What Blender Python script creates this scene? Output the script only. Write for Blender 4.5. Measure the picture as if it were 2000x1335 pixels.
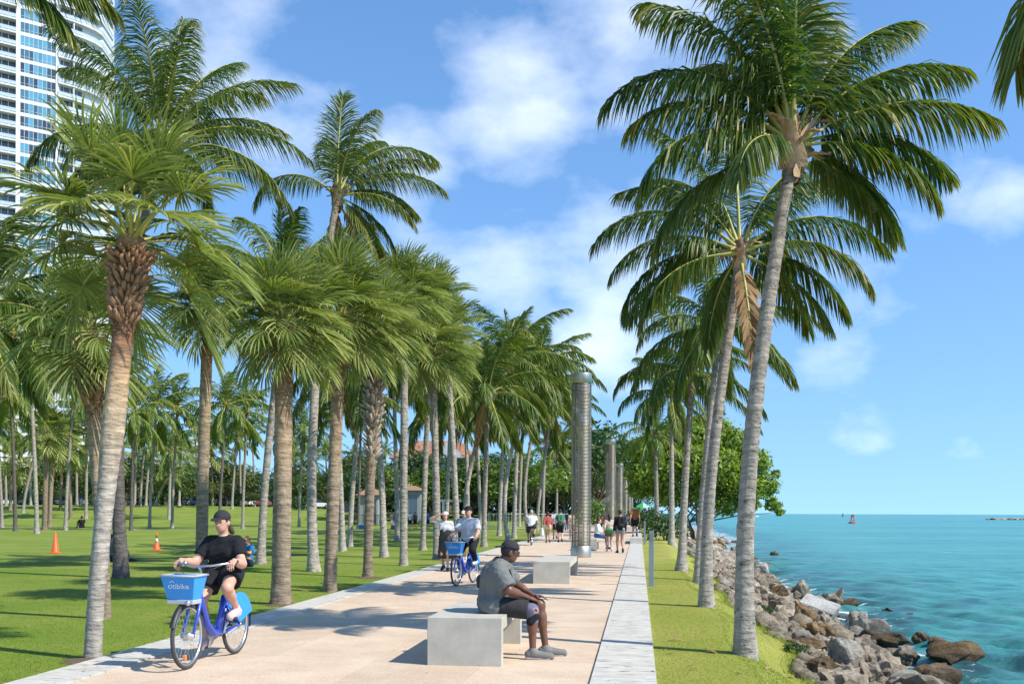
import bpy, bmesh, math, random
import numpy as np
from mathutils import Vector, Matrix
R = math.radians
PI = math.pi
for o in list(bpy.data.objects):
    bpy.data.objects.remove(o)
scn = bpy.context.scene
COL = scn.collection

# ------------------------------------------------------------------ camera
FPX, CX, HY = 1944.0, 1000.0, 1000.7          # focal length, principal column, horizon row (photo pixels)
YAW, ROLL, EYE = R(7.27), R(0.2), 1.6
cam_d = bpy.data.cameras.new('camera')
cam_d.sensor_width = 36.0
cam_d.lens = FPX * 36 / 2000
cam_d.shift_y = (HY - 667.5) / 2000
cam_d.clip_end = 40000
cam_d.clip_start = 0.05
cam = bpy.data.objects.new('camera', cam_d)
COL.objects.link(cam)
CAM_R = Matrix.Rotation(YAW, 3, 'Z') @ Matrix.Rotation(R(90), 3, 'X') @ Matrix.Rotation(ROLL, 3, 'Z')
cam.matrix_world = Matrix.Translation((0, 0, EYE)) @ CAM_R.to_4x4()
scn.camera = cam

# ------------------------------------------------------------------ world, sun, exposure
SUN_EL = R(46)
SHADOW = Vector((-0.95, 0.312))               # ground direction in which shadows fall
to_sun = Vector((-SHADOW.x * math.cos(SUN_EL), -SHADOW.y * math.cos(SUN_EL), math.sin(SUN_EL))).normalized()
world = bpy.data.worlds.new('World')
scn.world = world
world.use_nodes = True
wt = world.node_tree
wt.nodes.clear()
def wn(t, **kw):
    n = wt.nodes.new(t)
    for k, v in kw.items():
        setattr(n, k, v)
    return n
sky = wn('ShaderNodeTexSky', sky_type='NISHITA', sun_disc=False)
sky.sun_elevation = SUN_EL
sky.sun_rotation = math.atan2(to_sun.x, to_sun.y)
sky.altitude = 0
sky.air_density = 1.0
sky.dust_density = 0.0
sky.ozone_density = 4.0
hsv = wn('ShaderNodeHueSaturation')
hsv.inputs['Saturation'].default_value = 1.12
hsv.inputs['Value'].default_value = 1.1
wt.links.new(sky.outputs[0], hsv.inputs['Color'])
tc = wn('ShaderNodeTexCoord')
vmul = wn('ShaderNodeVectorMath', operation='MULTIPLY_ADD')    # the clear band above the horizon haze, stretched down to the sea
vmul.inputs[1].default_value = (1, 1, .62); vmul.inputs[2].default_value = (0, 0, .15)
wt.links.new(tc.outputs['Generated'], vmul.inputs[0])
vnorm = wn('ShaderNodeVectorMath', operation='NORMALIZE')
wt.links.new(vmul.outputs[0], vnorm.inputs[0])
wt.links.new(vnorm.outputs[0], sky.inputs['Vector'])
sep = wn('ShaderNodeSeparateXYZ')
wt.links.new(tc.outputs['Generated'], sep.inputs[0])
def wmath(op, a, b=None, clamp=False):
    n = wn('ShaderNodeMath', operation=op, use_clamp=clamp)
    for i, x in enumerate((a, b)):
        if x is None:
            continue
        if isinstance(x, (int, float)):
            n.inputs[i].default_value = x
        else:
            wt.links.new(x, n.inputs[i])
    return n.outputs[0]
# flat cloud layer: direction projected to a plane overhead
zz = wmath('ADD', wmath('MAXIMUM', sep.outputs['Z'], 0.0), 0.22)
comb = wn('ShaderNodeCombineXYZ')
wt.links.new(wmath('DIVIDE', sep.outputs['X'], zz), comb.inputs[0])
wt.links.new(wmath('DIVIDE', sep.outputs['Y'], zz), comb.inputs[1])
def wnoise(scale, detail, rough, dist, off):
    mp = wn('ShaderNodeMapping')
    mp.inputs['Location'].default_value = off
    wt.links.new(comb.outputs[0], mp.inputs[0])
    n = wn('ShaderNodeTexNoise')
    n.inputs['Scale'].default_value = scale
    n.inputs['Detail'].default_value = detail
    n.inputs['Roughness'].default_value = rough
    n.inputs['Distortion'].default_value = dist
    wt.links.new(mp.outputs[0], n.inputs['Vector'])
    return n.outputs['Fac']
n_big = wnoise(1.1, 3, 0.5, 0.2, (3.1, 1.7, 0))
def dnoise(scale, detail, rough, dist):
    mp = wn('ShaderNodeMapping'); mp.inputs['Scale'].default_value = (1, 1, 1.7)
    wt.links.new(tc.outputs['Generated'], mp.inputs[0])
    n = wn('ShaderNodeTexNoise')
    for k_, v_ in (('Scale', scale), ('Detail', detail), ('Roughness', rough), ('Distortion', dist)):
        n.inputs[k_].default_value = v_
    wt.links.new(mp.outputs[0], n.inputs['Vector'])
    return n.outputs['Fac']
n_fine = dnoise(7.5, 9, 0.54, 0.0)
# banks of thin cumulus where the photograph has them (direction, angular radius, weight)
def cam_dir(u, v):
    return (CAM_R @ Vector(((u - CX) / FPX, (HY - v) / FPX, -1))).normalized()
mask = None
for (u, v, s, w) in [(380, 30, 0.085, 0.9), (440, 110, 0.05, 0.5), (1000, 190, 0.075, 0.95), (900, 150, 0.05, 0.5), (1090, 100, 0.05, 0.4), (1210, 40, 0.09, 0.75),
                     (1350, 60, 0.06, 0.55), (1180, 520, 0.085, 0.9), (1000, 560, 0.09, 0.7), (1150, 640, 0.08, 0.75), (800, 350, 0.06, 0.75), (640, 290, 0.06, 0.45),
                     (1970, 400, 0.04, 0.8), (1890, 365, 0.035, 0.5), (1620, 660, 0.06, 0.5), (1900, 870, 0.03, 0.4), (1700, 700, 0.05, 0.2), (1180, 760, 0.07, 0.5), (560, 30, 0.03, 0.3)]:
    d = wn('ShaderNodeVectorMath', operation='DISTANCE')
    wt.links.new(tc.outputs['Generated'], d.inputs[0])
    d.inputs[1].default_value = cam_dir(u, v)
    e = wmath('MULTIPLY', wmath('POWER', wmath('DIVIDE', d.outputs['Value'], s), 2.0), -1.0)
    g = wmath('MULTIPLY', wmath('EXPONENT', e), w)
    mask = g if mask is None else wmath('MAXIMUM', mask, g)
# elsewhere the same kind of scattered cloud, from the broad noise
elsew = wmath('MULTIPLY', wmath('SUBTRACT', n_big, 0.56, ), 3.0, True)
mask = wmath('MAXIMUM', mask, wmath('MULTIPLY', elsew, 0.3))
cl = wmath('SUBTRACT', wmath('ADD', wmath('MULTIPLY', mask, 0.50), wmath('MULTIPLY', n_fine, 1.5)), 0.89)
cl = wmath('MULTIPLY', wmath('MULTIPLY', cl, 1.3, True), 0.66)
mixc = wn('ShaderNodeMix', data_type='RGBA')
wt.links.new(cl, mixc.inputs['Factor'])
wt.links.new(hsv.outputs[0], mixc.inputs['A'])
mixc.inputs['B'].default_value = (8.3, 8.6, 9.0, 1)
bg = wn('ShaderNodeBackground')
bg.inputs['Strength'].default_value = 0.15
out = wn('ShaderNodeOutputWorld')
wt.links.new(mixc.outputs['Result'], bg.inputs['Color'])
wt.links.new(bg.outputs[0], out.inputs[0])

sun_d = bpy.data.lights.new('sun', 'SUN')
sun_d.energy = 4.6
sun_d.angle = R(0.53)
sun_d.color = (1.0, 0.945, 0.86)
sun = bpy.data.objects.new('sun', sun_d)
COL.objects.link(sun)
sun.rotation_euler = to_sun.to_track_quat('Z', 'Y').to_euler()
sun.location = (20, -10, 40)
scn.view_settings.view_transform = 'Standard'
scn.view_settings.look = 'None'
scn.view_settings.gamma = 1
scn.view_settings.exposure = 0.45
scn.cycles.max_bounces = 6
scn.cycles.transparent_max_bounces = 8
scn.cycles.use_denoising = True

# ------------------------------------------------------------------ helpers
def ray(u, v):
    return (CAM_R @ Vector(((u - CX) / FPX, (HY - v) / FPX, -1)))
def ground(u, v, z=0.0):
    d = ray(u, v)
    t = (z - EYE) / d.z
    return Vector((0, 0, EYE)) + d * t
def at(u, v, dist):                            # point at a forward distance
    return Vector((0, 0, EYE)) + ray(u, v) * dist
FWD = Vector((-math.sin(YAW), math.cos(YAW), 0))
def depth(p):
    return Vector(p).dot(FWD)
def tag(o, label=None, cat=None, group=None, kind=None):
    if label: o['label'] = label
    if cat: o['category'] = cat
    if group: o['group'] = group
    if kind: o['kind'] = kind
    return o
def link(name, data, parent=None, loc=None):
    o = bpy.data.objects.new(name, data)
    COL.objects.link(o)
    if parent is not None:
        o.parent = parent
    if loc is not None:
        o.location = loc
    return o
def empty(name, loc, rz=0.0, label=None, cat=None, group=None):
    o = link(name, None, None, loc)
    o.empty_display_size = 0.2
    o.rotation_euler = (0, 0, rz)
    return tag(o, label, cat, group)
def mesh_np(name, verts, faces, mat=None, smooth=False, attrs=None):
    """faces: list of (k,n) int arrays with n verts each (or one array)"""
    if isinstance(faces, np.ndarray):
        faces = [faces]
    me = bpy.data.meshes.new(name)
    verts = np.asarray(verts, dtype=np.float32)
    me.vertices.add(len(verts))
    me.vertices.foreach_set('co', verts.ravel())
    faces = [f for f in faces if len(f)]
    nl = sum(f.size for f in faces)
    nf = sum(len(f) for f in faces)
    me.loops.add(nl)
    me.polygons.add(nf)
    me.loops.foreach_set('vertex_index', np.concatenate([f.ravel() for f in faces]).astype(np.int32))
    tot = np.concatenate([np.full(len(f), f.shape[1], np.int32) for f in faces])
    st = np.concatenate([[0], np.cumsum(tot)[:-1]]).astype(np.int32)
    me.polygons.foreach_set('loop_start', st)
    if smooth:
        me.polygons.foreach_set('use_smooth', np.ones(nf, bool))
    if attrs:
        for k, a in attrs.items():
            at_ = me.attributes.new(k, 'FLOAT', 'POINT')
            at_.data.foreach_set('value', np.asarray(a, np.float32))
    me.update(calc_edges=True)
    if mat is not None:
        me.materials.append(mat)
    return me
class MB:
    """collects shapes for one mesh"""
    def __init__(self):
        self.v = []; self.f = []; self.mi = []; self.sm = []
    def add(self, vs, fs, m=0, smooth=False):
        b = len(self.v)
        self.v.extend([tuple(x) for x in vs])
        for f in fs:
            self.f.append(tuple(b + i for i in f)); self.mi.append(m); self.sm.append(smooth)
        return self
    def box(self, c, s, m=0, rz=0.0, mat=None, taper=1.0):
        hx, hy, hz = s[0] / 2, s[1] / 2, s[2] / 2
        vs = []
        for z in (-1, 1):
            k = taper if z > 0 else 1.0
            for x, y in ((-1, -1), (1, -1), (1, 1), (-1, 1)):
                p = Vector((x * hx * k, y * hy * k, z * hz))
                if mat is not None: p = mat @ p
                elif rz: p = Matrix.Rotation(rz, 3, 'Z') @ p
                vs.append(p + Vector(c))
        return self.add(vs, [(3, 2, 1, 0), (4, 5, 6, 7), (0, 1, 5, 4), (1, 2, 6, 5), (2, 3, 7, 6), (3, 0, 4, 7)], m)
    def tube(self, pts, rad, n=8, m=0, cap=True, flat=1.0, smooth=True):
        pts = [Vector(p) for p in pts]
        if isinstance(rad, (int, float)): rad = [rad] * len(pts)
        vs = []; up = Vector((0.0123, 0.031, 1))
        ref = None
        for i, p in enumerate(pts):
            t = (pts[min(i + 1, len(pts) - 1)] - pts[max(i - 1, 0)])
            t = t.normalized() if t.length > 1e-9 else Vector((0, 0, 1))
            if ref is None:
                ref = t.orthogonal().normalized() if abs(t.z) > .95 else t.cross(up).normalized()
            a = (ref - t * ref.dot(t)).normalized(); b = t.cross(a); ref = a
            for k in range(n):
                ang = 2 * PI * k / n
                vs.append(p + (a * math.cos(ang) + b * math.sin(ang) * flat) * rad[i])
        fs = []
        for i in range(len(pts) - 1):
            for k in range(n):
                k2 = (k + 1) % n
                fs.append((i * n + k, i * n + k2, (i + 1) * n + k2, (i + 1) * n + k))
        self.add(vs, fs, m, smooth)
        if cap:
            b = len(self.v) - len(vs)
            self.f.append(tuple(b + k for k in reversed(range(n)))); self.mi.append(m); self.sm.append(False)
            e = b + (len(pts) - 1) * n
            self.f.append(tuple(e + k for k in range(n))); self.mi.append(m); self.sm.append(False)
        return self
    def lathe(self, prof, n=16, c=(0, 0, 0), m=0, axis='Z', smooth=True):
        vs = []
        for r, z in prof:
            for k in range(n):
                a = 2 * PI * k / n
                p = (r * math.cos(a), r * math.sin(a), z)
                if axis == 'Y': p = (p[0], p[2], p[1])
                if axis == 'X': p = (p[2], p[0], p[1])
                vs.append((p[0] + c[0], p[1] + c[1], p[2] + c[2]))
        fs = []
        for i in range(len(prof) - 1):
            for k in range(n):
                k2 = (k + 1) % n
                fs.append((i * n + k, i * n + k2, (i + 1) * n + k2, (i + 1) * n + k))
        return self.add(vs, fs, m, smooth)
    def build(self, name, mats, parent=None, loc=None, bevel=0.0):
        me = bpy.data.meshes.new(name)
        me.from_pydata([tuple(x) for x in self.v], [], self.f)
        mats = mats if isinstance(mats, (list, tuple)) else [mats]
        for x in mats: me.materials.append(x)
        me.polygons.foreach_set('material_index', self.mi)
        me.polygons.foreach_set('use_smooth', self.sm)
        bm = bmesh.new(); bm.from_mesh(me)
        bmesh.ops.recalc_face_normals(bm, faces=bm.faces)
        if bevel > 0:
            bmesh.ops.bevel(bm, geom=list(bm.edges), offset=bevel, segments=2, profile=0.6, affect='EDGES', clamp_overlap=True)
        bm.to_mesh(me); bm.free()
        me.update()
        return link(name, me, parent, loc)
def copy_obj(o, parent=None, name=None):
    c = o.copy()
    COL.objects.link(c)
    c.parent = parent
    return c
def copy_tree(o, parent=None):
    c = copy_obj(o, parent)
    for ch in o.children:
        copy_tree(ch, c)
    return c

# ------------------------------------------------------------------ materials
def new_mat(name):
    m = bpy.data.materials.new(name); m.use_nodes = True
    nt = m.node_tree
    b = nt.nodes['Principled BSDF']
    return m, nt, b
def node(nt, t, **kw):
    n = nt.nodes.new(t)
    for k, v in kw.items(): setattr(n, k, v)
    return n
def rgba(c): return (c[0], c[1], c[2], 1)
def simple(name, col, rough=0.6, metal=0.0, spec=0.5, var=0.0, nscale=8.0, bump=0.0, bscale=60.0, coat=0.0, coord='Object'):
    m, nt, b = new_mat(name)
    b.inputs['Roughness'].default_value = rough
    b.inputs['Metallic'].default_value = metal
    b.inputs['Specular IOR Level'].default_value = spec
    b.inputs['Coat Weight'].default_value = coat
    b.inputs['Base Color'].default_value = rgba(col)
    if var > 0 or bump > 0:
        t = node(nt, 'ShaderNodeTexCoord')
    if var > 0:
        n = node(nt, 'ShaderNodeTexNoise'); n.inputs['Scale'].default_value = nscale; n.inputs['Detail'].default_value = 6; n.inputs['Roughness'].default_value = .6
        nt.links.new(t.outputs[coord], n.inputs['Vector'])
        cr = node(nt, 'ShaderNodeValToRGB')
        cr.color_ramp.elements[0].position = .3; cr.color_ramp.elements[1].position = .7
        cr.color_ramp.elements[0].color = rgba([c * (1 - var) for c in col]); cr.color_ramp.elements[1].color = rgba([min(1, c * (1 + var)) for c in col])
        nt.links.new(n.outputs['Fac'], cr.inputs[0]); nt.links.new(cr.outputs[0], b.inputs['Base Color'])
    if bump > 0:
        n2 = node(nt, 'ShaderNodeTexNoise'); n2.inputs['Scale'].default_value = bscale; n2.inputs['Detail'].default_value = 4
        nt.links.new(t.outputs[coord], n2.inputs['Vector'])
        bp = node(nt, 'ShaderNodeBump'); bp.inputs['Strength'].default_value = bump; bp.inputs['Distance'].default_value = .02
        nt.links.new(n2.outputs['Fac'], bp.inputs['Height']); nt.links.new(bp.outputs[0], b.inputs['Normal'])
    return m
def leaf_mat(name, dark, mid, tip, rough=0.4, trans=0.28, spec=0.5, tcol=None):
    """foliage: colour runs with the per-leaf 'tint' attribute and differs a little from frond to frond"""
    m, nt, b = new_mat(name)
    a = node(nt, 'ShaderNodeAttribute', attribute_name='tint')
    oi = node(nt, 'ShaderNodeObjectInfo')
    ad = node(nt, 'ShaderNodeMath', operation='MULTIPLY_ADD')
    nt.links.new(oi.outputs['Random'], ad.inputs[0]); ad.inputs[1].default_value = .22
    nt.links.new(a.outputs['Fac'], ad.inputs[2])
    sb = node(nt, 'ShaderNodeMath', operation='SUBTRACT'); nt.links.new(ad.outputs[0], sb.inputs[0]); sb.inputs[1].default_value = .11
    cr = node(nt, 'ShaderNodeValToRGB')
    e = cr.color_ramp.elements
    e[0].position = 0.0; e[0].color = rgba(dark)
    e[1].position = 1.0; e[1].color = rgba(tip)
    x = cr.color_ramp.elements.new(.55); x.color = rgba(mid)
    nt.links.new(sb.outputs[0], cr.inputs[0])
    nt.links.new(cr.outputs[0], b.inputs['Base Color'])
    b.inputs['Roughness'].default_value = rough
    b.inputs['Specular IOR Level'].default_value = spec
    tr = node(nt, 'ShaderNodeBsdfTranslucent')
    mul = node(nt, 'ShaderNodeMix', data_type='RGBA', blend_type='MULTIPLY'); mul.inputs['Factor'].default_value = 1
    nt.links.new(cr.outputs[0], mul.inputs['A']); mul.inputs['B'].default_value = rgba(tcol or (1.5, 1.6, .6))
    nt.links.new(mul.outputs['Result'], tr.inputs['Color'])
    mx = node(nt, 'ShaderNodeMixShader'); mx.inputs[0].default_value = trans
    nt.links.new(b.outputs[0], mx.inputs[1]); nt.links.new(tr.outputs[0], mx.inputs[2])
    nt.links.new(mx.outputs[0], nt.nodes['Material Output'].inputs['Surface'])
    return m
M = {}
ORD = ['first', 'second', 'third', 'fourth', 'fifth', 'sixth', 'seventh', 'eighth', 'ninth', 'tenth', 'eleventh', 'twelfth', 'thirteenth', 'fourteenth', 'fifteenth', 'sixteenth', 'seventeenth', 'eighteenth', 'nineteenth', 'twentieth', 'twenty-first', 'twenty-second', 'twenty-third', 'twenty-fourth', 'twenty-fifth', 'twenty-sixth']
# ================================================================== materials of the setting
def lawn_mat(name, base, yellow, dark):
    m, nt, b = new_mat(name)
    t = node(nt, 'ShaderNodeTexCoord')
    def noi(s, d=4, r=.55, st=None):
        n = node(nt, 'ShaderNodeTexNoise'); n.inputs['Scale'].default_value = s; n.inputs['Detail'].default_value = d; n.inputs['Roughness'].default_value = r
        nt.links.new(t.outputs['Object'], n.inputs['Vector']); return n.outputs['Fac']
    def mix(f, a, bb, lo, hi):
        mr = node(nt, 'ShaderNodeMapRange'); nt.links.new(f, mr.inputs[0]); mr.inputs[1].default_value = lo; mr.inputs[2].default_value = hi
        mm = node(nt, 'ShaderNodeMix', data_type='RGBA'); nt.links.new(mr.outputs[0], mm.inputs['Factor'])
        for k, c in (('A', a), ('B', bb)):
            if isinstance(c, tuple): mm.inputs[k].default_value = rgba(c)
            else: nt.links.new(c, mm.inputs[k])
        return mm.outputs['Result']
    c = mix(noi(.35, 6, .62), base, yellow, .40, .66)
    c = mix(noi(2.2, 6, .65), c, dark, .55, .85)
    c = mix(noi(28, 3, .7), c, yellow, .56, .8)
    c = mix(noi(120, 2, .7), c, dark, .5, .85)
    nt.links.new(c, b.inputs['Base Color'])
    b.inputs['Roughness'].default_value = .85; b.inputs['Specular IOR Level'].default_value = .15
    bp = node(nt, 'ShaderNodeBump'); bp.inputs['Strength'].default_value = .5; bp.inputs['Distance'].default_value = .03
    nt.links.new(noi(70, 4, .7), bp.inputs['Height']); nt.links.new(bp.outputs[0], b.inputs['Normal'])
    return m
M['lawn'] = lawn_mat('lawn', (.15, .225, .026), (.26, .28, .055), (.08, .145, .018))
M['lawn_shore'] = lawn_mat('lawn_shore', (.26, .28, .045), (.37, .345, .085), (.18, .23, .03))
M['grass'] = leaf_mat('grass', (.10, .19, .014), (.19, .30, .025), (.32, .36, .06), rough=.6, trans=.35, spec=.2)
M['grass_shore'] = leaf_mat('grass_shore', (.17, .235, .03), (.27, .32, .06), (.44, .40, .14), rough=.6, trans=.35, spec=.2)

def paving(name, c1, c2, grit, speck=180):
    m, nt, b = new_mat(name)
    t = node(nt, 'ShaderNodeTexCoord'); g = node(nt, 'ShaderNodeNewGeometry'); oi = node(nt, 'ShaderNodeObjectInfo')
    n = node(nt, 'ShaderNodeTexNoise'); n.inputs['Scale'].default_value = 1.3; n.inputs['Detail'].default_value = 7; n.inputs['Roughness'].default_value = .65
    nt.links.new(g.outputs['Position'], n.inputs['Vector'])
    mx = node(nt, 'ShaderNodeMix', data_type='RGBA'); mr = node(nt, 'ShaderNodeMapRange'); mr.inputs[1].default_value = .35; mr.inputs[2].default_value = .68
    nt.links.new(n.outputs['Fac'], mr.inputs[0]); nt.links.new(mr.outputs[0], mx.inputs['Factor'])
    mx.inputs['A'].default_value = rgba(c1); mx.inputs['B'].default_value = rgba(c2)
    v = node(nt, 'ShaderNodeTexVoronoi'); v.inputs['Scale'].default_value = speck / 2; nt.links.new(g.outputs['Position'], v.inputs['Vector'])
    hs = node(nt, 'ShaderNodeHueSaturation'); nt.links.new(mx.outputs['Result'], hs.inputs['Color'])
    sx = node(nt, 'ShaderNodeSeparateColor'); nt.links.new(v.outputs['Color'], sx.inputs[0])
    ad = node(nt, 'ShaderNodeMapRange'); ad.inputs[3].default_value = 1 - grit; ad.inputs[4].default_value = 1 + grit * .75
    nt.links.new(sx.outputs[0], ad.inputs[0])
    pv = node(nt, 'ShaderNodeMapRange'); pv.inputs[3].default_value = .94; pv.inputs[4].default_value = 1.05
    nt.links.new(oi.outputs['Random'], pv.inputs[0])
    ml = node(nt, 'ShaderNodeMath', operation='MULTIPLY'); nt.links.new(ad.outputs[0], ml.inputs[0]); nt.links.new(pv.outputs[0], ml.inputs[1])
    # dark stains
    n3 = node(nt, 'ShaderNodeTexNoise'); n3.inputs['Scale'].default_value = 9; n3.inputs['Detail'].default_value = 3; nt.links.new(g.outputs['Position'], n3.inputs['Vector'])
    st = node(nt, 'ShaderNodeMapRange'); st.inputs[1].default_value = .72; st.inputs[2].default_value = .8; st.inputs[3].default_value = 1; st.inputs[4].default_value = .72
    nt.links.new(n3.outputs['Fac'], st.inputs[0])
    m2 = node(nt, 'ShaderNodeMath', operation='MULTIPLY'); nt.links.new(ml.outputs[0], m2.inputs[0]); nt.links.new(st.outputs[0], m2.inputs[1])
    nt.links.new(m2.outputs[0], hs.inputs['Value'])
    nt.links.new(hs.outputs[0], b.inputs['Base Color'])
    b.inputs['Roughness'].default_value = .8; b.inputs['Specular IOR Level'].default_value = .3
    bp = node(nt, 'ShaderNodeBump'); bp.inputs['Strength'].default_value = .35; bp.inputs['Distance'].default_value = .004
    nt.links.new(v.outputs['Distance'], bp.inputs['Height']); nt.links.new(bp.outputs[0], b.inputs['Normal'])
    return m
M['paving'] = paving('paving', (.55, .415, .29), (.66, .525, .385), .24, 300)
def travertine():
    """white kerb stone with long dark pits across it"""
    m, nt, b = new_mat('kerb_stone')
    g = node(nt, 'ShaderNodeNewGeometry')
    def noi(sc, loc, d, s=1):
        mp = node(nt, 'ShaderNodeMapping'); mp.inputs['Scale'].default_value = sc; mp.inputs['Location'].default_value = loc
        nt.links.new(g.outputs['Position'], mp.inputs[0])
        n = node(nt, 'ShaderNodeTexNoise'); n.inputs['Scale'].default_value = s; n.inputs['Detail'].default_value = d; n.inputs['Roughness'].default_value = .6
        nt.links.new(mp.outputs[0], n.inputs['Vector']); return n.outputs['Fac']
    base = node(nt, 'ShaderNodeValToRGB'); e = base.color_ramp.elements
    e[0].position = .3; e[0].color = rgba((.42, .395, .335)); e[1].position = .66; e[1].color = rgba((.60, .57, .495))
    nt.links.new(noi((3, 7, 3), (0, 0, 0), 8), base.inputs[0])
    pits = node(nt, 'ShaderNodeMapRange'); pits.inputs[1].default_value = .585; pits.inputs[2].default_value = .66
    nt.links.new(noi((4.5, 17, 4), (3, 1, 0), 5), pits.inputs[0])
    mx = node(nt, 'ShaderNodeMix', data_type='RGBA'); nt.links.new(pits.outputs[0], mx.inputs['Factor'])
    nt.links.new(base.outputs[0], mx.inputs['A']); mx.inputs['B'].default_value = rgba((.2, .185, .15))
    nt.links.new(mx.outputs['Result'], b.inputs['Base Color'])
    b.inputs['Roughness'].default_value = .75
    inv = node(nt, 'ShaderNodeMath', operation='SUBTRACT'); inv.inputs[0].default_value = 1; nt.links.new(pits.outputs[0], inv.inputs[1])
    bp = node(nt, 'ShaderNodeBump'); bp.inputs['Strength'].default_value = .5; bp.inputs['Distance'].default_value = .01
    nt.links.new(inv.outputs[0], bp.inputs['Height']); nt.links.new(bp.outputs[0], b.inputs['Normal'])
    return m
M['kerb'] = travertine()
M['joint'] = simple('joint_filler', (.10, .085, .07), .95)
M['dirt'] = simple('bare_soil', (.13, .085, .05), .95, var=.4, nscale=20, bump=.6, bscale=50)
M['shore'] = simple('shore_rubble', (.30, .25, .18), .95, var=.45, nscale=6, bump=.9, bscale=14)
M['concrete'] = simple('concrete', (.47, .445, .37), .8, var=.16, nscale=3.5, bump=.12, bscale=90)

# ================================================================== the setting
# ---- path bed, slabs and kerb stones
X_R0, X_R1 = -0.45, 0.17                     # right kerb band
def x_left(y): return -5.67 - .0155 * y      # outer edge of the left band
YN, YF = 3.0, 215.0
bed = MB()
bed.add([(x_left(YN) + .02, YN, -.03), (X_R1 - .02, YN, -.03), (X_R1 - .02, YF, -.03), (x_left(YF) + .02, YF, -.03)], [(0, 1, 2, 3)])
path = bed.build('path', M['joint'])
tag(path, 'broad peach promenade path of exposed aggregate slabs', kind='structure')
def slab(name, pts, z0, z1, mat, parent, bev=.006):
    mb = MB()
    n = len(pts)
    mb.add([(x, y, z0) for x, y in pts] + [(x, y, z1) for x, y in pts],
           [tuple(range(n, 2 * n))] + [(i, (i + 1) % n, n + (i + 1) % n, n + i) for i in range(n)])
    # chamfered rim: pull the top in a touch
    return mb.build(name, mat, parent)
rows = [13.9 + 3.2 * k for k in range(-3, 64)]
rows = [3.0] + [y for y in rows if 3.2 < y < YF] + [YF]
LB = .55
for i in range(len(rows) - 1):
    wide = .022 if i % 2 == 0 else .006
    y0, y1 = rows[i] + wide / 2, rows[i + 1] - (.022 if (i + 1) % 2 == 0 else .006) / 2
    xl0, xl1 = x_left(y0) + LB, x_left(y1) + LB
    fr = [0, .25, .5, .75, 1]
    edges = [X_R0, -1.64, -2.83, -4.02]
    if rows[i] < 110:
        for k in range(4):
            a = edges[k] - .004
            if k < 3:
                q = [(edges[k + 1] + .004, y0), (a, y0), (a, y1), (edges[k + 1] + .004, y1)]
            else:
                q = [(xl0 + .004, y0), (a, y0), (a, y1), (xl1 + .004, y1)]
            slab('paving_slab', q, -.03, 0.0, M['paving'], path)
        for h in range(2):
            ya = y0 + (y1 - y0) * h / 2 + (.003 if h else 0); yb = y0 + (y1 - y0) * (h + 1) / 2 - (0 if h else .003)
            slab('kerb_stone', [(x_left(ya), ya), (x_left(ya) + LB, ya), (x_left(yb) + LB, yb), (x_left(yb), yb)], -.12, .012, M['kerb'], path)
        slab('kerb_stone', [(X_R0 + .003, y0), (X_R1, y0), (X_R1, y1), (X_R0 + .003, y1)], -.15, .03, M['kerb'], path)
    elif i % 2 == 0 and i + 2 < len(rows):
        y1 = rows[i + 2] - .02
        slab('paving_slab', [(x_left(y0) + LB, y0), (X_R0, y0), (X_R0, y1), (x_left(y1) + LB, y1)], -.03, 0.0, M['paving'], path)
        slab('kerb_stone', [(x_left(y0), y0), (x_left(y0) + LB - .01, y0), (x_left(y1) + LB - .01, y1), (x_left(y1), y1)], -.12, .012, M['kerb'], path)
        slab('kerb_stone', [(X_R0 + .01, y0), (X_R1, y0), (X_R1, y1), (X_R0 + .01, y1)], -.15, .03, M['kerb'], path)

# ---- terrain height
def smooth(a, b, x):
    t = np.clip((x - a) / (b - a), 0, 1)
    return t * t * (3 - 2 * t)
def shore_x(y):                               # water line
    return 5.8 + .012 * np.maximum(y - 20, 0) + .35 * np.sin(y * .22) + .25 * np.sin(y * .57 + 1) + 5 * smooth(60, 130, y)
def edge_x(y):                                # where the turf ends
    return 2.15 + .12 * np.sin(y * .45) + .1 * np.sin(y * 1.3 + .4) + .02 * np.maximum(y - 25, 0) * .6 + 1.2 * smooth(50, 110, y)
def hgt(x, y):
    x = np.asarray(x, float); y = np.asarray(y, float)
    z = np.zeros(np.broadcast(x, y).shape)
    left = x < x_left(y) + .3
    mound = smooth(105, 150, y) * (1.1 + 1.5 * smooth(-15, -75, x))
    roll = .05 * np.sin(x * .21 + 1) * np.sin(y * .17) * smooth(.5, 6, x_left(y) - x)
    z = np.where(left, -.03 + roll * 1.0 + mound * smooth(0, 4, x_left(y) - x), z)
    e = edge_x(y); s = shore_x(y)
    t1 = smooth(.5, 1, (x - .1) / np.maximum(e - .1, .1)) * .42
    t2 = np.clip((x - e) / (s - e), 0, 1.8) * 1.1
    z = np.where(x > X_R1 - .3, -.01 - t1 - t2, z)
    return z
def grid_mesh(name, xs, ys, mat, zf=hgt, dz=0.0):
    X, Y = np.meshgrid(xs, ys)
    Z = zf(X, Y) + dz
    v = np.stack([X.ravel(), Y.ravel(), Z.ravel()], 1)
    nx, ny = len(xs), len(ys)
    i = np.arange((nx - 1) * (ny - 1)); r = i // (nx - 1); c = i % (nx - 1)
    a = r * nx + c
    f = np.stack([a, a + 1, a + nx + 1, a + nx], 1)
    return mesh_np(name, v, f, mat, smooth=True)
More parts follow.
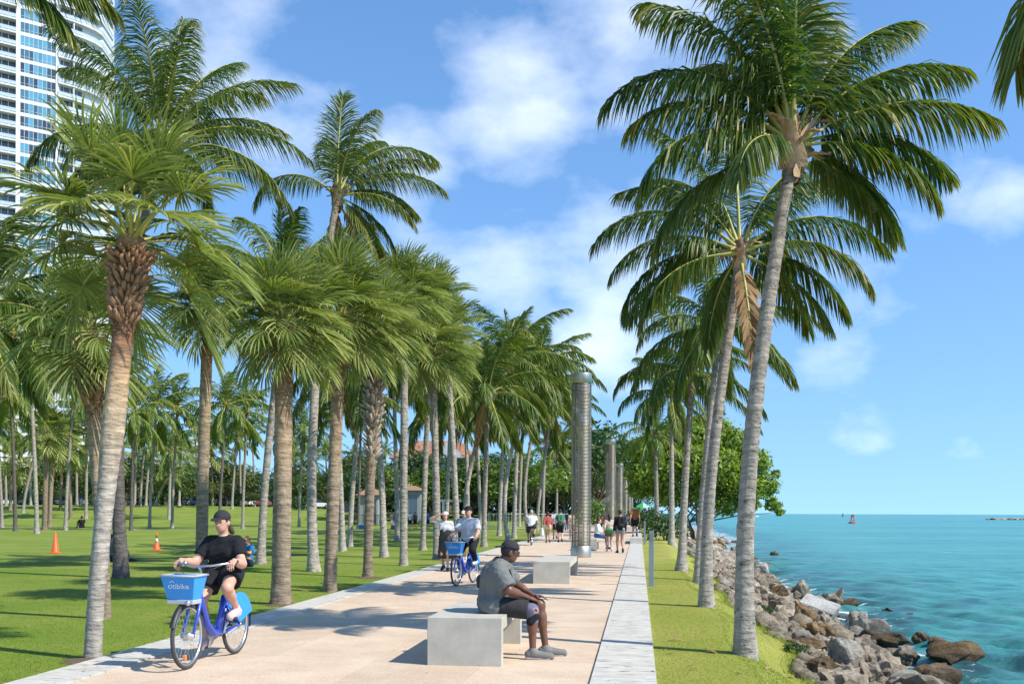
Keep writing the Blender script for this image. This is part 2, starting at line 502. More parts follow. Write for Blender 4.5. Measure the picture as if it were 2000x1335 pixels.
# left lawn follows the path edge
ysl = np.concatenate([np.linspace(-6, 60, 60), np.linspace(62, 240, 70), np.linspace(260, 900, 12)])
off = np.concatenate([[0.0], np.geomspace(.4, 400, 70)])
O_, Y_ = np.meshgrid(off, ysl)
X_ = x_left(Y_) - O_ + .004
Zl = hgt(X_ - .001, Y_)
vv = np.stack([X_.ravel(), Y_.ravel(), Zl.ravel()], 1)
nx = len(off); i = np.arange((nx - 1) * (len(ysl) - 1)); a = (i // (nx - 1)) * nx + i % (nx - 1)
lawn = link('lawn', mesh_np('lawn', vv, np.stack([a, a + nx, a + nx + 1, a + 1], 1), M['lawn'], True))
tag(lawn, 'mown green park lawn left of the path', kind='structure')
# right turf strip
def strip(name, x0f, x1f, n, ys, mat, dz=0.0):
    fr = np.linspace(0, 1, n)
    Fg, Yg = np.meshgrid(fr, ys)
    Xg = x0f(Yg) * (1 - Fg) + x1f(Yg) * Fg
    v = np.stack([Xg.ravel(), Yg.ravel(), (hgt(Xg, Yg) + dz).ravel()], 1)
    i = np.arange((n - 1) * (len(ys) - 1)); a = (i // (n - 1)) * n + i % (n - 1)
    return link(name, mesh_np(name, v, np.stack([a, a + 1, a + n + 1, a + n], 1), mat, True))
ysr = np.concatenate([np.linspace(2, 60, 160), np.linspace(61, 230, 80)])
turf = strip('shore_lawn', lambda y: X_R1 + 0 * y - .004, lambda y: edge_x(y) + .1, 16, ysr, M['lawn_shore'])
tag(turf, 'yellow green strip of turf between the kerb and the rocks', kind='structure')
bank = strip('shore_bank', lambda y: edge_x(y) - .02, lambda y: shore_x(y) + 3.5, 18, ysr, M['shore'], -.14)
tag(bank, 'stony bank under the boulders falling to the water', kind='structure')
# far ground behind the promenade's end
mb = MB(); mb.add([(-400, YF - 5, -.2), (8, YF - 5, -.2), (8, 900, -.2), (-400, 900, -.2)], [(0, 1, 2, 3)])
tag(mb.build('terrain', M['lawn']), 'far ground behind the park', kind='structure')

# pale footway crossing the lawn far off
Y1 = np.linspace(-95, -7.5, 60)
def fw_y(x): return 86 + (x + 7) * -.02
mb = MB()
vs = []
for x in Y1:
    for d in (-.45, .45):
        y = fw_y(x) + d
        vs.append((x, y, float(hgt(x, y)) + .012))
mb.add(vs, [(2 * k, 2 * k + 2, 2 * k + 3, 2 * k + 1) for k in range(len(Y1) - 1)])
M['footway'] = simple('footway', (.45, .42, .33), .9, var=.15)
tag(mb.build('footway', M['footway']), 'thin pale footway crossing the lawn', kind='structure')

# ---- sea
SEA_Z = -1.4
def sea():
    xs = np.concatenate([np.linspace(3, 40, 250), np.geomspace(40.3, 150, 110), np.geomspace(155, 16000, 40)])
    ys = np.concatenate([np.linspace(-12, 2, 12), np.linspace(2.2, 60, 300), np.geomspace(60.5, 250, 120), np.geomspace(256, 24000, 50)])
    X, Y = np.meshgrid(xs, ys)
    rng = np.random.default_rng(4)
    Z = np.zeros_like(X)
    dist = np.hypot(X, Y)
    for k in range(46):
        lam = np.exp(rng.uniform(np.log(.35), np.log(2.6)))
        th = R(200) + rng.normal(0, .55)
        kx, ky = math.cos(th) * 2 * PI / lam, math.sin(th) * 2 * PI / lam
        fade = np.clip(1.6 - dist / (lam * 30), 0, 1)
        ph = X * kx + Y * ky + rng.uniform(0, 6.28)
        Z += .0075 * lam ** .8 * (np.sin(ph) + .3 * np.sin(2 * ph + .6)) * fade
    sd = X - shore_x(Y)
    Z *= 1 + .8 * np.exp(-np.abs(sd - 1) / 2.5)
    v = np.stack([X.ravel(), Y.ravel(), Z.ravel() + SEA_Z], 1)
    nx = len(xs); i = np.arange((nx - 1) * (len(ys) - 1)); a = (i // (nx - 1)) * nx + i % (nx - 1)
    m, nt, b = new_mat('sea_water')
    g = node(nt, 'ShaderNodeNewGeometry'); at_ = node(nt, 'ShaderNodeAttribute', attribute_name='shore')
    def noi(sc, d=4, r=.55, s=1.0, dist=0.0):
        mp = node(nt, 'ShaderNodeMapping'); mp.inputs['Scale'].default_value = sc; mp.inputs['Rotation'].default_value = (0, 0, R(18))
        nt.links.new(g.outputs['Position'], mp.inputs[0])
        n = node(nt, 'ShaderNodeTexNoise'); n.inputs['Scale'].default_value = s; n.inputs['Detail'].default_value = d; n.inputs['Roughness'].default_value = r; n.inputs['Distortion'].default_value = dist
        nt.links.new(mp.outputs[0], n.inputs['Vector']); return n.outputs['Fac']
    def mr(x, lo, hi, a=0., bb=1.):
        n = node(nt, 'ShaderNodeMapRange'); nt.links.new(x, n.inputs[0]); n.inputs[1].default_value = lo; n.inputs[2].default_value = hi; n.inputs[3].default_value = a; n.inputs[4].default_value = bb
        return n.outputs[0]
    def mth(op, a, bb):
        n = node(nt, 'ShaderNodeMath', operation=op)
        for i, q in enumerate((a, bb)):
            if isinstance(q, (int, float)): n.inputs[i].default_value = q
            else: nt.links.new(q, n.inputs[i])
        return n.outputs[0]
    def mix(f, A, B):
        mm = node(nt, 'ShaderNodeMix', data_type='RGBA'); nt.links.new(f, mm.inputs['Factor'])
        for k, c in (('A', A), ('B', B)):
            if isinstance(c, tuple): mm.inputs[k].default_value = rgba(c)
            else: nt.links.new(c, mm.inputs[k])
        return mm.outputs['Result']
    # sand, weed and depth seen through the water
    c = mix(mr(noi((.012, .03, .02), 4), .38, .65), (.06, .275, .255), (.09, .345, .30))
    c = mix(mr(noi((.16, .5, .1), 7, .68), .46, .68, 0, .9), c, (.04, .20, .22))
    near = mr(at_.outputs['Fac'], .5, 11, 1, 0)
    c = mix(mth('MULTIPLY', near, .55), c, (.05, .20, .19))
    weed = mr(noi((.35, .6, .3), 5, .65), .47, .62)
    c = mix(mth('MULTIPLY', weed, mr(at_.outputs['Fac'], 1, 9, .85, 0)), c, (.028, .055, .075))
    foam_n = noi((1.3, 2.6, 1.5), 8, .68, 1.0, .6)
    fz = mr(at_.outputs['Fac'], -.4, 3.6, .50, .78)
    foam = mth('MULTIPLY', mth('SUBTRACT', foam_n, fz), 14.0)
    fclamp = node(nt, 'ShaderNodeClamp'); nt.links.new(foam, fclamp.inputs[0])
    caps = mr(noi((.3, 1.1, .5), 7, .64, 1.0, .3), .70, .73, 0, .7)
    fo = mth('MAXIMUM', fclamp.outputs[0], mth('MULTIPLY', caps, mr(at_.outputs['Fac'], 4, 20)))
    c = mix(fo, c, (.8, .82, .82))
    nt.links.new(c, b.inputs['Base Color'])
    nt.links.new(mr(fo, 0, 1, .26, .9), b.inputs['Roughness'])
    b.inputs['IOR'].default_value = 1.33
    b.inputs['Specular IOR Level'].default_value = .09
    bp = node(nt, 'ShaderNodeBump'); bp.inputs['Strength'].default_value = .8; bp.inputs['Distance'].default_value = .12
    hsum = mth('ADD', noi((2.2, 5.5, 1), 6, .65), mth('MULTIPLY', noi((.5, 1.3, .3), 4), 1.6))
    nt.links.new(hsum, bp.inputs['Height']); nt.links.new(bp.outputs[0], b.inputs['Normal'])
    o = link('sea', mesh_np('sea', v, np.stack([a, a + 1, a + nx + 1, a + nx], 1), m, True, {'shore': sd.ravel()}))
    return tag(o, 'turquoise choppy sea reaching the horizon', kind='structure')
sea()

# ---- grass blades on the nearest turf
def blades(name, pts, mat, hmin, hmax, label, w=.0035, seed=1):
    rng = np.random.default_rng(seed)
    n = len(pts)
    a = rng.uniform(0, 2 * PI, n); h = rng.uniform(hmin, hmax, n)
    la = rng.uniform(0, 2 * PI, n); le = rng.uniform(.2, 1.1, n) * h
    d = np.stack([np.cos(a), np.sin(a), 0 * a], 1) * (w * rng.uniform(.7, 1.6, n))[:, None]
    tip = pts + np.stack([np.cos(la) * le, np.sin(la) * le, h], 1)
    v = np.stack([pts - d, pts + d, tip], 1).reshape(-1, 3)
    f = np.arange(3 * n).reshape(-1, 3)
    t = np.repeat(np.clip(rng.normal(.5, .22, n), 0, 1), 3)
    o = link(name, mesh_np(name, v, f, mat, False, {'tint': t}))
    return tag(o, label, 'grass', kind='stuff')
rg = np.random.default_rng(7)
n = 170000
y = 7.5 + 22 * rg.uniform(0, 1, n) ** 1.6
x = x_left(y) - .01 - rg.uniform(0, 1, n) ** 1.1 * (1.2 + y * .42)
blades('grass_blades', np.stack([x, y, hgt(x, y) - .004], 1), M['grass'], .008, .022, 'short mown grass blades on the left lawn', .004, 2)
n = 110000
y = 8 + 24 * rg.uniform(0, 1, n) ** 1.5
e = edge_x(y)
x = X_R1 + .005 + rg.uniform(0, 1, n) * (e - X_R1)
blades('grass_blades', np.stack([x, y, hgt(x, y) - .004], 1), M['grass_shore'], .006, .017, 'short yellow green grass on the turf by the rocks', .004, 3)
# dry bits lying about
def scraps(name, x, y, z, mat, label, seed, lo=.02, hi=.09):
    g = np.random.default_rng(seed); n = len(x); a = g.uniform(0, 2 * PI, n); L = g.uniform(lo, hi, n); w = g.uniform(.004, .012, n)
    c = np.stack([x, y, z], 1); d = np.stack([np.cos(a), np.sin(a), g.normal(0, .08, n)], 1) * L[:, None]; e = np.stack([-np.sin(a), np.cos(a), 0 * a], 1) * w[:, None]
    up = np.array([0, 0, .012]) * g.uniform(.2, 1, (n, 1))
    V = np.stack([c - d, c - e + up, c + d, c + e + up], 1).reshape(-1, 3)
    o = link(name, mesh_np(name, V, np.arange(4 * n).reshape(-1, 4), mat)); tag(o, label, 'leaf litter', kind='stuff')
M['scrap'] = simple('dry_scrap', (.36, .25, .13), .9, var=.5, nscale=3)
n = 420; y = 8 + 34 * rg.uniform(0, 1, n) ** 1.3; x = x_left(y) - .1 - rg.uniform(0, 1, n) * (2 + y * .4)
scraps('leaf_litter', x, y, hgt(x, y) + .012, M['scrap'], 'dry scraps of palm leaf scattered on the left lawn', 21)
n = 150; y = 8 + 24 * rg.uniform(0, 1, n) ** 1.3; x = X_R1 + rg.uniform(0, 1, n) * (edge_x(y) - X_R1)
scraps('leaf_litter', x, y, hgt(x, y) + .014, M['scrap'], 'dry scraps of palm leaf scattered on the turf by the rocks', 22)
n = 160; y = 7 + 30 * rg.uniform(0, 1, n) ** 1.3; x = x_left(y) + rg.uniform(0, 1, n) ** 1.5 * (X_R1 - x_left(y))
scraps('leaf_litter', x, y, 0 * x + .034, M['scrap'], 'bits of dry leaf and grit lying on the promenade', 23, .006, .03)
# longer fringe where turf meets stones and kerb
n = 9000
y = 8 + 40 * rg.uniform(0, 1, n) ** 1.3
x = edge_x(y) + rg.normal(0, .07, n)
blades('grass_fringe', np.stack([x, y, hgt(x, y) - .02], 1), M['grass_shore'], .03, .11, 'ragged longer grass where the turf meets the stones', .006, 5)
# ================================================================== palms
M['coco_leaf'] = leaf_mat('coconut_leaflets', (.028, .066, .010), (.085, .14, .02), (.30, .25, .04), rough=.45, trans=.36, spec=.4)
M['coco_leaf_far'] = leaf_mat('coconut_leaflets_far', (.035, .085, .012), (.10, .175, .022), (.32, .28, .04), rough=.42, trans=.32, spec=.5)  # yellow-green leaflets of the distant palms
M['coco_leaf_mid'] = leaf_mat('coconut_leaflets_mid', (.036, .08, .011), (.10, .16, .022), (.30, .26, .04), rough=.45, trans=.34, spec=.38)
M['sabal_leaf'] = leaf_mat('cabbage_palm_leaf', (.075, .12, .022), (.215, .26, .066), (.48, .42, .16), rough=.5, trans=.30, spec=.28)
M['dead_leaf'] = leaf_mat('dry_palm_leaf', (.20, .11, .05), (.34, .21, .10), (.45, .32, .17), rough=.8, trans=.2, spec=.2, tcol=(1.2, 1, .7))
M['rachis'] = simple('frond_stalk', (.34, .32, .065), .45, var=.25, nscale=3)
M['sheath'] = simple('palm_fibre_sheath', (.46, .30, .165), .9, var=.4, nscale=7, bump=.7, bscale=40)
M['sheath_dark'] = simple('palm_fibre_dark', (.20, .11, .055), .95, var=.5, nscale=14, bump=.8, bscale=60)
def trunk_mat(name, stops, ring, bumpd, spots):
    m, nt, b = new_mat(name)
    t = node(nt, 'ShaderNodeTexCoord'); a = node(nt, 'ShaderNodeAttribute', attribute_name='tint'); oi = node(nt, 'ShaderNodeObjectInfo')
    def noi(sc, d, r=.6):
        mp = node(nt, 'ShaderNodeMapping'); mp.inputs['Scale'].default_value = sc
        nt.links.new(t.outputs['Object'], mp.inputs[0])
        n = node(nt, 'ShaderNodeTexNoise'); n.inputs['Scale'].default_value = 1; n.inputs['Detail'].default_value = d; n.inputs['Roughness'].default_value = r
        nt.links.new(mp.outputs[0], n.inputs['Vector']); return n.outputs['Fac']
    def mr(x, lo, hi, p=0., q=1.):
        n = node(nt, 'ShaderNodeMapRange'); nt.links.new(x, n.inputs[0]); n.inputs[1].default_value = lo; n.inputs[2].default_value = hi; n.inputs[3].default_value = p; n.inputs[4].default_value = q
        return n.outputs[0]
    jig = node(nt, 'ShaderNodeMath', operation='MULTIPLY_ADD'); nt.links.new(noi((4, 4, 6), 3), jig.inputs[0]); jig.inputs[1].default_value = .12
    nt.links.new(a.outputs['Fac'], jig.inputs[2])
    cr = node(nt, 'ShaderNodeValToRGB'); els = cr.color_ramp.elements
    els[0].position = stops[0][0]; els[0].color = rgba(stops[0][1]); els[1].position = stops[-1][0]; els[1].color = rgba(stops[-1][1])
    for p, c in stops[1:-1]:
        e = els.new(p); e.color = rgba(c)
    nt.links.new(jig.outputs[0], cr.inputs[0])
    rg_ = noi((3.5, 3.5, ring), 4, .55)
    bl = noi((7, 7, 7), 5, .65)
    val = node(nt, 'ShaderNodeMath', operation='MULTIPLY'); nt.links.new(mr(rg_, .3, .7, .62, 1.28), val.inputs[0]); nt.links.new(mr(bl, .3, .7, .75, 1.22), val.inputs[1])
    sp = mr(noi((9, 9, 15), 3), .60, .68, 1, spots)
    v2 = node(nt, 'ShaderNodeMath', operation='MULTIPLY'); nt.links.new(val.outputs[0], v2.inputs[0]); nt.links.new(sp, v2.inputs[1])
    v3 = node(nt, 'ShaderNodeMath', operation='MULTIPLY'); nt.links.new(v2.outputs[0], v3.inputs[0]); nt.links.new(mr(oi.outputs['Random'], 0, 1, .85, 1.12), v3.inputs[1])
    hs = node(nt, 'ShaderNodeHueSaturation'); nt.links.new(cr.outputs[0], hs.inputs['Color']); nt.links.new(v3.outputs[0], hs.inputs['Value'])
    nt.links.new(hs.outputs[0], b.inputs['Base Color'])
    b.inputs['Roughness'].default_value = .9; b.inputs['Specular IOR Level'].default_value = .2
    ad = node(nt, 'ShaderNodeMath', operation='ADD'); nt.links.new(rg_, ad.inputs[0]); nt.links.new(bl, ad.inputs[1])
    bp = node(nt, 'ShaderNodeBump'); bp.inputs['Strength'].default_value = .9; bp.inputs['Distance'].default_value = bumpd
    nt.links.new(ad.outputs[0], bp.inputs['Height']); nt.links.new(bp.outputs[0], b.inputs['Normal'])
    return m
M['coco_trunk'] = trunk_mat('coconut_bark', [(0, (.38, .345, .29)), (.5, (.36, .31, .25)), (1, (.33, .265, .20))], 16, .04, .36)
M['sabal_trunk'] = trunk_mat('cabbage_palm_bark', [(0, (.26, .205, .145)), (.42, (.31, .24, .165)), (.72, (.38, .265, .155)), (.86, (.27, .15, .08)), (1, (.17, .08, .04))], 20, .035, .6)
M['sabal_pale'] = trunk_mat('cabbage_palm_bark_pale', [(0, (.36, .33, .28)), (.45, (.40, .355, .29)), (.58, (.46, .36, .25)), (.72, (.44, .30, .17)), (.84, (.22, .11, .06)), (1, (.16, .075, .04))], 20, .035, .7)
M['boot'] = simple('leaf_base_stub', (.30, .165, .085), .9, var=.35, nscale=9, bump=.5, bscale=30)
M['boot_grey'] = simple('leaf_base_grey', (.38, .31, .24), .9, var=.3, nscale=9, bump=.5, bscale=30)

CRIGHT = np.array([math.cos(YAW), math.sin(YAW), 0.0])
CFWD = np.array([-math.sin(YAW), math.cos(YAW), 0.0])
WIND = CRIGHT * 1.0 + CFWD * .15
GDN = np.array([0, 0, -1.0])
def nrm(a): return a / np.maximum(np.linalg.norm(a, axis=-1, keepdims=True), 1e-9)

def frond_mesh(seed, az, el, L, bend, n=64, leaf=.62, wind=.25, hang=1.0, far=False, dead=False, mat=None, twist=0.0):
    """one feather frond: stalk plus two rows of strap leaflets, hanging and streaming in the wind"""
    rng = np.random.default_rng(seed)
    m = 20
    t = np.linspace(0, 1, m)
    a = az + YAW
    e = el - bend * t ** 1.35
    d = np.stack([np.cos(e) * math.cos(a), np.cos(e) * math.sin(a), np.sin(e)], 1) + WIND[None] * (wind * .55 * t[:, None] ** 1.5)
    d = nrm(d)
    P = np.concatenate([[[0, 0, 0]], np.cumsum((d[:-1] + d[1:]) / 2 * (L / (m - 1)), 0)])
    # stalk
    up = np.array([0, 0, 1.0]); hor = np.array([-math.sin(a), math.cos(a), 0])
    S = nrm(np.cross(d, up) + hor[None] * -.25)
    if twist:
        N0 = nrm(np.cross(S, d)); S = nrm(S * math.cos(twist) + N0 * math.sin(twist))
    N = nrm(np.cross(S, d))
    k = 4 if far else 5
    rr = (.030 * (1 - t) ** .9 + .004) * (L / 3) * np.where(t < .12, 1 + (0.12 - t) * 9, 1)
    ang = np.arange(k) * 2 * PI / k
    ring = P[:, None] + rr[:, None, None] * (S[:, None] * np.cos(ang)[None, :, None] * 1.25 + N[:, None] * np.sin(ang)[None, :, None])
    V = [ring.reshape(-1, 3)]
    i = np.arange((m - 1) * k); r = i // k; c = i % k
    F4 = [np.stack([r * k + c, r * k + (c + 1) % k, (r + 1) * k + (c + 1) % k, (r + 1) * k + c], 1)]
    T = [np.full(m * k, .5)]
    nst = len(F4[0])
    # leaflets
    tt = np.linspace(.16, .995, n) + rng.normal(0, .003, n)
    tt = np.clip(tt, .1, 1)
    tt = np.concatenate([tt, tt]); sgn = np.concatenate([np.ones(n), -np.ones(n)])
    ip = lambda A: np.stack([np.interp(tt, t, A[:, j]) for j in range(3)], 1)
    p, dd, ss, nn = ip(P), nrm(ip(d)), nrm(ip(S)), nrm(ip(N))
    prof = np.interp(tt, [0, .16, .3, .6, .85, 1], [.5, .6, .95, 1.0, .72, .38]) * rng.uniform(.86, 1.1, 2 * n)
    ln = leaf * prof * (L / 3.0) ** .5
    fa = np.interp(tt, [0, .3, 1], [R(25), R(38), R(66)]) + rng.normal(0, .06, 2 * n)
    d0 = ss * (sgn * np.cos(fa))[:, None] + dd * np.sin(fa)[:, None] + nn * rng.normal(.10, .1, 2 * n)[:, None]
    d0 = nrm(d0)
    q = np.array([0, .3, .65, 1.0]) if not far else np.array([0, .5, 1.0])
    pos = [p]; dirs = []
    cur = p
    hg = hang * rng.uniform(.75, 1.3, 2 * n)
    for j in range(len(q)):
        dj = nrm(d0 + GDN[None] * (hg * (q[j] * 2.6))[:, None] + WIND[None] * (wind * 1.3 * q[j]) + rng.normal(0, .05, (2 * n, 3)))
        dirs.append(dj)
        if j:
            cur = cur + (dirs[j - 1] + dj) / 2 * (ln * (q[j] - q[j - 1]))[:, None]
            pos.append(cur)
    w = (.019 if not far else .034) * (L / 3) ** .3 * (92 / n if not far else 30 / n) * rng.uniform(.85, 1.2, 2 * n)
    wp = [.6, 1, .8, 0] if not far else [.8, 1, 0]
    ta = rng.normal(0, .55, 2 * n)
    vs = []
    for j in range(len(q)):
        W0 = nrm(np.cross(dirs[j], nn)); W1 = nrm(np.cross(dirs[j], W0))
        W = W0 * np.cos(ta)[:, None] + W1 * np.sin(ta)[:, None]
        if j < len(q) - 1:
            vs += [pos[j] - W * (w * wp[j])[:, None], pos[j] + W * (w * wp[j])[:, None]]
        else:
            vs.append(pos[j])
    nv = len(vs)
    LV = np.stack(vs, 1)                       # (2n, nv, 3)
    base = m * k
    b0 = base + np.arange(2 * n) * nv
    V.append(LV.reshape(-1, 3))
    for j in range(len(q) - 2):
        F4.append(np.stack([b0 + 2 * j, b0 + 2 * j + 1, b0 + 2 * j + 3, b0 + 2 * j + 2], 1))
    F3 = np.stack([b0 + nv - 3, b0 + nv - 2, b0 + nv - 1], 1)
    tb = np.clip(rng.normal(.46, .15, 2 * n) + .14 * (tt > .88), 0, 1)
    tv = np.repeat(tb[:, None], nv, 1); tv[:, -1] += .22; tv[:, -3:-1] += .06
    T.append(tv.ravel())
    f4 = np.concatenate(F4)
    me = mesh_np('frond', np.concatenate(V), [f4, F3], None, False, {'tint': np.clip(np.concatenate(T), 0, 1)})
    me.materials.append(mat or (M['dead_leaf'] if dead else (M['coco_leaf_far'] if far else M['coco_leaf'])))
    me.materials.append(M['rachis'])
    mi = np.zeros(len(f4) + len(F3), np.int32); mi[:nst] = 1
    me.polygons.foreach_set('material_index', mi)
    sm = np.zeros(len(mi), bool); sm[:nst] = True
    me.polygons.foreach_set('use_smooth', sm)
    return me

def fan_mesh(seed, az, el, Lp, Lb, n=42, wind=.35, hang=1.0, far=False, dead=False):
    """one costapalmate fan: petiole, arching midrib and a pleated fan of segments with drooping tips"""
    rng = np.random.default_rng(seed)
    a = az + YAW
    m = 9
    t = np.linspace(0, 1, m)
    e = el - R(38) * hang * t ** 2
    d = nrm(np.stack([np.cos(e) * math.cos(a), np.cos(e) * math.sin(a), np.sin(e)], 1) + WIND[None] * (.18 * wind * t[:, None]))
    P = np.concatenate([[[0, 0, 0]], np.cumsum((d[:-1] + d[1:]) / 2 * (Lp / (m - 1)), 0)])
    hor = np.array([-math.sin(a), math.cos(a), 0])
    S = nrm(np.cross(d, np.array([0, 0, 1.0])) - hor[None] * .3); N = nrm(np.cross(S, d))
    k = 4
    rr = .017 * (1 - .45 * t) * np.where(t < .2, 1 + (.2 - t) * 5, 1)
    ang = np.arange(k) * 2 * PI / k + .78
    ring = P[:, None] + rr[:, None, None] * (S[:, None] * np.cos(ang)[None, :, None] * 1.4 + N[:, None] * np.sin(ang)[None, :, None])
    V = [ring.reshape(-1, 3)]
    i = np.arange((m - 1) * k); r = i // k; c = i % k
    F4 = [np.stack([r * k + c, r * k + (c + 1) % k, (r + 1) * k + (c + 1) % k, (r + 1) * k + c], 1)]
    nst = len(F4[0])
    T = [np.full(m * k, .55)]
    tip, dt, st, nt_ = P[-1], d[-1], S[-1], N[-1]
    # midrib bends down through the blade
    phi = np.linspace(-R(142), R(142), n) + rng.normal(0, .012, n)
    cos, sin = np.cos(phi), np.sin(phi)
    cup = .38
    d0 = nrm(dt[None] * cos[:, None] + st[None] * sin[:, None] + nt_[None] * (cup * np.abs(sin) - .12)[:, None])
    costa = np.clip(cos, 0, 1) ** 3 * .3 * Lb
    org = tip[None] + (dt * .9 + GDN * .35)[None] * costa[:, None]
    ln = Lb * (.74 + .26 * cos) * rng.uniform(.93, 1.06, n) - costa * .55
    q = np.array([0, .28, .52, .78, 1.0]) if not far else np.array([0, .45, 1.0])
    hg = hang * rng.uniform(.7, 1.35, n)
    cur = org; pos = [org]; dirs = []
    for j in range(len(q)):
        dj = nrm(d0 + GDN[None] * (hg * (max(0, q[j] - .15) ** 1.5 * 1.5))[:, None] + WIND[None] * (wind * 1.15 * q[j] ** 1.5) + rng.normal(0, .035 + .09 * (q[j] > .6), (n, 3)))
        dirs.append(dj)
        if j:
            cur = cur + (dirs[j - 1] + dj) / 2 * (ln * (q[j] - q[j - 1]))[:, None]
            pos.append(cur)
    dphi = R(284) / (n - 1)
    half = [0.004, .28, .52, 0, 0]
    wq = [.006, .5 * dphi * .28 * Lb * 1.06, .5 * dphi * .52 * Lb * .80, .5 * dphi * .42 * Lb * .8, 0] if not far else [.01, .5 * dphi * .5 * Lb, 0]
    fold = np.where(np.arange(n) % 2 == 0, 1, -1) * R(24) + rng.normal(0, .15, n)
    vs = []
    for j in range(len(q)):
        tang = nrm(-dt[None] * sin[:, None] + st[None] * cos[:, None])
        W0 = nrm(tang - dirs[j] * np.sum(tang * dirs[j], 1, keepdims=True)); W1 = np.cross(dirs[j], W0)
        fj = fold * (1 if j < 3 else 1.8)
        W = W0 * np.cos(fj)[:, None] + W1 * np.sin(fj)[:, None]
        if j < len(q) - 1:
            vs += [pos[j] - W * wq[j], pos[j] + W * wq[j]]
        else:
            vs.append(pos[j])
    nv = len(vs); LV = np.stack(vs, 1)
    b0 = m * k + np.arange(n) * nv
    V.append(LV.reshape(-1, 3))
    for j in range(len(q) - 2):
        F4.append(np.stack([b0 + 2 * j, b0 + 2 * j + 1, b0 + 2 * j + 3, b0 + 2 * j + 2], 1))
    F3 = np.stack([b0 + nv - 3, b0 + nv - 2, b0 + nv - 1], 1)
    tb = np.clip(rng.normal(.42, .12, n), 0, 1)
    tv = np.repeat(tb[:, None], nv, 1); tv[:, -1] += .3; tv[:, -3:-1] += .12
    T.append(tv.ravel())
    f4 = np.concatenate(F4)
    me = mesh_np('fan_leaf', np.concatenate(V), [f4, F3], None, False, {'tint': np.clip(np.concatenate(T), 0, 1)})
    me.materials.append(M['dead_leaf'] if dead else M['sabal_leaf'])
    me.materials.append(M['rachis'] if not dead else M['dead_leaf'])
    mi = np.zeros(len(f4) + len(F3), np.int32); mi[:nst] = 1
    me.polygons.foreach_set('material_index', mi)
    return me

def bez(p0, p1, p2, p3, t):
    t = np.asarray(t)[:, None]
    return p0 * (1 - t) ** 3 + 3 * p1 * t * (1 - t) ** 2 + 3 * p2 * t ** 2 * (1 - t) + p3 * t ** 3
def trunk_mesh(base, top, r0, r1, bow, mat, flare=.5, bulge=None, seed=0, sides=14, per_m=16, ripple=.02, lean=.35, hflare=.35):
    """trunk relative to its base; returns mesh and the curve"""
    rng = np.random.default_rng(seed)
    p3 = np.array(top) - np.array(base); H = np.linalg.norm(p3)
    bow = np.array(bow)
    p1 = p3 * lean * np.array([.35, .35, 1]) + bow; p2 = p3 * .68 + bow
    n = int(max(8, H * per_m))
    t = np.linspace(0, 1, n)
    C = bez(np.zeros(3), p1, p2, p3, t)
    z = t * H
    r = r0 + (r1 - r0) * t
    r = r * (1 + flare * np.exp(-z / hflare))
    if bulge is not None:
        r = r * np.interp(t, bulge[0], bulge[1])
    r = r * (1 + ripple * np.sign(np.sin(z * 2 * PI * 6.5 + rng.normal(0, .4, n))) + rng.normal(0, ripple * .5, n))
    T = nrm(np.gradient(C, axis=0))
    A = nrm(np.cross(T, np.array([0.02, 1.0, 0.0]))); B = np.cross(T, A)
    ang = np.arange(sides) * 2 * PI / sides
    wob = 1 + .03 * np.sin(3 * ang[None] + z[:, None] * 1.3 + rng.uniform(0, 6)) + rng.normal(0, ripple * .4, (n, sides))
    foot = np.exp(-z / .12)[:, None] * .10 * np.sin(5 * ang[None] + rng.uniform(0, 6))
    rad = r[:, None] * (wob + foot)
    V = C[:, None] + rad[..., None] * (A[:, None] * np.cos(ang)[None, :, None] + B[:, None] * np.sin(ang)[None, :, None])
    V[0, :, 2] -= .15
    k = sides
    i = np.arange((n - 1) * k); rr = i // k; c = i % k
    F = np.stack([rr * k + c, rr * k + (c + 1) % k, (rr + 1) * k + (c + 1) % k, (rr + 1) * k + c], 1)
    cap = (np.arange(k) + (n - 1) * k)[None]
    me = mesh_np('trunk', V.reshape(-1, 3), [F, cap], mat, True, {'tint': np.repeat(t, k)})
    return me, C, r

def flap_mesh(seed, w=.16, h=.42, curl=1.0):
    rng = np.random.default_rng(seed)
    nu, nv_ = 5, 8
    V = []
    for j in range(nv_):
        t = j / (nv_ - 1)
        wid = w * (1 - t * .75) * (1 + .15 * math.sin(t * 7))
        bend = curl * t ** 1.6
        for i in range(nu):
            s = (i / (nu - 1) - .5) * 2
            x = s * wid / 2
            y = .02 + .10 * (1 - s * s) * 0 - .05 * s * s + h * .55 * bend * t + rng.normal(0, .006)
            z = h * t * (1 - .35 * bend * t) + rng.normal(0, .012) * t
            V.append((x, y, z))
    F = [(j * nu + i, j * nu + i + 1, (j + 1) * nu + i + 1, (j + 1) * nu + i) for j in range(nv_ - 1) for i in range(nu - 1)]
    return mesh_np('sheath', np.array(V), np.array(F), M['sheath'], True)
FLAPS = [flap_mesh(s, w, h, c) for s, (w, h, c) in enumerate([(.20, .40, .9), (.17, .34, 1.3), (.24, .46, .6), (.15, .38, 1.6)])]
def boot_mesh(mat, w=.036, h=.20, d=.06):
    V = []
    for z, ww, y0, th in ((0, w * 1.25, -.02, d * .5), (h * .5, w, .02, d * .8), (h, w * .75, d * 1.3, d * .42)):
        V += [(-ww, y0 - .01, z), (ww, y0 - .01, z), (ww * .7, y0 + th, z - .01), (-ww * .7, y0 + th, z - .01)]
    F = []
    for j in (0, 4):
        F += [(j + a, j + (a + 1) % 4, j + 4 + (a + 1) % 4, j + 4 + a) for a in range(4)]
    F += [(8, 9, 10, 11)]
    return mesh_np('leaf_base', np.array(V), np.array(F), mat, False)
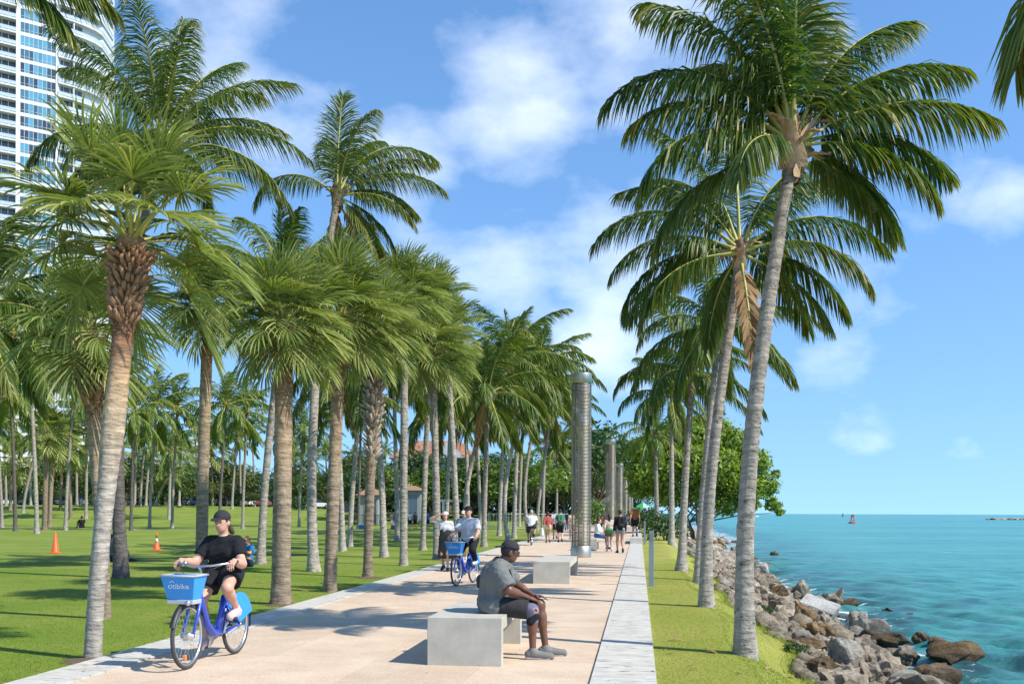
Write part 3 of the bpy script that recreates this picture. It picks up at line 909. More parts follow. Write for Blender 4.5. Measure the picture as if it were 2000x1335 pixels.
BOOT, BOOTG, BOOTS = boot_mesh(M['boot']), boot_mesh(M['boot_grey']), boot_mesh(M['boot'], .024, .14, .04)
def sheath_core(r, h, seed=0, mat=None):
    """ragged fibre bundle where the leaf bases clasp the trunk"""
    rng = np.random.default_rng(seed)
    n, k = 9, 14
    t = np.linspace(0, 1, n)
    rad = r * np.interp(t, [0, .25, .65, 1], [.98, 1.12, 1.55, .85])
    ang = np.arange(k) * 2 * PI / k
    R_ = rad[:, None] * (1 + .16 * np.sin(5 * ang[None] + t[:, None] * 3) + rng.normal(0, .07, (n, k)))
    V = np.stack([R_ * np.cos(ang), R_ * np.sin(ang), np.repeat((t * h - h * .45)[:, None], k, 1) + rng.normal(0, .015, (n, k))], 2)
    i = np.arange((n - 1) * k); r_ = i // k; c = i % k
    F = np.stack([r_ * k + c, r_ * k + (c + 1) % k, (r_ + 1) * k + (c + 1) % k, (r_ + 1) * k + c], 1)
    return mesh_np('sheath', V.reshape(-1, 3), [F, (np.arange(k) + (n - 1) * k)[None]], mat or M['sheath_dark'], True)

# shared fronds and fans for the palms in the middle and far distance
NAZ = 12
ELS = [(84, 26, .34), (66, 62, .6), (46, 84, .9), (24, 88, 1.15), (-2, 76, 1.3), (-30, 48, 1.3)]
LIB, LIBF, LIBS, LIBSF = {}, {}, {}, {}
def lib_frond(far, ia, ie, var=0):
    L_ = LIBF if far else LIB
    key = (ia, ie, var)
    if key not in L_:
        el, bend, hang = ELS[ie]
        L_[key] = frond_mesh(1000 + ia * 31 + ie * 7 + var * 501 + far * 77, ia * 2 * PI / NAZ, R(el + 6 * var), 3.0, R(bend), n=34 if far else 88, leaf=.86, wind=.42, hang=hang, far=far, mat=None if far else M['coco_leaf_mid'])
    return L_[key]
SEL = [(85, .25), (68, .42), (48, .6), (26, .75), (3, .85), (-26, .8)]
def lib_fan(far, ia, ie, dead=False):
    L_ = LIBSF if far else LIBS
    key = (ia, ie, dead)
    if key not in L_:
        el, hang = SEL[ie]
        L_[key] = fan_mesh(2000 + ia * 31 + ie * 7 + far * 77, ia * 2 * PI / NAZ, R(el), (.78 if far else .66), (.92 if far else 1.0), n=26 if far else 60, wind=.30, hang=hang, far=far, dead=dead)
    return L_[key]
def put(name, me, root, pos, s=1.0, rz=0.0):
    o = link(name, me, root, pos)
    o.scale = (s, s, s)
    o.rotation_euler = (0, 0, rz)
    return o
PALM_N = [0]
def coconut(base, top, r0, r1, label, bow=(0, 0, 0), nf=20, L=3.0, far=False, spec=None, group=None, flaps=6, flare=.55, mat=None, dead=0, sheath=1.0, lean=.35, leafmat=None):
    PALM_N[0] += 1
    sd = PALM_N[0]
    rng = random.Random(sd * 17)
    root = empty('coconut_palm', base, 0, label, 'palm tree', group)
    me, C, r = trunk_mesh(base, top, r0, r1, bow, mat or M['coco_trunk'], flare=flare, seed=sd, sides=8 if far else 14, per_m=4 if far else 17, ripple=.0 if far else .018, lean=lean)
    put('trunk', me, root, (0, 0, 0))
    cp = Vector(C[-1])
    if not far:
        put('sheath', sheath_core(r[-1] * 1.05, .55 * sheath, sd), root, cp + Vector((0, 0, -.02)))
    elif sheath:
        put('sheath', sheath_core(r[-1] * 1.2, .8 * sheath, sd), root, cp)
    for j in range(flaps):
        a = j * 2.4 + rng.uniform(-.4, .4)
        o = put('sheath', FLAPS[j % 4], root, cp + Vector((math.cos(a), math.sin(a), 0)) * r[-1] * .9 + Vector((0, 0, rng.uniform(-.28, .06) * sheath)), rng.uniform(.7, 1.1) * sheath, a - PI / 2)
        o.rotation_euler = (rng.uniform(-.5, .35), 0, a - PI / 2)
    if spec is None:
        ph = rng.uniform(0, 6.28)
        for j in range(nf):
            f = (j + .5) / nf
            ie = min(5, int(f ** .9 * 6)); az = ph + j * 2.39996
            if math.cos(az) < -.3 and ie >= 3 and rng.random() < .25:
                ie -= 1
            ia = int(round(az / (2 * PI) * NAZ)) % NAZ
            res = (az - ia * 2 * PI / NAZ + PI) % (2 * PI) - PI
            sc = L / 3.0 * rng.uniform(.86, 1.1) * (.72 if ie == 0 else 1)
            put('frond', lib_frond(far, ia, ie, j % 2), root, cp + Vector((math.cos(az + YAW), math.sin(az + YAW), 0)) * r[-1] * .6 + Vector((0, 0, .12 * (1 - f))), sc, res)
    else:
        for j, (az, el, LL, bend, hang) in enumerate(spec):
            put('frond', frond_mesh(sd * 100 + j, R(az), R(el), LL, R(bend), n=130, leaf=.88, wind=.18, hang=hang), root,
                cp + Vector((math.cos(R(az) + YAW), math.sin(R(az) + YAW), 0)) * r[-1] * .5 + Vector((0, 0, .05 + el * .0012)))
    for j in range(dead):
        a = rng.uniform(0, 6.28)
        put('frond', frond_mesh(sd * 100 + 70 + j, a, R(-55), L * .8, R(28), n=40, leaf=.5, wind=.1, hang=.6, dead=True), root, cp)
    return root
def sabal(base, top, r0, r1, label, bow=(0, 0, 0), nl=32, s=1.0, far=False, bulge=None, group=None, boots=0, boot_h=.5, flare=.35, dead=2, mat=None, boot_mesh_=None, sides=18, unique=False, core=True):
    PALM_N[0] += 1
    sd = PALM_N[0]
    rng = random.Random(sd * 13)
    root = empty('cabbage_palm', base, 0, label, 'palm tree', group)
    me, C, r = trunk_mesh(base, top, r0, r1, bow, mat or M['sabal_trunk'], flare=flare, bulge=bulge, seed=sd, sides=8 if far else sides, per_m=4 if far else 22, ripple=0 if far else .015, hflare=.18)
    tr = put('trunk', me, root, (0, 0, 0))
    cp = Vector(C[-1])
    H = C[-1][2]
    for j in range(boots):
        f = (j + rng.random()) / boots
        z = 1 - boot_h / H * (1 - f)
        k = int(np.clip(z * (len(C) - 1), 0, len(C) - 1))
        a = j * 2.39996
        o = put('leaf_base', boot_mesh_ or BOOT, tr, Vector(C[k]) + Vector((math.cos(a), math.sin(a), 0)) * r[k] * .93, rng.uniform(.75, 1.2), 0)
        o.rotation_euler = (rng.uniform(-.75, -.05) * (.5 + f), rng.uniform(-.35, .35), a - PI / 2)
    if boots:                                   # loose brown fibre round the neck
        g = np.random.default_rng(sd); nfb = 1100
        zf = g.uniform(0, 1, nfb); kk = np.clip((1 - boot_h * 1.15 / H * (1 - zf)) * (len(C) - 1), 0, len(C) - 1).astype(int)
        aa = g.uniform(0, 2 * PI, nfb); rad = np.stack([np.cos(aa), np.sin(aa), 0 * aa], 1)
        b_ = C[kk] + rad * (r[kk] * .97)[:, None]; ln_ = g.uniform(.04, .13, nfb)[:, None]
        tp = b_ + rad * ln_ * g.uniform(.1, .7, (nfb, 1)) + np.array([0, 0, -1]) * ln_ * g.uniform(-.6, 1, (nfb, 1)) + g.normal(0, .02, (nfb, 3))
        wd = np.stack([-np.sin(aa), np.cos(aa), g.normal(0, .3, nfb)], 1) * g.uniform(.004, .012, (nfb, 1))
        fb = put('fibre', mesh_np('fibre', np.stack([b_ - wd, b_ + wd, tp], 1).reshape(-1, 3), np.arange(3 * nfb).reshape(-1, 3), M['sheath_dark']), tr, (0, 0, 0)); tag(fb, kind='stuff')
    if core:
        put('leaf_base_core', sheath_core(r[-1] * (.62 if not far else 1.1), .5 * s, sd, M['boot']), root, cp)
    ph = rng.uniform(0, 6.28)
    for j in range(nl):
        f = (j + .5) / nl
        ie = min(5, int(f ** .85 * 6)); az = ph + j * 2.39996
        ia = int(round(az / (2 * PI) * NAZ)) % NAZ
        res = (az - ia * 2 * PI / NAZ + PI) % (2 * PI) - PI
        pos = cp + Vector((math.cos(az + YAW), math.sin(az + YAW), 0)) * r[-1] * .5 + Vector((0, 0, .30 * s * (1 - f)))
        if unique:
            el, hang = SEL[ie]
            if math.sin(az) < -.45 and ie >= 4: continue
            hang += .1
            put('fan_leaf', fan_mesh(sd * 100 + j, az, R(el + rng.uniform(-9, 9)), .85 * s * rng.uniform(.85, 1.15), .98 * s * rng.uniform(.9, 1.1), n=66, wind=.28, hang=hang), root, pos)
        else:
            put('fan_leaf', lib_fan(far, ia, ie), root, pos, s * rng.uniform(.86, 1.12), res)
    for j in range(dead):
        a = rng.uniform(0, 6.28)
        put('fan_leaf', lib_fan(far, int(a / 6.28 * NAZ) % NAZ, 5, True), root, cp + Vector((0, 0, -.1)), s * .55, 0)
    return root

def P2(bu, bv, tu, tv, dd=0.0, z=0.0):
    """base on the ground under a photo point, crown in the upright plane through it (dd metres nearer or farther)"""
    b = ground(bu, bv, z)
    b.z = float(hgt(b.x, b.y))
    dist = depth(b) + dd
    return b, at(tu, tv, dist)
# ------------------------------------------------ right row by the water
b, t = P2(1456, 1284, 1549, 296, 0.25, -.06)
A_SPEC = [  # azimuth seen from the camera (0 right, 90 away, 180 left, 270 towards), elevation, length, bend, hang
    (178, 56, 2.63, 104, 1.25), (190, 20, 2.23, 92, 1.2), (165, 72, 2.68, 62, .9), (150, 80, 2.59, 40, .7), (120, 66, 2.68, 66, 1.0), (205, 80, 2.59, 44, .8),
    (100, 84, 2.76, 26, .5), (70, 78, 2.68, 42, .7), (92, 45, 2.59, 70, 1.0), (20, 70, 2.48, 56, .8), (8, 52, 2.48, 62, 1.0), (355, 32, 2.40, 62, 1.3), (12, 22, 2.15, 66, 1.2),
    (345, 5, 1.82, 74, 1.2), (30, 0, 1.99, 60, 1.2), (160, -5, 2.06, 62, 1.3), (255, 84, 2.59, 26, .5), (225, 6, 1.51, 80, 1.3), (40, 55, 2.68, 70, .9), (182, 40, 2.14, 84, 1.2), (5, -18, 1.57, 50, 1.2)]
coconut(b, t, .108, .072, 'tall grey coconut palm nearest the camera at the right, on turf by the rocks', bow=(-.15, 0, 0), spec=A_SPEC, L=3.0, flaps=16, flare=.42, sheath=1.45, lean=.35)
b, t = P2(1379, 1186, 1446, 500, 0.5, -.03)
B_SPEC = [(175, 46, 3.0, 100, 1.2), (184, 25, 2.6, 84, 1.2), (170, 12, 2.6, 90, 1.2), (195, -5, 2.5, 70, 1.2), (5, 42, 3.0, 96, 1.2), (350, 20, 2.6, 95, 1.2), (15, 5, 2.5, 74, 1.2), (30, 60, 3.0, 60, .9),
          (90, 80, 3.0, 30, .6), (130, 64, 3.0, 60, .9), (160, 75, 2.9, 46, .8), (60, 35, 2.9, 70, 1.0), (110, 30, 2.9, 70, 1.0), (145, 8, 2.6, 70, 1.1), (165, 62, 2.7, 80, 1.0), (0, -20, 2.1, 50, 1.2), (40, -5, 2.4, 60, 1.2), (100, -15, 2.3, 55, 1.2), (20, 72, 2.6, 56, .9)]
coconut(b, t, .105, .078, 'second grey coconut palm of the waterside row, trunk close beside a darker one', bow=(-.1, 0, 0), spec=B_SPEC, L=3.0, flaps=9, flare=.5, sheath=1.1, dead=1)
b, t = P2(1364, 1135, 1404, 640, 1.0, -.05)
coconut(b, t, .105, .078, 'dark trunked coconut palm just behind the second palm of the waterside row', nf=18, L=2.6, flaps=5)
b, t = P2(1331, 1113, 1352, 728, 0.5)
coconut(b, t, .11, .08, 'coconut palm with flared foot, fourth trunk back in the waterside row', nf=18, L=2.5, flaps=6, flare=.8)
b, t = P2(1312, 1060, 1312, 772, 1.0)
coconut(b, t, .15, .10, 'slim straight coconut palm at the far end of the waterside turf', nf=17, L=3.5, flaps=5, flare=.8)
b, t = P2(1283, 1046, 1280, 850, 0)
coconut(b, t, .17, .12, 'coconut palm in front of the round seaside tree', nf=18, L=3.4, far=True, flaps=0)
# off the right edge, only frond tips reach into the frame
b = ground(2290, 1330, -.3); 
coconut(Vector((2.0, 4.3, float(hgt(2.0, 4.3)))), at(2330, -310, 4.25), .13, .09, 'coconut palm outside the right edge, frond tips hanging into the top corner', spec=[(102, -4, 1.25, 50, 1.0), (80, 10, 1.5, 60, 1.0), (100, 80, 2.8, 30, .6), (60, 40, 2.8, 70, 1), (20, 30, 2.8, 70, 1), (300, 50, 2.5, 60, 1), (0, 60, 2.8, 60, 1), (270, 30, 2.4, 60, 1)], flaps=4)

# ------------------------------------------------ left: the near grove
b, t = P2(181, 1281, 256, 490, 0.3)
sabal(b, t, .084, .128, 'leaning cabbage palm at the lower left, swollen pale trunk with red brown neck', bow=(.02, 0, .0), nl=32, s=.86, unique=True, boots=190, boot_h=.85, flare=.12, dead=0, boot_mesh_=BOOTS, sides=24,
      mat=M['sabal_pale'], bulge=([0, .3, .42, .55, .68, .8, .92, 1], [1.05, .96, .98, 1.16, .98, .98, 1.12, 1.3]))
b, t = P2(206, 1203, 172, 660, 0.2)
sabal(b, t, .082, .115, 'slimmer cabbage palm right behind the leaning one at the lower left', nl=30, s=.80, boots=60, boot_h=1.1, flare=.1, bulge=([0, .6, .8, 1], [1, 1.1, 1.15, 1.35]))
M['coco_dark'] = trunk_mat('coconut_bark_dark', [(0, (.15, .13, .115)), (.5, (.13, .115, .10)), (1, (.16, .13, .10))], 16, .03, .5)
b, t = P2(237, 1128, 318, 290, 1.0)
K3 = [(8, 30, 3.9, 80, 1.1), (20, 60, 4.0, 66, .8), (60, 70, 4.0, 44, .7), (95, 82, 4.0, 26, .5), (140, 72, 3.9, 40, .7), (165, 62, 3.9, 60, .9), (182, 30, 3.8, 92, 1.2), (175, 5, 3.4, 80, 1.2), (350, 5, 3.6, 70, 1.2), (30, 10, 3.6, 70, 1.1),
      (120, 40, 3.8, 70, 1.0), (90, 20, 3.6, 70, 1), (255, 80, 3.6, 36, .6), (210, 66, 3.6, 60, .9), (300, 60, 3.6, 60, .9), (330, 40, 3.6, 74, 1.0), (230, 10, 3.0, 80, 1.2), (150, 20, 3.6, 70, 1.1), (45, 45, 3.8, 60, .9)]
coconut(b, t, .15, .10, 'tall dark trunked coconut palm towering over the left fan palms', bow=(-.5, 0, .5), spec=K3, L=3.9, mat=M['coco_dark'], flaps=6, flare=.45, lean=.5)
b, t = P2(393, 1112, 406, 606, 0.0)
sabal(b, t, .165, .15, 'thick brown cabbage palm directly behind the cycling woman', nl=42, s=1.02, boots=30, boot_h=.8, flare=.15)
b, t = P2(549, 1176, 556, 640, 0.0)
sabal(b, t, .165, .15, 'stout cabbage palm standing at the path edge right of the cycling woman', nl=40, s=.80, boots=34, boot_h=.6, flare=.3, dead=5)
b, t = P2(509, 1102, 556, 560, 1.0)
coconut(b, t, .12, .09, 'grey coconut palm the man in the blue shirt leans against', nf=18, L=3.4, flaps=5)
b, t = P2(645, 1152, 666, 632, 0.0)
sabal(b, t, .128, .125, 'smooth thick cabbage palm beside the path, second of the stout pair', nl=42, s=.95, boots=36, boot_h=.55, flare=.2, dead=3)
b, t = P2(613, 1114, 658, 388, 1.0)
K8 = [(182, 44, 2.9, 124, 1.3), (8, 40, 3.3, 84, 1.2), (20, 52, 3.2, 66, 1.2), (25, 68, 3.7, 100, 1.0), (60, 74, 3.0, 60, .8), (95, 86, 3.0, 10, .3), (120, 72, 2.3, 30, .6), (350, 10, 2.6, 80, 1.2), (0, -20, 2.3, 60, 1.2), (340, -40, 2.0, 40, 1.1), (45, 30, 3.0, 70, 1.0), (60, -10, 2.6, 60, 1.1), (300, 60, 3.2, 70, .8)]
coconut(b, t, .135, .10, 'tallest coconut palm, wind-swept crown alone above the fan palms', bow=(-.3, 0, .2), spec=K8, L=3.4, flaps=9, dead=2, sheath=1.5)
b, t = P2(718, 1124, 735, 650, 0.0)
sabal(b, t, .108, .165, 'cabbage palm with criss-cross leaf stubs on its upper trunk', nl=40, s=.92, boots=130, boot_h=3.2, flare=.5, boot_mesh_=BOOTG, dead=3, bulge=([0, .6, .66, .8, 1], [1, .92, 1.25, 1.3, 1.2]))
b, t = P2(788, 1102, 790, 590, 0.5)
sabal(b, t, .118, .11, 'spotted grey palm standing right of the criss-cross trunk', nl=38, s=.98, flare=.3, mat=M['coco_trunk'])
b, t = P2(750, 1086, 732, 700, 1.0)
coconut(b, t, .125, .09, 'coconut palm leaning left behind the criss-cross trunk', nf=18, L=3.6, flaps=4)
b, t = P2(826, 1072, 845, 600, 0.0)
sabal(b, t, .12, .115, 'straight brown palm with a flared foot left of the woman in the white cap', nl=40, s=1.15, flare=.7, mat=M['coco_trunk'])
mid = [  # base u,v  top u,v  kind  label
    (853, 1090, 846, 700, 'S', 'dark palm trunk just behind the woman in the white cap', 1.1),
    (683, 1064, 703, 770, 'K', 'thin palm leaning right between the two stoutest trunks', 3.2),
    (669, 1073, 655, 720, 'K', 'palm half hidden behind the smooth thick trunk', 3.4),
    (776, 1055, 768, 700, 'K', 'dark palm standing back between two spotted trunks', 3.6),
    (945, 1066, 953, 770, 'K', 'pale straight coconut palm right of the cyclist in the white shirt', 3.8),
    (916, 1060, 996, 708, 'KB', 'bent coconut palm curving right over the path edge', 4.2),
    (893, 1075, 872, 660, 'S', 'palm behind the cyclist in the white shirt', 1.15),
    (975, 1045, 988, 770, 'K', 'slim coconut palm behind the bent one', 4.2),
    (1004, 1050, 1016, 720, 'K', 'coconut palm with twin trunk look beside the path', 4.2),
    (993, 1053, 1052, 730, 'KB', 'coconut palm bowing right near the rear view cyclist', 4.4),
    (1032, 1038, 1063, 770, 'KB', 'coconut palm leaning right beyond the rear view cyclist', 4.8),
    (1048, 1034, 1078, 790, 'K', 'slender coconut palm near the walkers with a backpack', 5.0),
    (1060, 1030, 1066, 800, 'K', 'grey coconut palm farther along the left path edge', 5.2),
    (1087, 1024, 1088, 880, 'K', 'short coconut palm far along the path left of the steel column', 5.0),
    (915, 1040, 908, 770, 'K', 'coconut palm in the middle of the grove behind the bent one', 4.6),
    (872, 1044, 884, 720, 'K', 'tall coconut palm in the middle of the grove', 4.6),
    (857, 1040, 852, 790, 'K', 'coconut palm deep in the grove near the pavilion', 4.8),
    (1105, 1018, 1128, 860, 'KB', 'pale coconut palm leaning behind the steel column', 5.6),
    (938, 1035, 930, 800, 'K', 'coconut palm deep in the grove left of the railing', 5.0),
    (1014, 1028, 1022, 800, 'K', 'coconut palm far along the left path edge behind the bowing one', 5.4),
]
for (bu, bv, tu, tv, kd, lab, L) in mid:
    b, t = P2(bu, bv, tu, tv, 0.5)
    d = depth(b)
    if kd == 'S':
        sabal(b, t, .125, .12, lab, nl=34, s=L, flare=.4, mat=M['coco_trunk'])
    else:
        coconut(b, t, .09 + .0008 * d, .065 + .0007 * d, lab, nf=20, L=L, flaps=4, dead=PALM_N[0] % 2, bow=(-.9 if kd == 'KB' else 0, 0, 0), flare=.5, lean=.3, sheath=1.8 if kd == 'KB' else 1.4)
# ------------------------------------------------ left: the far side of the lawn
for i, (bu, bv, tu, tv, L) in enumerate([(4, 1030, -6, 830, 4.6), (30, 1036, 22, 770, 4.6), (72, 1042, 58, 700, 4.2), (128, 1034, 146, 735, 4.6), (256, 1034, 262, 806, 4.4), (292, 1031, 306, 790, 4.8), (336, 1030, 346, 806, 4.6), (428, 1033, 442, 792, 4.6), (474, 1031, 482, 806, 4.8), (584, 1028, 592, 842, 4.6), (700, 1030, 706, 800, 4.4)]):
    b, t = P2(bu, bv, tu, tv)
    coconut(b, t, .15, .11, 'coconut palm in the middle of the lawn, ' + ORD[i] + ' of these from the ' + 'left', nf=20, L=L, far=True, group='coconut palms in the middle of the lawn', flaps=0, mat=M['coco_dark'] if i % 3 == 1 else None)
farS = [(20, 1019, 25, 905), (87, 1034, 92, 850), (138, 1022, 134, 870), (97, 1027, 105, 860), (118, 1019, 122, 885), (210, 1020, 208, 880), (415, 1017, 413, 885)]
farK = [(45, 1020, 72, 868), (168, 1022, 170, 840), (263, 1019, 268, 845), (274, 1019, 283, 850), (285, 1018, 294, 860), (330, 1023, 334, 880), (350, 1018, 353, 872),
        (453, 1020, 464, 848), (470, 1017, 468, 860), (303, 1019, 330, 925), (388, 1016, 380, 840), (430, 1017, 438, 830), (498, 1016, 492, 835), (12, 1017, 5, 800), (150, 1017, 148, 800), (220, 1017, 215, 810), (60, 1016, 55, 790), (572, 1014, 577, 890), (600, 1016, 604, 900), (692, 1012, 690, 890), (560, 1018, 556, 860), (760, 1010, 752, 880), (640, 1014, 636, 880)]
for i, (bu, bv, tu, tv) in enumerate(sorted(farS)):
    b, t = P2(bu, bv, tu, tv)
    sabal(b, t, .22, .2, 'small cabbage palm far across the lawn, ' + ORD[i] + ' of its kind from the left', nl=24, s=depth(b) / 55 * .95, far=True, group='cabbage palms far across the lawn', core=True, dead=1)
for i, (bu, bv, tu, tv) in enumerate(sorted(farK)):
    b, t = P2(bu, bv, tu, tv)
    coconut(b, t, .2, .15, 'slender coconut palm far across the lawn, ' + ORD[i] + ' of its kind from the left', nf=18, L=4.2 + .8 * random.Random(i).random(), far=True, group='coconut palms far across the lawn', flaps=0)
# more palms standing behind the left fan palms, only crowns and bits of trunk in view
for i, (bu, bv, tu, tv, k) in enumerate([(70, 1070, 40, 690, 'S'), (300, 1060, 310, 650, 'S'), (20, 1085, -10, 640, 'K'), (440, 1050, 470, 700, 'K'), (130, 1050, 120, 720, 'K')][:0]):
    pass
b, t = P2(-70, 1080, 25, 660, 0)
sabal(b, t, .15, .15, 'cabbage palm at the left edge, only its fan leaves in view', nl=34, s=1.1)
b, t = P2(-150, 1120, -40, 600, 0)
coconut(b, t, .15, .11, 'coconut palm past the left edge, fronds behind the fan palms', nf=18, L=3.6, flaps=3)
# crown above the top left corner
b = ground(-420, 1300)
coconut(b, at(-80, -75, depth(b) + .2), .14, .1, 'coconut palm past the left edge whose yellowing frond hangs into the corner', spec=[(355, 2, 1.5, 60, .8), (350, -18, 1.5, 45, .8), (20, 14, 1.6, 66, .9), (150, 40, 2.6, 70, 1), (90, 60, 2.6, 50, 1), (200, 30, 2.6, 70, 1), (300, 50, 2.5, 60, 1), (60, 80, 2.6, 30, .6), (250, 60, 2.4, 50, .9), (120, 20, 2.4, 60, 1)], flaps=3, dead=0)
b = ground(-250, 1140)
coconut(b, at(75, -330, depth(b)), .17, .11, 'coconut palm leaning in above the frame, yellow green fronds hanging down at the top left', spec=[(350, -38, 4.2, 34, .8), (5, -20, 4.0, 50, .9), (340, -55, 4.3, 20, .8), (20, 0, 2.9, 56, 1), (180, 10, 2.8, 60, 1), (90, 70, 2.9, 40, 1), (130, 40, 2.8, 60, 1), (50, 50, 2.8, 60, 1), (300, 40, 2.8, 60, 1), (220, 50, 2.8, 60, .9), (260, -30, 2.6, 40, .9), (320, 20, 2.8, 70, 1)], flaps=3, bow=(-1.5, 0, 0))
# ================================================================== rocks on the shore
def rock_mat(name, c1, c2, c3):
    m, nt, b = new_mat(name)
    t = node(nt, 'ShaderNodeTexCoord'); oi = node(nt, 'ShaderNodeObjectInfo'); g = node(nt, 'ShaderNodeNewGeometry')
    ad = node(nt, 'ShaderNodeVectorMath', operation='ADD'); nt.links.new(g.outputs['Position'], ad.inputs[0]); nt.links.new(oi.outputs['Random'], ad.inputs[1])
    def noi(s, d, r=.6):
        n = node(nt, 'ShaderNodeTexNoise'); n.inputs['Scale'].default_value = s; n.inputs['Detail'].default_value = d; n.inputs['Roughness'].default_value = r
        nt.links.new(ad.outputs[0], n.inputs['Vector']); return n.outputs['Fac']
    cr = node(nt, 'ShaderNodeValToRGB'); e = cr.color_ramp.elements
    e[0].position = .32; e[0].color = rgba(c1); e[1].position = .7; e[1].color = rgba(c3)
    x = e.new(.5); x.color = rgba(c2)
    nt.links.new(noi(3.2, 8, .7), cr.inputs[0])
    sp = node(nt, 'ShaderNodeMapRange'); sp.inputs[1].default_value = .35; sp.inputs[2].default_value = .62; sp.inputs[3].default_value = .66; sp.inputs[4].default_value = 1.15; nt.links.new(noi(19, 6, .7), sp.inputs[0])
    mx_ = node(nt, 'ShaderNodeMix', data_type='RGBA', blend_type='MULTIPLY'); mx_.inputs['Factor'].default_value = 1; nt.links.new(cr.outputs[0], mx_.inputs['A']); nt.links.new(sp.outputs[0], mx_.inputs['B'])
    hs = node(nt, 'ShaderNodeHueSaturation'); nt.links.new(mx_.outputs['Result'], hs.inputs['Color'])
    mr = node(nt, 'ShaderNodeMapRange'); mr.inputs[3].default_value = .7; mr.inputs[4].default_value = 1.25; nt.links.new(oi.outputs['Random'], mr.inputs[0])
    # wet and weedy near the water line
    sz = node(nt, 'ShaderNodeSeparateXYZ'); nt.links.new(g.outputs['Position'], sz.inputs[0])
    wet = node(nt, 'ShaderNodeMapRange'); wet.inputs[1].default_value = SEA_Z + .12; wet.inputs[2].default_value = SEA_Z + .4; wet.inputs[3].default_value = .42; wet.inputs[4].default_value = 1
    nt.links.new(sz.outputs[2], wet.inputs[0])
    ml = node(nt, 'ShaderNodeMath', operation='MULTIPLY'); nt.links.new(mr.outputs[0], ml.inputs[0]); nt.links.new(wet.outputs[0], ml.inputs[1])
    nt.links.new(ml.outputs[0], hs.inputs['Value'])
    nt.links.new(hs.outputs[0], b.inputs['Base Color'])
    wr = node(nt, 'ShaderNodeMapRange'); wr.inputs[1].default_value = .42; wr.inputs[2].default_value = 1; wr.inputs[3].default_value = .35; wr.inputs[4].default_value = .9
    nt.links.new(wet.outputs[0], wr.inputs[0]); nt.links.new(wr.outputs[0], b.inputs['Roughness'])
    b.inputs['Specular IOR Level'].default_value = .3
    bp = node(nt, 'ShaderNodeBump'); bp.inputs['Strength'].default_value = 1; bp.inputs['Distance'].default_value = .12
    nt.links.new(noi(7, 10, .75), bp.inputs['Height']); nt.links.new(bp.outputs[0], b.inputs['Normal'])
    return m
M['rock_grey'] = rock_mat('rock_grey', (.18, .16, .13), (.38, .345, .285), (.56, .52, .44))
M['rock_tan'] = rock_mat('rock_tan', (.22, .175, .115), (.46, .38, .27), (.62, .54, .42))
M['rock_brown'] = rock_mat('rock_brown', (.085, .055, .025), (.23, .15, .07), (.40, .28, .15))
M['rock_white'] = rock_mat('rock_white', (.40, .385, .34), (.56, .545, .49), (.66, .64, .59))
def rock_mesh(seed, mat, cuts=9, sub=3, rough=.09, shape=(1, 1, 1), lump=.16):
    rng = np.random.default_rng(seed)
    bm = bmesh.new(); bmesh.ops.create_icosphere(bm, subdivisions=sub, radius=1.0)
    v = np.array([x.co[:] for x in bm.verts])
    for k in range(cuts):
        n_ = rng.normal(0, 1, 3); n_ /= np.linalg.norm(n_); d = rng.uniform(.5, .86)
        s = v @ n_; over = s > d
        v[over] -= np.outer((s[over] - d) * .96, n_)
    ph = rng.uniform(0, 6, (6, 3)); fr = rng.uniform(1.5, 4.5, (6, 3))
    for k in range(6):
        v += v * (lump / 3 * np.sin(v @ fr[k] * 1.2 + ph[k, 0]))[:, None]
    for k in range(5):
        f2 = rng.normal(0, 9, 3)
        v += v * (rough / 2.6 * np.sin(v @ f2 + ph[k, 1]))[:, None]
    v *= np.array(shape)
    for x, c in zip(bm.verts, v): x.co = c
    me = bpy.data.meshes.new('boulder'); bm.to_mesh(me); bm.free()
    me.materials.append(mat)
    me.polygons.foreach_set('use_smooth', np.zeros(len(me.polygons), bool))
    return me
ROCKS = []
for k in range(15):
    kind = ['rock_grey', 'rock_tan', 'rock_tan', 'rock_brown', 'rock_tan'][k % 5]
    ROCKS.append((kind, rock_mesh(k + 5, M[kind], cuts=8 + (k % 4) * 3, shape=(1, random.Random(k).uniform(.75, 1.15), random.Random(k + 50).uniform(.6, .85)), rough=.07 + .025 * (k % 5))))
def on_bank(u, v, off=0.0):
    d = ray(u, v); t = 4.0
    o = Vector((0, 0, EYE))
    while t < 300:
        p = o + d * t
        if p.z < float(hgt(p.x, p.y)) + off or p.z < SEA_Z - .3: break
        t *= 1.004
    return p
ROCK_LAB = {'rock_grey': 'weathered grey boulder in the rock bank along the water', 'rock_tan': 'rough tan limestone boulder in the rock bank along the water', 'rock_brown': 'dark brown boulder in the rock bank along the water'}
def place_rock(me, p, s, rot, label, group=None):
    o = link('boulder', me, None, p)
    o.scale = s; o.rotation_euler = rot
    return tag(o, label, 'boulder', group)
rr = random.Random(11)
taken = []
def rock_free(x, y, r):
    for (a, b_, c) in taken:
        if (a - x) ** 2 + (b_ - y) ** 2 < (.62 * (r + c)) ** 2: return False
    return True
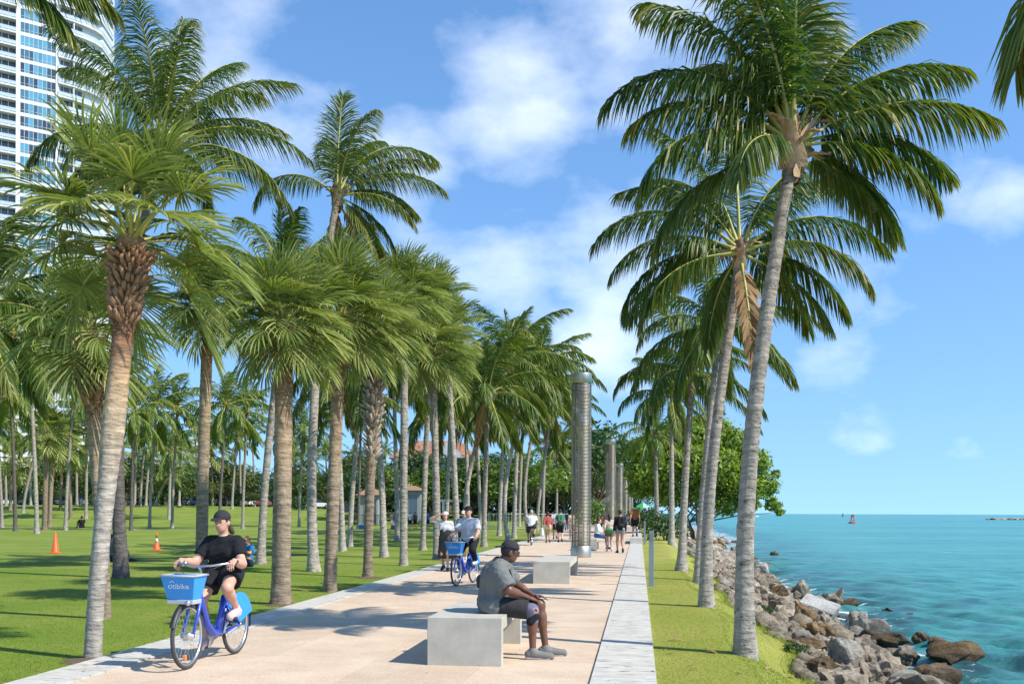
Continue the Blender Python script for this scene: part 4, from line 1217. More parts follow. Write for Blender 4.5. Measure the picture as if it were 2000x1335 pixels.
heroes = [  # u, v of the middle, width px, height px, depth factor, mesh, label
    (1602, 1189, 80, 40, 'white', 'big pale flat sided stone block tipped towards the water'),
    (1868, 1312, 105, 66, 'dark', 'largest dark brown boulder at the lower right water edge'),
    (1650, 1270, 84, 62, 'grey', 'large rounded grey boulder below the brown one'),
    (1607, 1226, 66, 44, 'brown', 'rust brown boulder just below the pale block'),
    (1680, 1222, 56, 60, 'grey', 'grey upright boulder right of the rust brown one'),
    (1735, 1250, 86, 40, 'dark', 'long dark slab shaped boulder sloping to the water'),
    (1765, 1282, 56, 40, 'tan', 'speckled pale boulder under the dark sloping slab'),
    (1800, 1270, 34, 30, 'brown', 'small pointed brown boulder at the water edge'),
    (1660, 1185, 34, 24, 'brown', 'pointed dark rock with a flat top beside the pale block'),
    (1733, 1210, 22, 14, 'dark', 'little dark rock standing out in the foam'),
    (1775, 1220, 22, 10, 'brown', 'little mossy rock out in the water'),
    (1700, 1310, 62, 44, 'tan', 'honeycombed sandy boulder at the bottom of the picture'),
    (1660, 1315, 44, 44, 'tan', 'pale round boulder at the bottom of the picture'),
    (1520, 1148, 30, 20, 'brown', 'rounded brown boulder at the water edge beside the near palm trunk'),
    (1845, 1285, 50, 24, 'brown', 'orange topped boulder behind the largest dark one'),
    (1512, 1088, 20, 14, 'dark', 'pointed dark rock standing in surf behind the near palm'),
    (1775, 1322, 60, 30, 'grey', 'flat wet grey boulder left of the largest dark one'),
]
HM = {'white': rock_mesh(90, M['rock_white'], cuts=0, sub=3, rough=.012, lump=.03), 'dark': rock_mesh(91, M['rock_brown'], cuts=16, sub=4, rough=.04), 'grey': rock_mesh(92, M['rock_grey'], cuts=10, sub=4, rough=.05),
      'brown': rock_mesh(93, M['rock_brown'], cuts=8, sub=4, rough=.10, lump=.2), 'tan': rock_mesh(94, M['rock_tan'], cuts=8, sub=4, rough=.11)}
# the pale block is squared
bm = bmesh.new(); bmesh.ops.create_cube(bm, size=1.7); bmesh.ops.bevel(bm, geom=list(bm.edges), offset=.08, segments=2, affect='EDGES'); bmesh.ops.subdivide_edges(bm, edges=list(bm.edges), cuts=2, use_grid_fill=True)
for v_ in bm.verts: v_.co *= 1 + rr.uniform(-.018, .018)
bm.to_mesh(HM['white']); bm.free()
for (u, v, w, h, k, lab) in heroes:
    p = on_bank(u, v + h * .25, .1)
    d = depth(p)
    s = w / FPX * d / 2
    sz = max(h / FPX * d / 2 * 1.15, s * .45)
    p = p + Vector((-FWD.x, -FWD.y, 0)) * -s * .3
    taken.append((p.x, p.y, s))
    rz = rr.uniform(0, 6.28)
    rot = (rr.uniform(-.25, .25), rr.uniform(-.25, .25), rz)
    if w > 100: sz = s * .82
    p.z = max(p.z, SEA_Z + (.38 * sz if w > 30 else .1 * sz))
    if k == 'white': rot = (R(14), R(18), R(-22)); sz = s * .36; p.z += .12
    place_rock(HM[k], p + Vector((0, 0, sz * .12)), (s, s * rr.uniform(.8, 1.05), sz), rot, lab)
cand = []
for k in range(2600):
    y = 7 + 100 * rr.random() ** 1.7
    f = rr.random()
    e_, s_ = float(edge_x(y)), float(shore_x(y))
    x = e_ + .12 + (s_ + .9 - e_) * f
    cand.append((x, y, f))
nrock = 0
for big in (1, 0):
    for (x, y, f) in cand:
        if nrock >= 285: break
        r = rr.uniform(.30, .56) * (.65 + .7 * f) if big else rr.uniform(.13, .30)
        if y > 45: r *= 1.35
        if f > .93 and rr.random() < .6: continue
        if big and nrock >= 135: break
        if not rock_free(x, y, r): continue
        taken.append((x, y, r))
        kind, me = ROCKS[rr.randrange(15)]
        z = float(hgt(x, y)) + r * .10
        place_rock(me, (x, y, z), (r, r * rr.uniform(.8, 1.2), r * rr.uniform(.8, 1.15)), (rr.uniform(-.5, .5), rr.uniform(-.5, .5), rr.uniform(0, 6.28)), ROCK_LAB[kind], kind.replace('rock_', '') + ' boulders of the bank')
        nrock += 1
# small stones between them
def rubble():
    rng = np.random.default_rng(3)
    bm = bmesh.new(); bmesh.ops.create_icosphere(bm, subdivisions=1, radius=1.0)
    bv = np.array([q.co[:] for q in bm.verts]); bf = np.array([[q.index for q in f.verts] for f in bm.faces]); bm.free()
    n = 5200
    y = 6.5 + 75 * rng.uniform(0, 1, n) ** 1.7
    e_, s_ = edge_x(y), shore_x(y)
    x = e_ + .0 + (s_ + .3 - e_) * rng.uniform(0, 1, n) ** 1.2
    r = np.exp(rng.normal(np.log(.075), .45, n))
    z = hgt(x, y) - .08 + r * .5
    V = bv[None] * (r[:, None] * rng.uniform(.7, 1.25, (n, 3)))[:, None] * (1 + rng.normal(0, .14, (n, len(bv), 1)))
    a = rng.uniform(0, 6.28, n)
    c, s = np.cos(a)[:, None], np.sin(a)[:, None]
    X, Y = V[..., 0] * c - V[..., 1] * s, V[..., 0] * s + V[..., 1] * c
    V = np.stack([X + x[:, None], Y + y[:, None], V[..., 2] + z[:, None]], 2)
    F = bf[None] + (np.arange(n) * len(bv))[:, None, None]
    o = link('rubble', mesh_np('rubble', V.reshape(-1, 3), F.reshape(-1, 3), M['rock_tan'], True))
    tag(o, 'small loose stones filling the gaps between the boulders', 'stones', kind='stuff')
rubble()

# ================================================================== broadleaf trees
M['leaf_dark'] = leaf_mat('tree_leaf_dark', (.022, .055, .012), (.045, .10, .02), (.12, .17, .035), rough=.5, trans=.25)
M['leaf_olive'] = leaf_mat('tree_leaf_olive', (.05, .08, .018), (.11, .15, .03), (.24, .23, .05), rough=.55, trans=.28)
M['leaf_bright'] = leaf_mat('tree_leaf_bright', (.05, .10, .015), (.13, .21, .03), (.30, .33, .06), rough=.45, trans=.32)
M['leaf_sunny'] = leaf_mat('tree_leaf_sunny', (.10, .17, .02), (.26, .35, .045), (.46, .48, .09), rough=.5, trans=.42)  # leaf green raised to look sunlit despite the crown's own shading
M['bark'] = simple('tree_bark', (.16, .125, .09), .9, var=.3, nscale=8, bump=.6, bscale=20)
def leaf_cloud(name, blobs, n, size, seed, mat):
    """blobs: (centre, radii).  Leaves sit in the outer shell of each blob, denser on top, in loose sprays"""
    rng = np.random.default_rng(seed)
    vol = np.array([b[1][0] * b[1][1] * b[1][2] for b in blobs]) ** .75
    idx = rng.choice(len(blobs), n, p=vol / vol.sum())
    C = np.array([b[0] for b in blobs])[idx]; RR = np.array([b[1] for b in blobs])[idx]
    # sprays: leaves gather round spray centres
    ns = max(8, n // 14)
    dirs = nrm(rng.normal(0, 1, (ns, 3)) + np.array([0, 0, .25]))
    rad = rng.uniform(.55, 1.08, ns) ** .7
    sp = rng.integers(0, ns, n)
    p = C + RR * (dirs[sp] * rad[sp][:, None]) + rng.normal(0, 1, (n, 3)) * (RR.mean(1) * .13)[:, None]
    nn = nrm(dirs[sp] + rng.normal(0, .7, (n, 3)) + np.array([0, 0, .3]))
    u = nrm(np.cross(nn, rng.normal(0, 1, (n, 3)))); w = np.cross(nn, u)
    s = size * rng.uniform(.6, 1.35, n)[:, None]
    V = np.stack([p - u * s, p - w * s * .5 + nn * s * .1, p + u * s, p + w * s * .5 + nn * s * .1], 1)
    t = np.clip(rng.normal(.42, .16, ns)[sp] + rng.normal(0, .12, n), 0, 1)
    return mesh_np(name, V.reshape(-1, 3), np.arange(4 * n).reshape(-1, 4), mat, False, {'tint': np.repeat(t, 4)})
def wood_mesh(blobs, base_r, seed, stems=1, spread=.3):
    rng = random.Random(seed)
    mb = MB()
    for s_ in range(stems):
        a = s_ * 2.4
        o = Vector((math.cos(a), math.sin(a), 0)) * (spread if stems > 1 else 0)
        zc = min(b[0][2] for b in blobs)
        fork = o * 2.2 + Vector((rng.uniform(-.2, .2), rng.uniform(-.2, .2), zc * .55))
        mb.tube([o + Vector((0, 0, -.3)), o + Vector((0, 0, .2)), o * 1.5 + Vector((0, 0, zc * .3)), fork], [base_r * 1.35, base_r, base_r * .85, base_r * .7], 7)
        for i, (c, r_) in enumerate(blobs):
            if i % stems != s_: continue
            c = Vector(c)
            m_ = fork.lerp(c, .5) + Vector((rng.uniform(-.3, .3), rng.uniform(-.3, .3), rng.uniform(-.2, .4)))
            mb.tube([fork, m_, c], [base_r * .5, base_r * .3, base_r * .1], 5)
    return mb
TREEV = {}
def tree_variant(k, leafm):
    key = (k, leafm)
    if key in TREEV: return TREEV[key]
    rng = random.Random(k * 7 + 3)
    blobs = []
    H = 6.0
    for i in range(13):
        a = i * 2.4 + rng.uniform(-.3, .3); q = math.sqrt((i + .5) / 13)
        z = H * (.50 + .42 * (1 - q ** 1.8)) + rng.uniform(-.5, .5)
        rad = rng.uniform(.85, 1.45)
        blobs.append(((math.cos(a) * 2.5 * q, math.sin(a) * 2.5 * q, z), (rad * 1.15, rad * 1.15, rad * .8)))
    crown = leaf_cloud('crown', blobs, 3000, .17, k, M[leafm])
    tw = wood_mesh(blobs, .16, k)
    w = tw.build('trunk', M['bark']); wm = w.data; bpy.data.objects.remove(w)
    TREEV[key] = (wm, crown)
    return TREEV[key]
def tree(p, s, k, leafm, label, group):
    root = empty('broadleaf_tree', p, random.Random(int(p[0] * 31 + p[1])).uniform(0, 6.28), label, 'tree', group)
    root.scale = (s[0], s[0], s[1])
    wm, cr = tree_variant(k, leafm)
    link('trunk', wm, root); link('crown', cr, root)
    return root
tr = random.Random(5)
def backdrop(u0, u1, vt, d, n, seed, label):  # added leaf masses, dark in place of the shade and buildings behind the trees
    blobs = []; q = random.Random(seed)
    u = u0
    while u < u1:
        p = at(u, HY, d + q.uniform(-4, 4)); g0 = float(hgt(p.x, p.y)) if p.x < x_left(p.y) else 0.0
        H_ = (at(u, vt + q.uniform(-10, 14), d).z - g0)
        blobs.append(((p.x, p.y, g0 + H_ * .28), (2.6, 2.2, H_ * .36))); blobs.append(((p.x + q.uniform(-1, 1), p.y + 1, g0 + H_ * .7), (2.4, 2.2, H_ * .34)))
        u += 2.6 / d * FPX
    o = link('shade_backdrop', leaf_cloud('shade_backdrop', blobs, n, .34, seed, M['leaf_dark']))
    tag(o, label, 'backdrop', kind='stuff')
backdrop(-40, 720, 955, 205, 26000, 8, 'dark leaf mass added for the shaded gap behind the car park')
backdrop(690, 1125, 945, 158, 16000, 9, 'dark leaf mass added for the shaded gap behind the grove')
backdrop(1120, 1262, 955, 235, 5000, 10, 'dark leaf mass added for the shaded gap at the end of the promenade')
def far_tree(u, top_v, d, k, leafm, label, group, wscale=1.0):
    p = at(u, HY, d); p.z = float(hgt(p.x, p.y)) if p.x < 0 else 0.0
    top = at(u, top_v, d).z
    s = (top - p.z) / 6.3
    return tree(p, (s * wscale, s), k, leafm, label, group)
for i, u in enumerate(range(-30, 720, 34)):
    far_tree(u + tr.uniform(-12, 12), 905 + tr.uniform(-22, 18) + (12 if 380 < u < 560 else 0), 182 + tr.uniform(-10, 22), i % 4, ['leaf_dark', 'leaf_olive', 'leaf_olive', 'leaf_bright'][i % 4],
             ['dark', 'olive', 'olive', 'bright green'][i % 4] + ' tree in the tall row behind the far parked cars, ' + ORD[i] + ' from left', 'leafy trees behind the far car park', 1.25)
for i, u in enumerate(range(-10, 620, 52)):
    far_tree(u + tr.uniform(-15, 15), 946 + tr.uniform(-16, 16), 172 + tr.uniform(-4, 4), (i + 2) % 4, ['leaf_olive', 'leaf_dark'][i % 2], ['olive', 'dark'][i % 2] + ' low leafy tree by the far parked cars, ' + ORD[i] + ' from the left', 'low trees by the far car park', 1.4)
for i, u in enumerate(range(720, 1120, 32)):
    far_tree(u + tr.uniform(-10, 10), 892 + tr.uniform(-16, 26), 140 + tr.uniform(-12, 14), i % 4, ['leaf_dark', 'leaf_bright', 'leaf_dark'][i % 3], ['dark', 'bright green', 'dark'][i % 3] + ' leafy tree in the row behind the grove, ' + ORD[i] + ' from the left', 'leafy trees behind the grove', 1.3)
for i, (u, v, d) in enumerate([(1140, 860, 170), (1166, 838, 150), (1190, 850, 190), (1215, 868, 215), (1228, 905, 250)]):
    far_tree(u, v, d, i % 4, 'leaf_dark', 'dark leafy tree far down the promenade behind the steel columns, ' + ORD[i] + ' from the left', 'trees at the far end of the promenade', 1.15)
# round seaside tree on the right, many stems
b = ground(1362, 1043, -.1); dT = depth(b)
def bl(u, v, dd, r_, fl=.8):
    c = at(u, v, dT + dd) - b
    return ((c.x, c.y, c.z), (r_, r_, r_ * fl))
sb = [bl(1262, 880, 0, 1.25), bl(1300, 862, 1, 1.35), bl(1345, 850, 0, 1.35), bl(1392, 842, 1, 1.25), bl(1435, 868, 0, 1.25), bl(1468, 905, 0, 1.2), bl(1492, 950, 0, 1.0), bl(1510, 985, 0, .55), bl(1450, 955, -1, 1.35), bl(1400, 910, -1.5, 1.5), bl(1350, 905, -1.5, 1.5),
      bl(1300, 920, -1, 1.4), bl(1255, 925, -.5, 1.15), bl(1420, 985, -1, .9), bl(1310, 965, 0, 1.2), bl(1370, 962, 0, 1.3), bl(1395, 822, .5, .5), bl(1250, 955, 0, .8), bl(1330, 880, 2, 1.6), bl(1420, 930, 2, 1.6), bl(1516, 925, .4, .34), bl(1524, 1000, .2, .3), bl(1468, 985, -1, .6), bl(1365, 828, 0, .6), bl(1270, 850, 0, .5)]
root = empty('broadleaf_tree', b, 0, 'big round bright green tree by the water at the end of the turf', 'tree')
link('crown', leaf_cloud('crown', [(c_, tuple(1.16 * q_ for q_ in r_)) for c_, r_ in sb], 30000, .19, 77, M['leaf_sunny']), root)
wood_mesh(sb, .13, 4, stems=6, spread=.45).build('trunk', M['bark'], root)
# shrub by the far kerb and low hedge by the cars
for i, (u, v, d, s, lm) in enumerate([(1172, 985, 120, .42, 'leaf_bright'), (1300, 1046, 60, .22, 'leaf_dark'), (592, 998, 150, .3, 'leaf_dark'), (1262, 1012, 95, .3, 'leaf_dark')]):
    p = at(u, HY, d); p.z = float(hgt(p.x, p.y)) if p.x < -6 else 0
    root = empty('shrub', p, i, ['bright green clipped shrub behind the nearest steel column', 'low dark shrub at the foot of the seaside tree', 'low dark shrub beside a far parked car', 'dark shrub by the far end of the kerb'][i], 'shrub')
    bls = [((math.cos(a) * 1.6, math.sin(a) * 1.6, 1.6 + .5 * math.sin(a * 3)), (1.6, 1.6, 1.5)) for a in np.linspace(0, 5.5, 6)]
    o = link('crown', leaf_cloud('crown', bls, 1400, .22, 40 + i, M[lm]), root); st = wood_mesh(bls, .12, i, 3, .2).build('stem', M['bark'], root)
    root.scale = (s * 2.2, s * 2.2, s * 2.2)
# leafy tufts at the turf edge
for i, (u, v, s, lab) in enumerate([(1556, 1275, .13, 'dark green leafy tuft at the turf edge near the big grey boulder'), (1490, 1197, .14, 'dark green leafy tuft at the turf edge by the near palm trunk')]):
    p = on_bank(u, v, 0)
    root = link('leafy_tuft', leaf_cloud('leafy_tuft', [((0, 0, .5), (1.4, 1.4, .7)), ((.9, .4, .4), (.8, .8, .5))], 700, .16, 60 + i, M['leaf_dark']), None, p)
    root.scale = (s, s, s); tag(root, lab, 'plant')

# fallen palm litter on the turf
M['litter'] = simple('dry_litter', (.42, .25, .12), .9, var=.3)
for i, (u, v, ln, a, lab) in enumerate([(1320, 1250, .20, .1, 'orange brown dry leaf lying on the turf'), (1545, 1262, .16, -.5, 'dry red brown twig on the turf beside the leafy tuft'), (1390, 1273, .15, -.4, 'thin dry stalk on the turf left of the near palm'), (1500, 1290, .12, 1.2, 'small dry sheath standing on the turf right of the near palm'), (595, 1152, .16, .3, 'pale dry leaf base on the lawn between the stout palms'), (510, 1136, .22, .1, 'brown dry scrap on the lawn beyond the stout palm')]):
    p = ground(u, v, 0); p.z = float(hgt(p.x, p.y)) + .012
    mb = MB(); pts = [Vector((ln * (t - .5), .02 * math.sin(t * 5), .012 * math.sin(t * PI))) for t in np.linspace(0, 1, 6)]
    mb.tube(pts, [.006, .018, .024, .02, .012, .003], 6, flat=.4)
    o = mb.build('dry_leaf', M['litter'], None, p); o.rotation_euler = (0, 0, a); tag(o, lab, 'leaf litter')
# bare soil rings at palm feet, as low mounds
for i, (u, v, r_, lab) in enumerate([(181, 1283, .33, 'bare soil ring round the leaning cabbage palm'), (549, 1177, .36, 'bare soil ring round the stout cabbage palm at the path'), (718, 1125, .4, 'bare soil ring round the criss-cross palm')]):
    p = ground(u, v, 0); p.z = float(hgt(p.x, p.y)) + .004
    mb = MB(); ng = 22; q = random.Random(i)
    vs = [(0, 0, .03)] + [(math.cos(a) * r_ * q.uniform(.7, 1.1), math.sin(a) * r_ * q.uniform(.7, 1.1), 0.0) for a in np.arange(ng) * 2 * PI / ng]
    mb.add(vs, [(0, 1 + k, 1 + (k + 1) % ng) for k in range(ng)], 0, True)
    tag(mb.build('soil_patch', M['dirt'], None, p), lab, 'soil', kind='structure')

# ================================================================== street furniture
def bench(p, w, dpt, h, label):
    """inverted U of cast concrete: two thick end panels and a seat slab"""
    root = empty('concrete_bench', p, R(0.6), label, 'bench', 'concrete benches on the promenade')
    th = .13
    for y_ in (th / 2, dpt - th / 2):
        MB().box((0, y_, h / 2 - .01), (w, th, h + .02)).build('end_panel', M['concrete'], root, bevel=.008)
    MB().box((0, dpt / 2, h - .003 - th / 2), (w - .006, dpt - 2 * th + .004, th)).build('seat', M['concrete'], root, bevel=.004)
    return root
fl = ground(834, 1298); fr_ = ground(980, 1301)
BW = (fr_ - fl).length
BENCH_P = (fl + fr_) / 2
BENCH_H = .505
bench(BENCH_P, BW, 1.95, BENCH_H, 'near concrete bench with a man in a grey shirt sitting on it')
p1, p2 = ground(1041, 1139), ground(1113, 1140)
bench((p1 + p2) / 2, (p2 - p1).length, 3.6, .50, 'empty concrete bench in front of the tall steel column')
p1 = ground(1158, 1075)
bench(p1 + Vector((-.2, 0, 0)), .75, 2.4, .50, 'far concrete bench just right of the steel column base')
# steel light columns
M['steel'] = simple('brushed_steel', (.50, .46, .37), .42, metal=1.0, var=.08, nscale=3)
M['steel_dull'] = simple('dull_steel', (.31, .29, .235), .45, metal=.8, var=.12, nscale=5)
def column(x, y, near, label):
    root = empty('steel_light_column', (x, y, 0), 0, label, 'light column', 'steel light columns along the promenade')
    r, H = .37, 6.62
    n = 40 if near else 20
    MB().lathe([(r * .98, -.02), (r, .02), (r, .42), (r * .985, .425), (r * .97, .43)], n).build('base', M['steel'], root)
    MB().lathe([(r * .97, H - .36), (r, H - .35), (r, H - .005), (r * .995, H), (r * .88, H + .002), (0.001, H + .002)], n).build('cap', M['steel'], root)
    mb = MB()
    pitch = .05 if near else .1
    z = .46
    while z < H - .4:
        mb.lathe([(r * .94, z), (r * .985, z), (r * .985, z + pitch * .5), (r * .94, z + pitch * .5), (r * .94, z)], n)
        z += pitch
    tag(mb.build('ring_stack', M['steel_dull'], root), kind='stuff')
    for a in range(6):
        an = a * PI / 3 + .3
        MB().tube([(math.cos(an) * r * .86, math.sin(an) * r * .86, .3), (math.cos(an) * r * .86, math.sin(an) * r * .86, H - .3)], .022, 6).build('upright_rod', M['steel'], root)
    return root
COLX = []
for i, (u, d) in enumerate([(1135, 35.9), (1192.5, 68), (1210, 101), (1221, 134), (1228.5, 167), (1233, 200)]):
    p = at(u, HY, d)
    column(p.x, p.y, i < 2, ['nearest tall stainless steel light column beside the empty bench', 'second stainless steel light column, half as tall in view', 'third stainless steel light column behind the second', 'fourth thin looking steel light column far down the path', 'fifth steel light column far down the path', 'farthest steel light column, closest to the seaside tree'][i])
# bollard lights
M['post'] = simple('blue_grey_paint', (.21, .26, .29), .45, var=.05)
for u, v, h, lab in [(1272, 1143, 1.22, 'blue grey square post standing in the turf beside the kerb'), (1259, 1062, 1.2, 'farther blue grey post by the kerb, behind the nearer one')]:
    p = ground(u, v); p.z = float(hgt(p.x, p.y))
    root = empty('bollard_light', p, 0, lab, 'post', 'blue grey posts along the kerb')
    MB().box((0, 0, h / 2), (.105, .105, h)).build('shaft', M['post'], root, bevel=.006)
    MB().box((0, 0, .004), (.19, .19, .016)).build('base_plate', M['post'], root, bevel=.003)
    MB().box((0, -.0535, h - .14), (.07, .006, .16)).build('lamp_slot', M['steel_dull'], root)
# raised kerb block farther on
p = ground(1240, 1062)
root = MB().box((-.14, p.y + 3, .17), (.62, 6, .30)).build('seat_wall', M['kerb'], bevel=.012); tag(root, 'raised pale stone block on the kerb line where a man walks', 'seat wall')
# traffic cones
M['cone'] = simple('cone_orange', (.80, .11, .018), .5, var=.08)
M['cone_white'] = simple('cone_reflective', (.75, .74, .72), .4)
for u, v, h, band, lab in [(108, 1078, .82, 0, 'plain orange traffic cone on the lawn at the left'), (306, 1073, .74, 1, 'orange traffic cone with a pale collar and extra tip on the lawn')]:
    p = ground(u, v); p.z = float(hgt(p.x, p.y))
    root = empty('traffic_cone', p, .2, lab, 'traffic cone', 'orange traffic cones on the lawn')
    MB().box((0, 0, .02), (.36, .36, .04)).build('base', M['cone'], root, bevel=.008)
    hh = h if not band else h * .72
    MB().lathe([(.15, .04), (.135, .06), (.03, hh), (.018, hh + .01), (0.001, hh + .012)], 18).build('cone_body', M['cone'], root)
    if band:
        MB().lathe([(.072, hh * .66), (.078, hh * .66), (.040, hh * .96), (.036, hh * .96)], 18).build('reflective_band', M['cone_white'], root)
        MB().lathe([(.045, hh), (.05, hh), (.022, h * 1.02), (.001, h * 1.03)], 14).build('second_tip', M['cone'], root)
# orange crate or sign far behind the leaning palm
p = at(224, 998, 95); p.z = float(hgt(p.x, p.y))
root = empty('barricade', p, 0, 'small orange barricade board beyond the dark palm trunk', 'barricade')
MB().box((0, 0, .95), (1.1, .05, .34)).build('board', M['cone'], root, bevel=.01)
for sx in (-.42, .42): MB().tube([(sx, 0, -.03), (sx, 0, 1.15)], .025, 6).build('leg', M['steel_dull'], root)

# ================================================================== at sea
M['buoy_red'] = simple('buoy_red', (.45, .035, .03), .5, var=.1)
M['black'] = simple('black_rubber', (.02, .02, .022), .6)
d = 3.0 / 18.3 * FPX
p = at(1665, 1019, d); p.z = SEA_Z
root = empty('channel_buoy', p, 0, 'red navigation buoy floating far out on the sea', 'buoy')
MB().lathe([(.6, -.5), (1.25, -.3), (1.3, .25), (1.1, .45), (.2, .5)], 16).build('float', M['buoy_red'], root)
mb = MB()
for a in range(4):
    an = a * PI / 2 + .4
    mb.tube([(math.cos(an) * .8, math.sin(an) * .8, .4), (math.cos(an) * .42, math.sin(an) * .42, 2.3)], .06, 5)
for z in (1.0, 1.7): mb.lathe([(.75 - .2 * z, z), (.8 - .2 * z, z), (.8 - .2 * z, z + .1), (.75 - .2 * z, z + .1)], 8)
mb.build('tower', M['buoy_red'], root)
MB().box((0, 0, 2.45), (.95, .95, .7), taper=.8).build('top_mark', M['buoy_red'], root, bevel=.05)
p = at(1646, 1003, 1100); p.z = SEA_Z
root = empty('channel_buoy', p, 0, 'tiny dark channel marker on the horizon left of the red buoy', 'buoy')
MB().lathe([(.8, -.4), (1.2, 0), (1.0, .6), (.2, .8)], 10).build('float', M['black'], root)
MB().lathe([(.5, .6), (.3, 2.8), (.55, 2.9), (.55, 3.6), (.1, 3.9)], 8).build('tower', M['black'], root)
M['boat'] = simple('boat_white', (.75, .75, .72), .4)
p = at(1472, 1001, 900); p.z = SEA_Z
root = empty('motor_boat', p, .3, 'small pale motor boat on the horizon beside the seaside tree', 'boat')
mb = MB(); hl = []
for x, w, z0 in ((-4, 1.3, .0), (0, 1.5, -.1), (3, 1.0, .1), (5, .05, .9)):
    hl.append([(x, -w, 1.1 + max(0, x) * .06), (x, -w * .6, z0 - .2), (x, w * .6, z0 - .2), (x, w, 1.1 + max(0, x) * .06)])
vs = [q for s_ in hl for q in s_]
mb.add(vs, [(4 * i + a, 4 * i + a + 1, 4 * i + a + 5, 4 * i + a + 4) for i in range(3) for a in range(3)] + [(4 * i + 3, 4 * i, 4 * i + 4, 4 * i + 7) for i in range(3)] + [(0, 1, 2, 3)])
mb.build('hull', M['boat'], root)
MB().box((-.6, 0, 1.7), (2.8, 1.7, 1.3), taper=.85).build('cabin', M['boat'], root, bevel=.08)
# breakwater at the right horizon
root = empty('breakwater', at(1990, 1010.5, 560), 0, 'low dark rock breakwater on the horizon at the right edge', 'breakwater'); root.location.z = SEA_Z
for i in range(22):
    q = at(1927 + i * 6.5, 1010, 560) - root.location; q.z = 0
    o = link('boulder', ROCKS[[0, 4, 5, 9][i % 4]][1], root, (q.x, q.y + rr.uniform(-1.5, 1.5), .1)); s = rr.uniform(1.0, 1.9) * (.6 if i < 2 else 1); o.scale = (s * 1.3, s, s * .95); o.rotation_euler = (rr.uniform(-.4, .4), 0, rr.uniform(0, 6))

# ================================================================== buildings
M['white_wall'] = simple('white_render', (.60, .60, .59), .7, var=.04)
M['glass_dark'] = None
def glass(name, c1, c2):
    m, nt, b = new_mat(name)
    oi = node(nt, 'ShaderNodeObjectInfo'); cr = node(nt, 'ShaderNodeValToRGB'); e = cr.color_ramp.elements
    e[0].position = .25; e[0].color = rgba(c1); e[1].position = .8; e[1].color = rgba(c2)
    nt.links.new(oi.outputs['Random'], cr.inputs[0]); nt.links.new(cr.outputs[0], b.inputs['Base Color'])
    b.inputs['Roughness'].default_value = .08; b.inputs['Specular IOR Level'].default_value = .8
    return m
M['glass'] = glass('sky_tinted_glass', (.035, .05, .075), (.10, .30, .42))  # cyan end paints the sky's reflection into random panes
M['glass_dim'] = glass('balcony_glazing', (.05, .065, .08), (.09, .12, .14))
M['rail_glass'] = simple('balcony_rail', (.42, .50, .54), .25, spec=.6)
